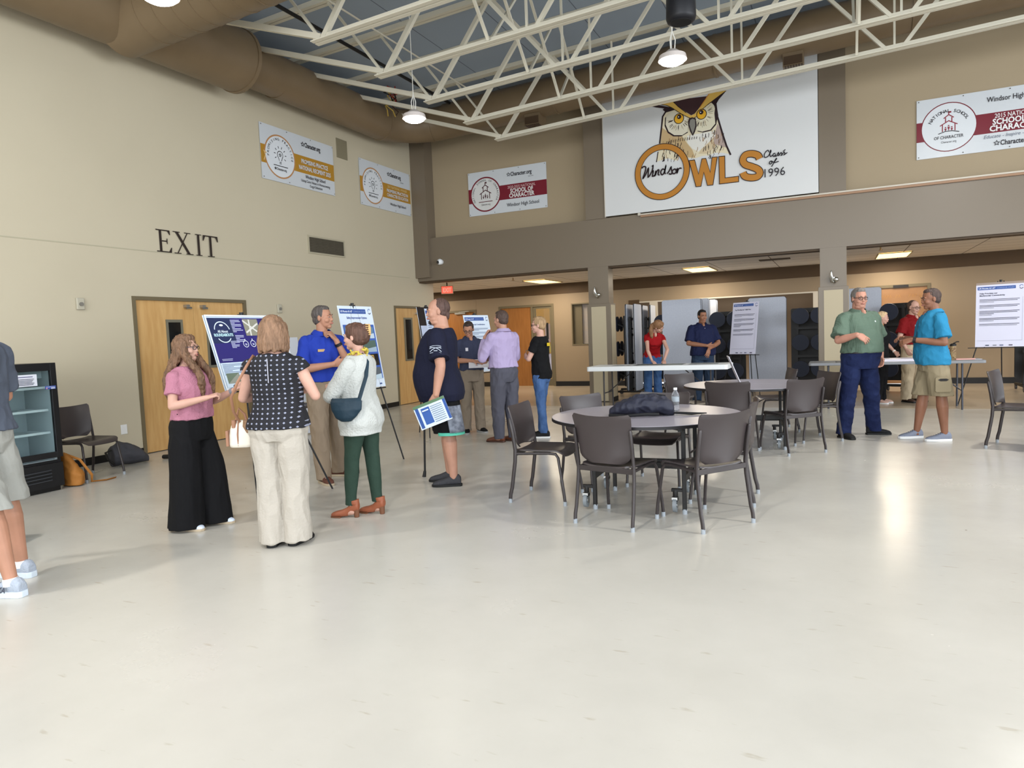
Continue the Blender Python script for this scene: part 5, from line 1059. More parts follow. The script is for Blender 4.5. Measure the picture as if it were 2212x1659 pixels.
# ------------------------------------------------------------------ people
def V3(*a): return Vector(a)
def fabric(name,c,rough=.85,b=(16,.7),var=None): return M(name,c,rough,spec=.2,bump=b,var=var)
def dots_mat():
    m=bpy.data.materials.new('dotted_navy_fabric'); m.use_nodes=True; nt=m.node_tree; N=nt.nodes; L=nt.links; b=N['Principled BSDF']
    tc=N.new('ShaderNodeTexCoord'); sp=N.new('ShaderNodeSeparateXYZ'); L.new(tc.outputs['Object'],sp.inputs[0]); res=[]
    for ax in (0,2):
        d=N.new('ShaderNodeMath'); d.operation='MULTIPLY'; d.inputs[1].default_value=1/.040 if ax==0 else 1/.034; L.new(sp.outputs[ax],d.inputs[0])
        f=N.new('ShaderNodeMath'); f.operation='FRACT'; L.new(d.outputs[0],f.inputs[0])
        s=N.new('ShaderNodeMath'); s.operation='SUBTRACT'; s.inputs[1].default_value=.5; L.new(f.outputs[0],s.inputs[0])
        a=N.new('ShaderNodeMath'); a.operation='ABSOLUTE'; L.new(s.outputs[0],a.inputs[0]); res.append(a)
    ad=N.new('ShaderNodeMath'); ad.operation='ADD'; L.new(res[0].outputs[0],ad.inputs[0]); L.new(res[1].outputs[0],ad.inputs[1])
    lt=N.new('ShaderNodeMath'); lt.operation='LESS_THAN'; lt.inputs[1].default_value=.225; L.new(ad.outputs[0],lt.inputs[0])
    mx=N.new('ShaderNodeMix'); mx.data_type='RGBA'; L.new(lt.outputs[0],mx.inputs[0]); mx.inputs[6].default_value=rgb((10,10,20)); mx.inputs[7].default_value=rgb((136,140,158))
    L.new(mx.outputs[2],b.inputs['Base Color']); b.inputs['Roughness'].default_value=.8; return m
class Ctx: pass
def tor(mb,w,b,bf,z0,z1,inf,hem=None,fem=False,top=1.475,flare=0):
    # torso rings from z0 to z1 with inflation inf; b = belly depth, w = width scale
    prof=[(.80,.150,.112,.0),(.86,.168,.125,-.01),(.94,.172,.128,-.014),(1.02,.160,.115,-.004),(1.10,.150,.108,.002),(1.20,.158,.112,.006),(1.30,.172,.118,.008),(1.38,.178,.110,.002),(1.43,.150,.090,-.006),(1.465,.100,.068,-.012),(1.50,.066,.058,-.014)]
    if fem: prof=[(.80,.158,.118,.0),(.86,.176,.130,-.014),(.94,.172,.128,-.016),(1.02,.148,.108,-.004),(1.10,.132,.098,.0),(1.20,.142,.112,.010),(1.28,.156,.128,.022),(1.36,.162,.108,.006),(1.42,.138,.086,-.008),(1.455,.092,.064,-.012),(1.49,.056,.052,-.012)]
    def at(z):
        z=max(prof[0][0],min(prof[-1][0],z))
        for i in range(len(prof)-1):
            a,c=prof[i],prof[i+1]
            if a[0]<=z<=c[0]:
                t=(z-a[0])/(c[0]-a[0]); return [a[k]+(c[k]-a[k])*t for k in (1,2,3)]
    R=[]; n=max(6,int((z1-z0)/.03))
    for i in range(n+1):
        z=z0+(z1-z0)*i/n; rx,ry,yo=at(z)
        bl=b*math.exp(-((z-1.06)/.24)**2)
        fl=flare*max(0,(1.15-z)/.4)
        R.append(((0,yo+bl*.5,z),(1,0,0),(0,1,0),rx*w+inf+bl*.32+fl,ry*(1+(w-1)*.6)+inf+bl*.5+fl*.7,.88))
    mb.loft(R,28)
def limb(mb,pts,rs,flat=1.0): mb.tube(pts,rs,16,round_ends=True,flat=flat)
def interp(a,b,t): return a+(b-a)*t
def hand(mb,wr,d,n,side,k,curl=(30,35,40,45),thumb=35,spread=1.0,tc=25):
    # wr wrist, d finger direction, n palm normal, side = direction of the thumb
    d=d.normalized(); n=(n-d*n.dot(d)).normalized(); s=(side-d*side.dot(d)-n*side.dot(n)); s=s.normalized()
    mb.loft([(wr-d*.015*k,s,n,.026*k,.019*k,.8),(wr+d*.02*k,s,n,.031*k,.017*k,.8),(wr+d*.055*k,s,n,.041*k,.015*k,.75),(wr+d*.088*k,s,n,.041*k,.013*k,.75),(wr+d*.097*k,s,n,.036*k,.009*k,.75)],16)
    for i,(o,L) in enumerate(((.031,.068),(.0105,.076),(-.0105,.070),(-.031,.056))):
        p=wr+d*.088*k+s*o*k; ang=math.radians(curl[i]); dd=(d+s*(o*1.6*spread)).normalized(); P=[p-d*.01*k,p]; a=0
        for q,fr in enumerate((.44,.32,.24)):
            a+=ang*(.75 if q==0 else 1.0); v=dd*math.cos(a)+n*math.sin(a); p=p+v*(L*fr*k); P.append(p)
        mb.tube(P,[.0095*k,.0095*k,.0088*k,.008*k,.0068*k],10,round_ends=True)
    t0=wr+d*.025*k+s*.024*k; ta=math.radians(thumb); v=d*math.cos(ta)+s*math.sin(ta)+n*.25; v.normalize(); tcr=math.radians(tc)
    p1=t0+v*.035*k; v2=(v*math.cos(tcr)+n*math.sin(tcr)*.7+d*.2).normalized(); p2=p1+v2*.032*k
    mb.tube([t0-v*.012*k,t0,p1,p2],[.014*k,.0135*k,.0112*k,.0085*k],10,round_ends=True)
def person(name_label,loc,rz,H=1.75,w=1.0,belly=0.0,fem=False,skin=(206,158,132),voxel=.005,lean=0,
           hy=0,hp=0,hr=0,feet=((.10,.0,8),(-.10,.0,-8)),knee=((0,.02),(0,.02)),armR=None,armL=None,handR={},handL={},
           top=None,bottom=None,shoes=None,hair=None,glasses=None,extra=None,hipshift=0,neck=1.0,faceopts={}):
    k=H/1.75; o=thing('person',name_label,'person',loc,rz)
    S=Matrix.Scale(k,4)
    # lean of the upper body about the hips
    LM=Matrix.Translation((0,0,.95))@Matrix.Rotation(-math.radians(lean),4,'X')@Matrix.Translation((0,0,-.95))
    hs=hipshift
    def up(p): p=Vector(p); t=min(1,max(0,(p.z-.90)/.15)); return p.lerp(LM@p,t)
    shw=.178*(1+(w-1)*.9)*(.90 if fem else 1.0); shz=1.418 if not fem else 1.398
    c=Ctx(); c.o=o; c.k=k; c.S=S; c.LM=LM; c.up=up; c.w=w
    A={}
    for s,arm in ((1,armR),(-1,armL)):
        sh=up((s*shw,-.008,shz-.022))
        if arm is None: arm=((s*(.235+.12*(w-1)+belly*.25),.0,1.13),(s*(.25+.12*(w-1)+belly*.2),.04,.87))
        A[s]=(sh,Vector(arm[0]),Vector(arm[1]))
    L={}
    for s,ft,kn in ((1,feet[0],knee[0]),(-1,feet[1],knee[1])):
        hip=Vector((s*.092*(1+(w-1)*.5),-.005,.885)); an=Vector((ft[0],ft[1]-.03,.085)); kx=(hip+an)*.5+Vector((kn[0],kn[1],.04)); L[s]=(hip,kx,an)
    c.A=A; c.L=L
    # ---------- head frame
    hc=up((0,.012,1.628)); yaw,pit,rol=[math.radians(a) for a in (hy,hp,hr)]
    nb=up((0,-.012,1.50))
    HR=Matrix.Rotation(-math.radians(lean)*1.0,4,'X')@Matrix.Rotation(yaw,4,'Z')@Matrix.Rotation(pit,4,'X')@Matrix.Rotation(rol,4,'Y')
    HM=Matrix.Translation(nb)@HR@Matrix.Translation(hc-nb if False else Vector((0,.024,.128)))
    c.HM=HM
    # ---------- one continuous skin
    b=MB(); bm=MB(); tor(bm,w*.97,belly*.7,0,.87,1.49,-.006,fem=fem)
    b.add([up(v) for v in bm.v],bm.f)
    b.tube([up((0,-.022,1.42)),up((0,-.014,1.50)),HM@Vector((0,-.022,-.06)),HM@Vector((0,-.01,0))],[.062*neck,.054*neck*(.88 if fem else 1),.054*neck*(.88 if fem else 1),.05],16)
    for s in (1,-1):
        sh,el,wr=A[s]; f=(.86 if fem else 1)*(1+(w-1)*.8)
        base=up((s*.07,-.01,shz+.004))
        limb(b,[base,sh],[.048*f,.050*f]); limb(b,[sh,interp(sh,el,.35),el],[.054*f,.050*f,.040*f]); limb(b,[el,interp(el,wr,.3),interp(el,wr,.8),wr],[.040*f,.042*f,.030*f,.026*f])
        hip,kn,an=L[s]; g=1+(w-1)*.6; cov=.80 if (bottom and bottom['kind']!='shorts') else 1.0; g*=cov
        limb(b,[hip,interp(hip,kn,.4),kn],[.080*g,.076*g,.057*g]); limb(b,[kn,interp(kn,an,.3),interp(kn,an,.75),an],[.055*g,.061*g,.042*g,.034*g])
        ft=feet[0] if s==1 else feet[1]; ta=math.radians(ft[2]); fd=Vector((math.sin(ta),math.cos(ta),0)); limb(b,[an+Vector((0,0,-.03)),Vector((ft[0],ft[1],.035))+fd*.10],[.034,.026])
        hd=dict(d=(wr-el).normalized(),n=Vector((-s,0,0)),side=Vector((0,1,0)),curl=(25,28,32,36)); hd.update(handR if s==1 else handL)
        if not hd.pop('hide',False): hand(b,wr,Vector(hd['d']),Vector(hd['n']),Vector(hd['side']),1.0*(.92 if fem else 1.04),**{q:hd[q] for q in hd if q in('curl','thumb','spread','tc')})
    fw=faceopts.get('fat',0)
    def HE(c_,rx,ry,rz_): b.ell(c_,rx,ry,rz_,20,14,mt=HM)
    if top and (top.get('collar') or top.get('vneck')): b.ell(up((0,.062 if not fem else .058,1.452)),.030,.045,.048,14,10)
    HE((0,-.012,.028),.074,.093,.092); HE((0,.020,-.018),.061+fw*.7,.070,.088); HE((0,.028,-.062),.050+fw,.052,.044+fw*.4); HE((0,.055,-.090),.026+fw*.5,.026,.022)
    for s in (-1,1): HE((s*.036,.052,-.028),.026,.030,.028); HE((s*.077,-.006,-.006),.009,.017,.029)
    if fw: HE((0,.02,-.10),.05+fw,.05,.03)
    b.tube([HM@Vector((0,.082,.012)),HM@Vector((0,.092,-.014)),HM@Vector((0,.095,-.027))],[.007,.010,.0115],10,round_ends=True); HE((0,.088,-.031),.016,.010,.008)
    b.tube([HM@Vector((-.040,.076,.022)),HM@Vector((0,.088,.020)),HM@Vector((.040,.076,.022))],[.009,.010,.009],8,round_ends=True)
    b.tube([HM@Vector((-.016,.083,-.059)),HM@Vector((0,.094,-.058)),HM@Vector((.016,.083,-.059))],[.007,.010,.007],8,round_ends=True)
    c.skin=M('skin_%02x%02x%02x'%skin,skin,.5,spec=.4,bump=(50,.06),var=(6,tuple(max(0,int(q*.93)) for q in skin)))
    organic_obj('body',b,c.skin,o,voxel,2,mt=S)
    # ---------- face
    def hb(mb,name,mat): return mb.build(name,mat,o,mt=S)
    e=MB(); ir=MB()
    for s in (-1,1): e.ell((s*.030,.0800,.001),.0115,.0088,.0048,14,10,mt=HM); ir.ell((s*.030,.0858,.001),.0056,.0036,.0048,10,8,mt=HM)
    hb(e,'eyes',M('eye_white',(150,134,126),.3)); hb(ir,'irises',M('iris_dark',(46,36,30),.2))
    bc=faceopts.get('brow',(70,52,42)); br=MB()
    for s in (-1,1): br.tube([HM@Vector((s*.014,.0935,.022)),HM@Vector((s*.030,.0885,.029)),HM@Vector((s*.046,.075,.022))],[.0035,.0045,.002],8,flat=.8)
    hb(br,'eyebrows',M('brow_%d'%sum(bc),bc,.8))
    lc=faceopts.get('lips',(168,108,98)); lp=MB(); lp.tube([HM@Vector((-.022,.084,-.0575)),HM@Vector((-.010,.0975,-.056)),HM@Vector((.010,.0975,-.056)),HM@Vector((.022,.084,-.0575))],[.002,.0045,.0045,.002],8)
    if faceopts.get('open'): lp.ell((0,.093,-.064),.012,.008,.011,12,8,mt=HM)
    else: lp.tube([HM@Vector((-.018,.084,-.064)),HM@Vector((0,.097,-.065)),HM@Vector((.018,.084,-.064))],[.002,.0045,.002],8)
    hb(lp,'lips',M('lips_%d'%sum(lc),lc,.5))
    if faceopts.get('open'): 
        mo=MB(); mo.ell((0,.0985,-.0615),.009,.004,.006,10,8,mt=HM); hb(mo,'mouth_opening',M('mouth_dark',(60,26,26),.6))
    # ---------- hair
    if hair:
        kind,hcol=hair[0],hair[1]; hm=M('hair_%02x%02x%02x'%hcol,hcol,.6,spec=.35,bump=(26,.9,(3,3,.5)),var=(12,tuple(min(255,int(q*1.22)+6) for q in hcol),(4,4,.6)))
        h=MB(); amp=.004; vx=.006
        def E2(c_,rx,ry,rz_): h.ell(c_,rx,ry,rz_,20,14,mt=HM)
        if kind in('short','crop','receding','side'):
            t={'short':0,'crop':-.003,'receding':-.002,'side':.004}[kind]; bk=-.024 if kind!='receding' else -.036
            E2((0,bk,.036),.081+t,.092+t,.091+t); E2((0,-.045,-.012),.071+t,.062+t,.062+t)
            if kind!='receding': E2((0,.010,.088),.056,.058,.033)
            if kind=='side': E2((.015,.035,.095),.05,.045,.028); E2((-.02,.0,.10),.05,.06,.03)
            if kind=='receding': E2((0,-.085,-.035),.045,.03,.05)
        if kind in('bob','long','bun','pony'):
            E2((0,-.022,.036),.088,.100,.096); E2((0,.012,.090),.062,.062,.036); E2((0,-.045,-.015),.082,.070,.070)
        if kind=='bob':
            for i in range(17):
                a=math.radians(-200+220*i/16+0); x,y=.080*math.cos(a),-.012+.088*math.sin(a)
                if y>.045: continue
                h.tube([HM@Vector((x*.95,y*.95,.05)),HM@Vector((x*1.04,y*1.02,-.03)),HM@Vector((x*1.12,y*1.08,-.09)),HM@Vector((x*1.18,y*1.14-.0,-.135-.01*math.sin(i*2)))],[.026,.030,.030,.018],10,round_ends=True)
            amp=.006
        if kind=='long':
            rnd=random.Random(4)
            for i in range(22):
                a=math.radians(-205+230*i/21); x,y=.078*math.cos(a),-.014+.085*math.sin(a); P=[HM@Vector((x*.9,y*.9,.05)),HM@Vector((x*1.04,y*1.02,-.04))]; z=-.10
                fx=1.12
                for q in range(7):
                    wv=.014*math.sin(q*1.7+i); tt=min(1,(q+1)/3.5); yt=(-.165-.01*math.sin(i)) if y<.0 else .135+.02*tt; xt=(x*1.25 if y<0 else math.copysign(.085,x)); P.append(HM@Vector((x*1.05*(1-tt)+xt*tt+wv,y*1.05*(1-tt)+yt*tt+wv*.5,z))); z-=.056
                h.tube(P,[.024,.029]+[.029]*5+[.022,.010],10,round_ends=True)
            amp=.010
        if kind=='bun':
            E2((0,-.095,.015),.062,.050,.085); E2((0,-.11,.075),.036,.034,.036)
        if kind=='pony':
            h.tube([HM@Vector((.0,-.10,.02)),HM@Vector((.04,-.12,-.03)),HM@Vector((.09,-.07,-.11)),HM@Vector((.11,.0,-.19)),HM@Vector((.11,.04,-.25))],[.024,.036,.040,.034,.012],12,round_ends=True)
        ho=organic_obj('hair',h,hm,o,vx,1,(60,amp,(1.6,1.6,.35)),mt=S)
        if kind=='side': pass
    if glasses:
        g=MB(); gw=.0022
        for s in (-1,1):
            pts=[HM@Vector((s*.031+.021*math.cos(t)*1.05,.1005-abs(s*.031+.021*math.cos(t))*.22,.000+.0165*math.sin(t))) for t in [2*math.pi*i/16 for i in range(17)]]
            g.tube(pts,gw+.0006,6,cap=False)
            g.tube([HM@Vector((s*.053,.089,.008)),HM@Vector((s*.074,.05,.008)),HM@Vector((s*.082,-.004,.006)),HM@Vector((s*.080,-.02,-.004))],gw+.0005,6)
        g.tube([HM@Vector((-.012,.098,.004)),HM@Vector((0,.1005,.006)),HM@Vector((.012,.098,.004))],gw,6); hb(g,'glasses',M('frames_%d'%sum(glasses),glasses,.3))
    # ---------- clothes
    if bottom:
        kind,mat=bottom['kind'],bottom['mat']; m=MB(); hemz=bottom.get('hem',.03); rt=bottom.get('r',(.098,.085,.075,.066)); g=1+(w-1)*.6
        tb=MB(); tor(tb,w,belly*bottom.get('belly',.75),0,.805,bottom.get('waist',1.03),.010,fem=fem); m.add([up(v) for v in tb.v],tb.f)
        for s in (1,-1):
            hip,kn,an=L[s]; hipc=hip+Vector((s*.0,0,-.0))
            if kind=='shorts':
                t=(hemz-kn.z)/(hip.z-kn.z); e_=kn+(hip-kn)*t; m.loft([((hip+V3(0,0,.03)),(1,0,0),(0,1,0),.10*g,.11*g),(interp(hip,e_,.4),(1,0,0),(0,1,0),rt[0]*g,rt[0]*1.08*g),(interp(hip,e_,.75),(1,0,0),(0,1,0),rt[1]*g,rt[1]*1.1*g),(e_,(1,0,0),(0,1,0),rt[1]*1.02*g,rt[1]*1.12*g)],24)
                c.hemc=e_
            else:
                bz=Vector((an.x,an.y,hemz)); bz.y=an.y+.01
                m.loft([((hip+V3(0,0,.03)),(1,0,0),(0,1,0),.10*g,.115*g),(interp(hip,kn,.35),(1,0,0),(0,1,0),rt[0]*g,rt[0]*1.1*g),(interp(hip,kn,.7),(1,0,0),(0,1,0),interp(rt[0],rt[1],.7)*g,interp(rt[0],rt[1],.7)*1.08*g),(kn,(1,0,0),(0,1,0),rt[1]*g,rt[1]*1.06*g),(interp(kn,bz,.4),(1,0,0),(0,1,0),rt[2]*g,rt[2]*1.08*g),(interp(kn,bz,.8),(1,0,0),(0,1,0),interp(rt[2],rt[3],.8)*g,interp(rt[2],rt[3],.8)*1.1*g),(bz,(1,0,0),(0,1,0),rt[3]*g,rt[3]*1.14*g)],24)
        po=organic_obj(bottom.get('name','trousers'),m,mat,o,max(voxel,.006),3,bottom.get('nz',(11,.010,(1.2,1.2,.6))),mt=S); c.bottom=po
        if bottom.get('belt'):
            q=MB(); z=bottom.get('waist',1.03)-.012; qb=MB(); tor(qb,w,belly*bottom.get('belly',.75),0,z-.017,z+.017,.016,fem=fem); q.add([up(v) for v in qb.v],qb.f); q.build('belt',M('belt_%d'%sum(bottom['belt']),bottom['belt'],.4),o,mt=S)
    if top:
        kind,mat=top['kind'],top['mat']; m=MB(); inf=top.get('inf',.016); hem=top.get('hem',.90); tb=MB(); tor(tb,w,belly,0,hem,top.get('top',1.466),inf,fem=fem,flare=top.get('flare',0)); m.add([up(v) for v in tb.v],tb.f)
        for s in (1,-1):
            sh,el,wr=A[s]; f=(.86 if fem else 1)*(1+(w-1)*.8); base=up((s*.07,-.01,shz-.0)); sr=top.get('sr',.068)*f*.93
            m.tube([base,sh+V3(0,0,-.002)],[.056*f,sr*.90],18,round_ends=True)
            sl=top.get('sleeve',.62)
            if sl<=0: m.tube([sh+V3(0,0,-.006),sh+V3(s*.035,0,-.035)],[sr*.95,sr*.8],18); continue
            if sl<=1: e_=interp(sh,el,sl); m.tube([sh,interp(sh,el,sl*.5),e_],[sr*.92,sr*.95,sr*top.get('cuff',1.02)],20)
            else:
                m.tube([sh,interp(sh,el,.5),el],[sr*.92,sr*.90,sr*.84],20,round_ends=True); e_=interp(el,wr,sl-1); m.tube([el,interp(el,e_,.5),e_],[sr*.86,sr*.80,sr*top.get('cuff',.72)],20,round_ends=False)
        to=organic_obj(top.get('name','shirt'),m,mat,o,max(voxel,.006),top.get('smooth',3),top.get('nz',(11,.011,(1,1,.7))),mt=S); c.top=to
        if top.get('collar'):
            q=MB(); cc=top['collar']; nc=up((0,-.014,1.468)); 
            for (r0,r1,z0,z1) in ((.070,.062,-.004,.036),(.078,.092,.036,-.004)):
                P=[]
            ring=[]; n=28; vs=[]; fs=[]
            for i in range(n+1):
                a=math.radians(112+316*i/n); ca,sa=math.cos(a),math.sin(a); fr=max(0,sa)   # gap at the front
                for (r,z) in ((.070,.020-.020*fr),(.078,.046-.026*fr),(.112,.010-.034*fr),(.108,.002-.034*fr)):
                    vs.append(up((ca*r*w**.5,-.014+sa*r*.92+.018*fr,1.468+z)))
            for i in range(n):
                for j in range(3): fs.append((i*4+j,i*4+j+1,i*4+j+5,i*4+j+4))
            q.add(vs,fs); co=q.build('collar',cc,o,mt=S); so=co.modifiers.new('thick','SOLIDIFY'); so.thickness=.004
    # ---------- shoes
    if shoes:
        for s,ft in ((1,feet[0]),(-1,feet[1])):
            ta=math.radians(ft[2]); R=Matrix.Translation((ft[0],ft[1],0))@Matrix.Rotation(-ta,4,'Z'); sm=shoes.get('mat'); ln=shoes.get('len',1.0); lift=shoes.get('heel',0)
            u=MB(); X=Vector((1,0,0)); Z=Vector((0,0,1)); secs=[(-.095,.030,.034,.050),(-.075,.036,.048,.062),(-.03,.037,.05,.062),(.02,.038,.040,.050),(.07,.046,.031,.038),(.12,.045,.026,.032),(.155,.034,.020,.026),(.172,.018,.014,.020)]
            rings=[]
            for (y,rx,rzz,zc) in secs: rings.append((R@Vector((0,y*ln,zc+lift*max(0,(.02-y)/.12))),R.to_3x3()@X,Z,rx,rzz,.85))
            u.loft(rings,18); 
            if shoes.get('high'): u.tube([R@Vector((0,-.055,.07+lift)),R@Vector((0,-.05,.07+lift+shoes['high']))],[.044,.046],16)
            so=organic_obj('shoe',u,sm,o,.006,1,mt=S); 
            if 'sole' in shoes:
                q=MB(); pts=[(-.038,-.09),(-.02,-.105),(.02,-.105),(.038,-.09),(.040,-.02),(.050,.07),(.047,.13),(.030,.17),(0,.182),(-.030,.17),(-.047,.13),(-.050,.07),(-.040,-.02)]
                if lift:
                    q.tube([R@Vector((0,-.07,0)),R@Vector((0,-.065,.05+lift*.8))],[.022,.030],12); q.prism([(a*.95,b_) for a,b_ in pts if b_>.0],.0,.012,mt=R)
                else: q.prism([(a,b_*ln) for a,b_ in pts],.0,shoes.get('th',.022),mt=R)
                q2=q.build('sole',shoes['sole'],so,mt=S,bevel=.003)
            if 'sock' in shoes:
                hip,kn,an=L[s]; MB().tube([an+V3(0,0,-.02),an+(kn-an).normalized()*.022],[.043,.040],16).build('sock',shoes['sock'],o,mt=S)
            if 'lace' in shoes:
                q=MB()
                for i in range(4): q.tube([R@Vector((-.022,.0+i*.022,.094-i*.010)),R@Vector((.022,.01+i*.022,.094-i*.010))],.0035,6)
                q.build('laces',shoes['lace'],so,mt=S)
    if extra: extra(c)
    return c
def face(t): return math.radians(25.3-t)
def at_hand(c,s,off=(0,0,0)): return (c.A[s][2]+Vector(off))*c.k
def wband(c,s,mat,name='wristwatch',t=.93,wd=.02,r=.034):
    el,wr=c.A[s][1],c.A[s][2]; d=(wr-el).normalized(); p=interp(el,wr,t); MB().tube([p-d*wd/2,p+d*wd/2],r,18).build(name,mat,c.o,mt=c.S)
def held(c,name,label,cat):
    return thing(name,label,cat,c.o.location,c.o.rotation_euler.z)
sk1=(182,136,114); sk2=(200,156,138); sk3=(174,126,102); sk4=(146,100,76)
blk=M('black_cloth',(18,18,20),.85,spec=.2,bump=(20,.5)); wht=M('white_rubber',(224,224,224),.5); bsole=M('black_sole',(18,18,18),.6)
# 1 woman in the pink sweater
def ex(c):
    wband(c,-1,M('watch_grey',(130,130,136),.5),'watch_band',.9,.03,.031)
    q=MB()
    for z in (1.30,1.20,1.10,1.03): q.ell((.012,(.164 if z>1.25 else .166 if z>1.15 else .146),z),.012,.008,.012,12,8)
    q.build('buttons',M('pearl',(232,214,224),.3),c.o,mt=c.S)
person('woman in a pink knit short-sleeve top and wide black trousers, talking with hands raised',(-4.72,3.90,0),face(104),1.56,1.08,.05,True,sk2,.005,
  feet=((.115,-.02,5),(-.13,.10,-2)),knee=((.0,.02),(0,.03)),
  armR=((.245,.02,1.13),(.10,.27,1.19)),armL=((-.25,.06,1.13),(-.19,.335,1.23)),
  handR=dict(d=V3(-.35,.8,.25),n=V3(-.3,-.2,-1),side=V3(-1,0,.3),curl=(55,60,60,60)),handL=dict(d=V3(-.05,.9,.5),n=V3(.4,-.3,.85),side=V3(-.4,.3,.8),curl=(14,16,20,26),spread=2.5,thumb=60),
  hy=8,hp=2,top=dict(kind='tee',mat=fabric('pink_knit',(170,114,132),.9,(90,.6)),hem=1.00,sleeve=.60,sr=.078,inf=.016,name='knit_top'),
  bottom=dict(kind='wide',mat=blk,hem=.025,r=(.118,.125,.13,.135),waist=1.06,nz=(7,.010,(1.4,1.4,.35))),
  shoes=dict(mat=M('pale_shoe',(206,216,232),.6),sole=M('tan_sole',(176,160,136),.6)),hair=('long',(96,72,54)),glasses=(50,44,54),faceopts=dict(open=1,brow=(130,100,80),fat=.006),extra=ex)
# 2 woman in dotted top
def ex(c):
    q=MB(); q.box(-.003,.003,-.142,-.134,1.25,1.43); q.build('zip',M('zip_silver',(150,150,160),.4,metal=.5),c.o,mt=c.S,smooth=False)
cp=person('woman seen from behind in a navy dotted top and cream trousers',(-3.665,3.77,0),face(3),1.66,1.14,.05,True,sk2,.005,
  feet=((.10,.0,14),(-.075,-.03,-4)),
  armR=((.285,.04,1.13),(.20,.22,1.16)),armL=((-.285,.05,1.13),(-.22,.24,1.12)),
  handR=dict(d=V3(-.7,.6,.2),n=V3(-.2,-.3,-1),side=V3(-.3,1,0),curl=(40,45,50,50)),handL=dict(d=V3(.7,.6,.1),n=V3(.2,-.3,-1),side=V3(.3,1,0),curl=(40,45,50,50)),
  hp=-4,hy=0,top=dict(kind='cap',mat=dots_mat(),hem=.90,sleeve=.17,sr=.082,inf=.016,flare=.022,nz=(10,.010,(1,1,.5)),name='dotted_top'),
  bottom=dict(kind='long',mat=fabric('cream_linen',(170,163,152),.85,(60,.4)),hem=.035,r=(.108,.094,.092,.096),nz=(9,.012,(1.4,1.4,.5))),
  shoes=dict(mat=blk,sole=bsole),hair=('bob',(112,86,66)),extra=ex)
def bag2(c):
    k=c.k; t=held(c,'handbag','cream and tan handbag hanging from the arm of the woman in the dotted top','handbag')
    bx,by=-.335,.10; B=Matrix.Translation((bx,by,0))
    b=MB().loft([((bx,by,.80),(1,0,0),(0,1,0),.09,.055,.7),((bx,by,.82),(1,0,0),(0,1,0),.105,.062,.7),((bx,by,.90),(1,0,0),(0,1,0),.10,.058,.7),((bx,by,.98),(1,0,0),(0,1,0),.075,.04,.7),((bx,by,1.01),(1,0,0),(0,1,0),.055,.02,.7)],24)
    b.v=[(x,y,z-.055) for x,y,z in b.v]
    organic_obj('bag_body',b,M('cream_leather',(212,204,190),.5,bump=(30,.3)),t,.006,2,mt=c.S)
    q=MB(); q.tube([(bx-.045,by,.935),(bx-.03,by,1.0),(bx,by-.03,1.05),(bx+.03,by,1.0),(bx+.045,by,.935)],.010,8,flat=.5)
    q.box(bx-.105,bx-.085,by-.061,by+.061,.76,.88); q.tube([(bx-.01,by-.058,.76),(bx-.01,by-.062,.85),(bx-.01,by-.035,.945)],.006,6,flat=.5); q.tube([(bx-.045,by-.03,.90),(bx-.045,by-.03,.96)],.020,10)
    q.build('tan_trim',M('tan_leather',(150,108,84),.5),t,mt=c.S)
    p=MB().loft([((bx+.045,by-.0,.955),(1,0,0),(0,1,0),.03,.03),((bx+.06,by,.91),(1,0,0),(0,1,0),.045,.066),((bx+.075,by,.86),(1,0,0),(0,1,0),.03,.064)],16); p.build('flap',M('brown_print',(126,96,70),.5),t,mt=c.S)
    s=MB(); s.tube([(-.14,.09,1.34),(-.145,.03,1.43),(-.15,-.03,1.455),(-.175,-.10,1.38),(-.235,-.14,1.26),(-.305,-.11,1.15),(-.345,.0,1.03),(-.335,.08,.935)],.011,8,flat=.45); s.build('shoulder_strap',M('tan_leather'),t,mt=c.S)
bag2(cp)
# 3 man in royal blue polo
def ex(c):
    wband(c,-1,M('black_band',(24,22,26),.5),'wristband',.85,.028,.036)
    MB().box(.055,.125,.132,.142,1.295,1.32).build('name_badge',M('badge_gold',(170,140,96),.35,metal=.3),c.o,smooth=False,mt=c.S)
person('tall man in a royal blue polo and khaki trousers, hand at his chin',(-4.87,5.72,0),face(140),1.84,1.0,.02,False,sk3,.005,
  feet=((.13,.13,4),(-.15,-.10,-45)),knee=((.02,.03),(0,.02)),
  armR=((.255,.05,1.13),(.02,.245,1.17)),armL=((-.20,.16,1.12),(-.065,.155,1.40)),
  handR=dict(d=V3(-1,.1,.15),n=V3(.0,-1,.1),side=V3(0,.1,1),curl=(35,38,40,42)),handL=dict(d=V3(.55,-.12,.75),n=V3(.5,-.6,-.3),side=V3(.3,.1,.9),curl=(70,75,80,80),thumb=40),
  hy=38,hp=2,top=dict(kind='tee',mat=fabric('royal_blue_pique',(34,56,150),.8,(80,.25)),hem=1.00,sleeve=.82,sr=.074,collar=fabric('royal_blue_pique',(34,56,150)),name='polo_shirt'),
  bottom=dict(kind='long',mat=fabric('khaki_twill',(134,118,100)),hem=.04,r=(.100,.088,.080,.072),waist=1.03,belt=(66,42,30)),
  shoes=dict(mat=M('brown_suede',(92,56,44),.7),sole=M('tan_sole'),lace=M('white_rubber')),hair=('short',(70,64,61)),faceopts=dict(brow=(80,66,58)),extra=ex)
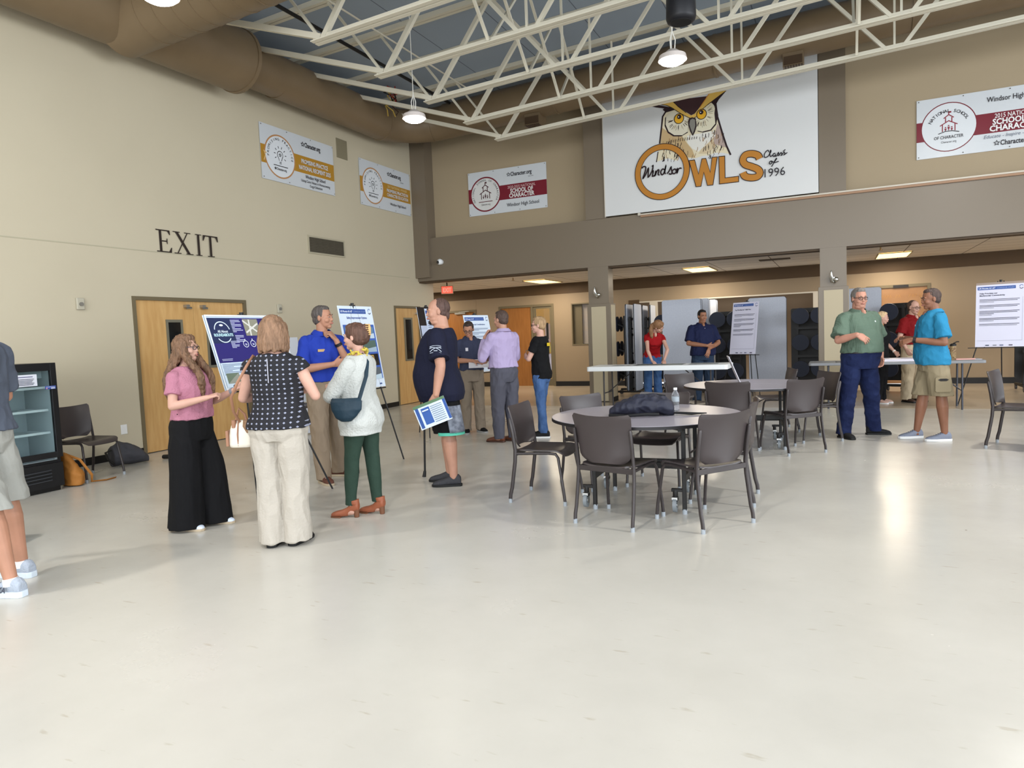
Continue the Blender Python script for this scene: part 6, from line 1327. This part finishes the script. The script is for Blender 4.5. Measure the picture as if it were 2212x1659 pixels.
# 4 woman in the white cardigan
def ex(c):
    q=MB(); HM=c.HM; q2=MB()
    for i in range(6):
        a=-.045+i*.018; q.tube([HM@V3(.03,-.125+.0*i,.06+a),HM@V3(0,-.158,.055+a),HM@V3(-.03,-.125,.06+a)],.004,6)
    q.ell((0,-.148,.06),.012,.014,.05,12,8,mt=HM); q.build('hair_claw',M('claw_tan',(196,160,100),.35),c.o,mt=c.S)
    s=MB(); rnd=random.Random(9)
    for i in range(60):
        a=rnd.uniform(0,2*math.pi); r=rnd.uniform(.066,.100); z=rnd.uniform(1.44,1.53); s.ell((r*math.cos(a),-.014+r*math.sin(a),z),.013,.013,.011,8,6)
    s.tube([(.02,.10,1.44),(.03,.135,1.3),(.02,.15,1.05),(.03,.14,.95)],[.04,.035,.03,.02],10,flat=.4)
    organic_obj('scarf',s,M('yellow_scarf',(190,170,72),.8,bump=(40,.8)),c.o,.006,1,mt=c.S)
cw=person('woman in a white knit cardigan and green leggings with arms folded, hair in a clip',(-3.57,4.60,0),face(-72),1.60,1.06,.03,True,sk2,.005,
  feet=((.07,-.06,4),(-.09,.12,-8)),knee=((0,.0),(0,.02)),
  armR=((.22,.13,1.14),(-.05,.24,1.18)),armL=((-.225,.15,1.12),(.03,.25,1.14)),
  handR=dict(d=V3(-1,.1,.0),n=V3(0,-1,0),side=V3(0,.2,1),curl=(30,30,30,30)),handL=dict(d=V3(1,.0,.1),n=V3(0,-1,0),side=V3(0,.2,1),curl=(30,30,30,30)),
  hy=8,hp=-2,top=dict(kind='long',mat=fabric('white_knit',(186,188,184),.9,(70,.9)),hem=.76,sleeve=1.75,sr=.094,inf=.028,flare=.025,cuff=.75,nz=(7,.011,(1,1,.7)),name='cardigan'),
  bottom=dict(kind='leggings',mat=fabric('green_ponte',(44,62,52),.8),hem=.115,r=(.086,.062,.058,.042),waist=1.03,nz=(9,.003,(1,1,.7))),
  shoes=dict(mat=M('cognac_leather',(146,84,58),.45),sole=M('stacked_heel',(110,72,50),.5),heel=.055,high=.035),hair=('bun',(74,52,42)),faceopts=dict(brow=(96,70,54)),extra=ex)
t=held(cw,'crossbody_bag','dark teal crossbody bag at the back of the woman in the white cardigan','bag')
A_=(-.25,.97,0); B_=(.97,.25,0)
b=MB().loft([((-.262,-.01,.90),A_,B_,.045,.03),((-.268,-.01,.93),A_,B_,.085,.04),((-.268,-.02,1.0),A_,B_,.135,.042),((-.262,-.02,1.07),A_,B_,.140,.034),((-.255,-.02,1.10),A_,B_,.12,.02)],24)
organic_obj('bag_body',b,M('teal_nylon',(20,44,58),.55,bump=(16,.4)),t,.006,2,(9,.005,(1,1,1)),mt=cw.S)
MB().tube([(-.235,-.13,1.08),(-.20,-.150,1.18),(-.13,-.152,1.28),(-.06,-.13,1.40),(-.03,-.06,1.47),(-.01,.02,1.48)],.020,10,flat=.25,side=(0,1,0)).tube([(-.275,.09,1.08),(-.265,.14,1.10),(-.22,.2,1.12)],.016,8,flat=.4).build('strap',M('teal_nylon'),t,mt=cw.S)
# 5 man in navy t-shirt
m_navy=fabric('navy_jersey',(26,28,46),.85)
def ex(c):
    k=c.S; el=interp(c.A[-1][0],c.A[-1][1],.42); P=Print(.0008); col=(170,178,190)
    P.line([(-.052,-.022),(-.028,-.002),(-.004,.010),(.02,.014),(.052,.017)],.006,col); P.line([(.052,-.024),(.026,.0),(.004,.010),(-.02,.015),(-.052,.018)],.006,col); P.line([(-.05,.024),(-.02,.031),(.02,.031),(.05,.026)],.004,col); P.line([(-.052,-.034),(-.02,-.028),(.02,-.027),(.05,-.036)],.004,col)
    for q in (-.012,0,.012): P.rect(q-.004,-.018,q+.004,-.009,col)
    P.line([(-.054,.006),(-.036,.009)],.004,col); P.line([(.054,.004),(.036,.009)],.004,col)
    P.build('sleeve_print',c.o,mt=c.S@mt_axes((el.x-.108,el.y+.0,el.z),(0,-1,0),(0,0,1),(-1,0,0)))
    def patch(s,z0,z1,a0,a1,rx,ry,name,mat):
        hip,kn,an=c.L[s]; vs=[];fs=[];n=14;m=6
        for j in range(m+1):
            z=z0+(z1-z0)*j/m; t=(z-kn.z)/(hip.z-kn.z); p=kn+(hip-kn)*t
            for i in range(n+1):
                a=math.radians(a0+(a1-a0)*i/n); vs.append((p.x+rx*math.cos(a),p.y+ry*math.sin(a),z))
        for j in range(m):
            for i in range(n): fs.append((j*(n+1)+i,j*(n+1)+i+1,(j+1)*(n+1)+i+1,(j+1)*(n+1)+i))
        o_=MB().add(vs,fs).build(name,mat,c.o,mt=c.S); so=o_.modifiers.new('t','SOLIDIFY'); so.thickness=.012
    patch(-1,.515,.76,195,262,.152,.162,'camo_panel',M('camo_grey',(140,146,158),.8,var=(16,(84,88,100))))
    for s in (-1,1): patch(s,.488,.516,150,275,.138,.150,'mint_hem',M('mint_trim',(90,190,164),.7))
    q=MB(); HM=c.HM; q.ell((0,.066,-.097),.026,.024,.022,14,10,mt=HM); q.build('goatee',M('beard_dark',(40,32,30),.9),c.o,mt=c.S)
c5=person('large man in a navy t-shirt and black shorts holding a leaflet, seen side on',(-3.53,5.86,0),face(-84),1.84,1.16,.10,False,sk1,.005,
  feet=((.11,.02,-2),(-.11,-.06,-6)),knee=((0,.0),(0,-.01)),
  armL=((-.325,-.06,1.13),(-.345,-.01,.88)),armR=((.33,.08,1.14),(.33,.22,.94)),
  handL=dict(d=V3(.05,.30,-.95),n=V3(.9,.1,.2),side=V3(0,1,.3),curl=(45,48,50,50),thumb=20),handR=dict(d=V3(0,.5,-.8),n=V3(-.9,.1,0),side=V3(0,1,.4),curl=(60,60,60,60)),
  hy=18,hp=-2,neck=1.3,top=dict(kind='tee',mat=m_navy,hem=.80,sleeve=.78,sr=.088,inf=.03,flare=.055,nz=(6,.010,(1,1,.7)),name='t_shirt'),
  bottom=dict(kind='shorts',mat=blk,hem=.50,r=(.115,.12),waist=1.0,belly=.3,name='shorts'),
  shoes=dict(mat=M('charcoal_canvas',(56,56,60),.8,bump=(60,.6)),sole=bsole),hair=('receding',(70,52,46)),faceopts=dict(fat=.012,brow=(60,46,40)),extra=ex)
t=held(c5,'walking_cane','black walking cane held by the man in the navy t-shirt','cane')
wr=c5.A[1][2]; MB().tube([(.335,.30,.0),(.335,.29,.06)],[.02,.014],12).tube([(.335,.29,.05),(.335,.26,.86)],.010,10).tube([(.335,.33,.87),(.335,.29,.885),(.335,.22,.88),(.335,.18,.86)],.013,10,round_ends=True).build('cane_shaft',M('cane_black',(20,20,22),.35),t,mt=c5.S)
t=held(c5,'leaflet','blue and white leaflet held at the side by the man in the navy t-shirt','leaflet'); w0=c5.A[-1][2]
T=c5.S@Matrix.Translation((w0.x-.045,w0.y+.03,w0.z-.16))@mt_axes((0,0,0),V3(0,-.94,.34),V3(0,-.34,-.94)*-1,V3(-1,0,0))
MB().box(-.15,.15,-.11,.11,-.003,0).build('sheets',M('leaflet_base',(206,218,230),.4),t,smooth=False,mt=T)
P=Print(); P.rect(-.14,-.1,-.11,.1,(52,84,150)); P.rect(-.09,-.08,-.01,.07,(56,92,160)); P.rect(.125,-.1,.15,.1,(52,84,150)); P.rect(-.15,.085,.15,.11,(90,120,90)); 
for i in range(9): P.rect(0,-.085+i*.018,.11,-.08+i*.018,(96,112,140))
P.rect(-.08,.04,-.02,.052,(200,212,236)); P.build('printed_page',t,mt=T)
# 6 man in lavender
def ex(c):
    P=MB(); P.box(-.003,.003,-.005,.0,0,0)
person('man in a lavender long-sleeve shirt and grey trousers seen from behind, hand at chin',(-4.10,8.44,0),face(-38),1.79,1.04,.03,False,sk1,.006,
  feet=((.09,-.02,-8),(-.10,.06,-24)),
  armL=((-.27,.10,1.14),(-.155,.18,1.41)),armR=((.25,.06,1.13),(.0,.25,1.12)),
  handL=dict(d=V3(.5,-.1,.7),n=V3(.5,-.6,-.2),side=V3(.2,0,1),curl=(70,70,75,75)),handR=dict(d=V3(-1,.0,0),n=V3(0,-1,0),side=V3(0,0,1)),
  hy=14,hp=-2,top=dict(kind='long',mat=fabric('lavender_cotton',(166,152,186),.8,(40,.3)),hem=1.0,sleeve=1.8,sr=.080,inf=.024,collar=fabric('lavender_cotton',(166,152,186)),nz=(10,.013,(1,1,.7)),name='dress_shirt'),
  bottom=dict(kind='long',mat=fabric('charcoal_wool',(78,78,88)),hem=.05,r=(.104,.090,.080,.066),waist=1.04,belt=(26,24,26)),
  shoes=dict(mat=M('brown_leather',(106,62,44),.4),sole=M('brown_sole',(70,46,36),.6)),hair=('short',(66,52,46)),faceopts=dict(),extra=None)
# 7 boy in black t-shirt
def ex(c):
    T=c.S@mt_axes((-.055,-.150,1.35),(1,0,0),(0,0,1),(0,-1,0)); P=Print(); P.rect(-.062,-.022,.062,.022,(226,196,40)); P.rect(-.03,-.006,-.02,.008,(150,130,40)); P.rect(.0,-.004,.036,.007,(160,138,44)); P.build('yellow_print',c.o,mt=T)
person('slim fair-haired boy in a black t-shirt and blue jeans with arms crossed',(-3.76,8.92,0),face(-68),1.69,.88,-.01,False,sk2,.006,
  feet=((.08,.06,0),(-.08,-.03,-6)),
  armL=((-.215,.10,1.15),(-.02,.19,1.16)),armR=((.20,.12,1.16),(-.03,.20,1.19)),
  handL=dict(d=V3(1,.1,.1),n=V3(0,-1,0),side=V3(0,0,1),curl=(30,30,30,30)),handR=dict(d=V3(-1,-.1,0),n=V3(0,-1,0),side=V3(0,0,1)),
  hy=14,hp=0,top=dict(kind='tee',mat=blk,hem=.86,sleeve=.60,sr=.076,inf=.026,name='t_shirt'),
  bottom=dict(kind='long',mat=fabric('blue_denim',(56,82,124),.85,(50,.4),(8,(72,100,144))),hem=.07,r=(.088,.070,.062,.055),waist=1.0),
  shoes=dict(mat=M('black_canvas',(22,22,24),.8),sole=wht),hair=('side',(140,114,84)),glasses=(40,34,34),faceopts=dict(brow=(150,120,90)),extra=ex)
# 8 man with the map
def ex(c):
    MB().box(.07,.11,.142,.148,1.28,1.33).build('name_tag',M('card_white'),c.o,smooth=False,mt=c.S)
c8=person('man with glasses in a slate polo looking down at a map he holds',(-5.0,9.16,0),face(163),1.70,1.0,.03,False,sk3,.006,
  feet=((.11,.0,14),(-.12,.0,-14)),
  armR=((.245,.06,1.14),(.03,.28,1.13)),armL=((-.25,.05,1.13),(-.16,.27,1.06)),
  handR=dict(d=V3(-.8,.5,-.2),n=V3(-.2,-.3,-1),side=V3(-.3,1,0),curl=(10,50,55,60)),handL=dict(d=V3(.3,.7,.1),n=V3(.5,0,.9),side=V3(-.5,.6,.5),curl=(45,45,45,45)),
  hy=-22,hp=-24,top=dict(kind='tee',mat=fabric('slate_pique',(52,56,76),.8),hem=.98,sleeve=.80,sr=.074,collar=fabric('slate_pique',(52,56,76)),name='polo_shirt'),
  bottom=dict(kind='long',mat=fabric('taupe_twill',(124,112,98)),hem=.04,r=(.100,.086,.080,.074),belt=(24,22,24)),
  shoes=dict(mat=blk,sole=M('grey_sole',(150,150,150),.6)),hair=('short',(44,34,30)),glasses=(40,36,38),extra=ex)
t=held(c8,'map_booklet','open white map booklet held by the man in the slate polo','booklet')
T=c8.S@Matrix.Translation((-.06,.33,1.09))@Matrix.Rotation(math.radians(-14),4,'Z')@Matrix.Rotation(math.radians(-26),4,'X')
MB().box(-.17,.17,-.13,.13,-.006,0).build('pages',M('page_white',(216,214,220),.5),t,smooth=False,mt=T)
P=Print(); P.line([(-.1,.04),(-.02,-.03),(.08,-.02),(.12,.05)],.02,(176,180,204)); P.rect(.06,.06,.12,.07,(80,100,160)); P.ellipse(-.05,-.07,.02,.014,(170,160,180)); P.build('map_print',t,mt=T@Matrix.Rotation(math.pi,4,'Z'))
# 9 man in dark blue polo behind the white table
def ex(c): MB().ell((0,.142,1.36),.006,.004,.006,8,6).ell((0,.140,1.40),.006,.004,.006,8,6).build('shirt_buttons',M('pearl2',(190,190,200),.3),c.o,mt=c.S)
person('dark-haired man in a dark navy polo and jeans standing behind the white table, hands together',(-2.33,13.55,0),face(174),1.79,1.10,.07,False,sk4,.006,
  feet=((.12,.0,8),(-.12,.0,-8)),
  armR=((.29,.06,1.13),(.02,.27,1.08)),armL=((-.27,.10,1.12),(-.01,.29,1.02)),
  handR=dict(d=V3(-.9,.2,-.1),n=V3(0,-.8,.3),side=V3(0,.1,1),curl=(30,30,30,30)),handL=dict(d=V3(.35,.2,-.9),n=V3(.2,-.9,0),side=V3(-1,0,-.2),curl=(8,10,12,16),spread=3),
  hy=4,hp=-6,top=dict(kind='tee',mat=fabric('dark_navy_pique',(24,30,60),.8),hem=.90,sleeve=.86,sr=.086,inf=.024,flare=.01,collar=fabric('dark_navy_pique',(24,30,60)),name='polo_shirt'),
  bottom=dict(kind='long',mat=fabric('dark_denim',(40,54,74),.85),hem=.04,r=(.104,.088,.08,.074)),
  shoes=dict(mat=blk,sole=bsole),hair=('short',(20,16,16)),faceopts=dict(fat=.004,brow=(20,16,14)),extra=ex)
# 10 woman in red polo leaning on the table
person('woman in a red polo leaning on the white folding table with both hands',(-3.27,13.40,0),face(178),1.74,.92,-.01,True,sk2,.006,lean=30,
  feet=((.10,.0,6),(-.10,.02,-6)),
  armR=((.185,.43,1.06),(.115,.46,.86)),armL=((-.195,.43,1.06),(-.115,.46,.86)),
  handR=dict(d=V3(-.2,.9,-.3),n=V3(0,-.2,-1),side=V3(-1,.2,0),curl=(14,14,14,14)),handL=dict(d=V3(.2,.9,-.3),n=V3(0,-.2,-1),side=V3(1,.2,0),curl=(14,14,14,14)),
  hy=48,hp=-20,top=dict(kind='tee',mat=fabric('red_pique',(146,18,24),.8),hem=.90,sleeve=.36,sr=.070,inf=.016,collar=fabric('red_pique',(146,18,24)),name='polo_shirt'),
  bottom=dict(kind='long',mat=fabric('blue_denim2',(50,78,122),.85,(50,.4),(7,(70,102,148))),hem=.04,r=(.094,.082,.082,.086),waist=.97),
  shoes=dict(mat=blk,sole=wht),hair=('pony',(116,84,58)))
# 11 man in green shirt
def plaid():
    m=bpy.data.materials.new('green_check_cotton'); m.use_nodes=True; nt=m.node_tree; N=nt.nodes; L=nt.links; b=N['Principled BSDF']
    tc=N.new('ShaderNodeTexCoord'); sp=N.new('ShaderNodeSeparateXYZ'); L.new(tc.outputs['Object'],sp.inputs[0]); res=[]
    for ax in (0,2):
        d=N.new('ShaderNodeMath'); d.operation='MULTIPLY'; d.inputs[1].default_value=1/.014; L.new(sp.outputs[ax],d.inputs[0])
        f=N.new('ShaderNodeMath'); f.operation='FRACT'; L.new(d.outputs[0],f.inputs[0]); s=N.new('ShaderNodeMath'); s.operation='LESS_THAN'; s.inputs[1].default_value=.28; L.new(f.outputs[0],s.inputs[0]); res.append(s)
    ad=N.new('ShaderNodeMath'); ad.operation='ADD'; L.new(res[0].outputs[0],ad.inputs[0]); L.new(res[1].outputs[0],ad.inputs[1]); h=N.new('ShaderNodeMath'); h.operation='MULTIPLY'; h.inputs[1].default_value=.5; L.new(ad.outputs[0],h.inputs[0])
    mx=N.new('ShaderNodeMix'); mx.data_type='RGBA'; L.new(h.outputs[0],mx.inputs[0]); mx.inputs[6].default_value=rgb((90,110,94)); mx.inputs[7].default_value=rgb((64,82,70)); L.new(mx.outputs[2],b.inputs['Base Color']); b.inputs['Roughness'].default_value=.85; return m
m_green=plaid()
def ex(c):
    MB().loft([((0,.02,1.40),(1,0,0),(0,1,0),.062,.07),((0,.0,1.475),(1,0,0),(0,1,0),.062,.068)],20).build('undershirt',M('undershirt_white',(224,226,232),.8),c.o,mt=c.S)
    q=MB(); q.tube([(0,.152,1.40),(0,.160,1.30),(0,.178,1.18),(0,.196,1.08)],[.010]*4,6,flat=.3,side=(1,0,0)); q.build('placket',m_green,c.o,mt=c.S)
    q=MB(); q.tube([(-.085,.158,1.30),(-.085,.155,1.345)],.006,8); q.ell((-.085,.158,1.35),.010,.006,.012,10,6); q.build('pen',M('pen_white',(214,226,226),.3),c.o,mt=c.S)
    MB().box(-.025,.025,.205,.215,1.0,1.035).build('buckle',m_steel,c.o,smooth=False,mt=c.S)
person('grey-haired man with black glasses in a green checked shirt and blue jeans, one hand raised',(.255,9.66,0),face(166),1.86,1.12,.10,False,(184,134,114),.005,
  feet=((.235,.03,6),(-.235,-.02,-62)),knee=((.01,.02),(0,.02)),
  armR=((.335,.06,1.15),(.265,.275,1.21)),armL=((-.315,-.04,1.14),(-.235,.08,.93)),
  handR=dict(d=V3(-.75,.35,-.50),n=V3(-.4,-.5,-.5),side=V3(-.3,.2,1),curl=(14,18,22,26),spread=2.2),handL=dict(d=V3(.3,.35,-.9),n=V3(.9,0,.2),side=V3(0,1,0)),
  hy=-14,hp=-3,neck=1.2,top=dict(kind='tee',mat=m_green,hem=1.0,sleeve=.86,sr=.084,cuff=1.16,inf=.022,collar=m_green,nz=(10,.013,(1,1,.6)),name='checked_shirt'),
  bottom=dict(kind='long',mat=fabric('indigo_denim',(22,30,62),.85,(50,.4),(6,(32,42,78))),hem=.05,r=(.104,.088,.076,.070),waist=1.02,belt=(26,20,20),belly=.9,nz=(9,.012,(1,1,1))),
  shoes=dict(mat=M('black_suede',(20,20,22),.8),sole=bsole,high=.03),hair=('short',(96,91,87)),glasses=(30,26,26),faceopts=dict(fat=.010,brow=(120,100,86)),extra=ex)
# 12 man in cyan polo
fe12=((.12,.16,-10),(-.11,-.06,-4))
def cargo(c):
    hip,kn,an=c.L[-1]; p=interp(hip,kn,.55); T=mt_axes((p.x-.118,p.y,p.z-.03),(0,-1,0),(0,0,1),(-1,0,0))
    MB().prism(rrect(.16,.17,.02),0,.022,mt=T).build('cargo_pocket',M('khaki_shorts'),c.o,mt=c.S,bevel=.004)
    MB().prism([(-.055,0),(-.03,.014),(.03,.014),(.055,0),(.03,-.014),(-.03,-.014)],.022,.026,mt=T@Matrix.Translation((0,.055,0))).build('pocket_opening',m_black,c.o,mt=c.S)
    MB().tube([(-.02,.150,1.42),(-.05,.170,1.3),(-.02,.180,1.2),(.02,.175,1.22)],.003,6).build('lanyard',M('dark_cord',(40,50,60),.6),c.o,mt=c.S)
    wband(c,-1,M('black_band'),'wristwatch',.92,.03,.036)
M('khaki_shorts',(140,128,104),.85,spec=.2,bump=(20,.5))
person('man in a bright cyan polo and khaki cargo shorts, hands together, facing left',(1.03,9.52,0),face(-76),1.80,1.02,.05,False,(138,94,72),.005,
  feet=fe12,knee=((0,.0),(0,-.01)),
  armL=((-.27,-.03,1.13),(-.13,.25,1.17)),armR=((.26,.03,1.14),(.08,.28,1.19)),
  handL=dict(d=V3(.35,.85,-.25),n=V3(.5,-.3,-.7),side=V3(.5,.3,.8),curl=(25,30,34,38)),handR=dict(d=V3(-.5,.7,0),n=V3(-.3,-.4,-.8),side=V3(-.3,.2,.9),curl=(20,25,30,30)),
  hy=6,hp=-5,top=dict(kind='tee',mat=fabric('cyan_pique',(40,120,158),.8,(60,.25)),hem=.88,sleeve=.80,sr=.082,inf=.024,flare=.012,cuff=1.1,collar=fabric('cyan_pique',(40,120,158)),nz=(10,.013,(1,1,.8)),name='polo_shirt'),
  bottom=dict(kind='shorts',mat=M('khaki_shorts'),hem=.52,r=(.112,.110),waist=1.0,name='cargo_shorts'),
  shoes=dict(mat=M('grey_mesh',(126,132,148),.8,bump=(90,.6)),sole=wht,th=.028,lace=M('navy_laces',(44,50,74),.8)),hair=('crop',(60,48,44)),faceopts=dict(brow=(60,46,40)),extra=cargo)
# 13 man in red polo behind
def ex(c): MB().box(.055,.125,.145,.152,1.30,1.33).build('name_tag',M('card_white'),c.o,smooth=False,mt=c.S)
person('man in a dark red polo and beige trousers standing behind the grey table',(1.20,13.86,0),face(160),1.77,1.04,.05,False,(188,146,128),.006,
  feet=((.13,.0,6),(-.12,.0,-6)),
  armR=((.27,-.02,1.14),(.21,.05,.93)),armL=((-.27,.0,1.13),(-.22,.08,.92)),handR=dict(d=V3(-.1,.5,-.8),n=V3(-1,0,0),side=V3(0,1,0)),
  hy=-6,hp=-8,top=dict(kind='tee',mat=fabric('dark_red_pique',(112,14,18),.8),hem=1.0,sleeve=.80,sr=.078,cuff=1.12,collar=fabric('dark_red_pique',(112,14,18)),name='polo_shirt'),
  bottom=dict(kind='long',mat=fabric('beige_twill',(176,160,134)),hem=.05,r=(.104,.090,.082,.074),belt=(60,42,30)),
  shoes=dict(mat=M('dark_brown_leather',(62,42,34),.5),sole=bsole),hair=('receding',(70,52,44)),glasses=(60,50,46),extra=ex)
# 14 partly hidden person
person('person in a black top and trousers almost hidden behind the man in green',(.70,13.62,0),face(140),1.60,.95,.0,True,sk2,.006,
  feet=((.09,.0,6),(-.09,.0,-6)),armL=((-.235,.02,1.12),(-.20,.17,.97)),
  hy=20,hp=-8,top=dict(kind='tee',mat=blk,hem=.90,sleeve=.45,sr=.072,name='black_top'),
  bottom=dict(kind='long',mat=blk,hem=.04,r=(.092,.076,.07,.066)),shoes=dict(mat=M('pink_shoe',(196,160,146),.6),sole=wht),hair=('short',(176,150,116)),extra=lambda c:wband(c,-1,M('watch_white',(220,214,206),.4),'wristwatch',.92,.02,.032))
# 15 man at the left edge
def ex(c):
    for s,ft in ((-1,(-.13,-.27,-2)),):
        T=c.S@Matrix.Translation((ft[0],ft[1],0))@Matrix.Rotation(-math.radians(ft[2]),4,'Z')@mt_axes((-.054,.02,.042),(0,-1,0),V3(.22,0,.975),V3(-.975,0,.22))
        P=Print(); P.text('HOKA',0,-.004,.030,(60,64,76),'C',fit=.115,bold=.04,shear=.2); P.build('shoe_lettering',c.o,mt=T)
person('man cut off by the left edge in grey polo, off-white shorts and pale running shoes',(-4.86,2.44,0),face(-78),1.84,.98,.03,False,sk3,.005,
  feet=((.17,-.02,0),(-.13,-.27,-2)),knee=((.0,.0),(0,-.02)),
  armL=((-.255,-.01,1.13),(-.25,.20,1.0)),armR=((.25,.05,1.13),(.15,.28,1.1)),
  handL=dict(d=V3(.2,.9,0),n=V3(.9,0,-.3),side=V3(0,.2,1)),
  hy=0,hp=-12,top=dict(kind='tee',mat=fabric('grey_blue_jersey',(76,82,94),.85,(60,.2)),hem=.94,sleeve=.82,sr=.086,inf=.030,cuff=1.08,flare=.0,name='polo_shirt'),
  bottom=dict(kind='shorts',mat=fabric('offwhite_chino',(150,150,144),.85),hem=.50,r=(.112,.108),waist=1.02,name='shorts',belt=(40,44,62),nz=(8,.010,(1,1,.8))),
  shoes=dict(mat=M('pale_mesh',(158,166,178),.8,bump=(90,.6)),sole=M('foam_pale',(196,206,216),.5),th=.036,len=1.08,sock=wht,lace=M('grey_laces',(80,84,94),.8)),hair=('short',(90,76,66)),extra=ex)
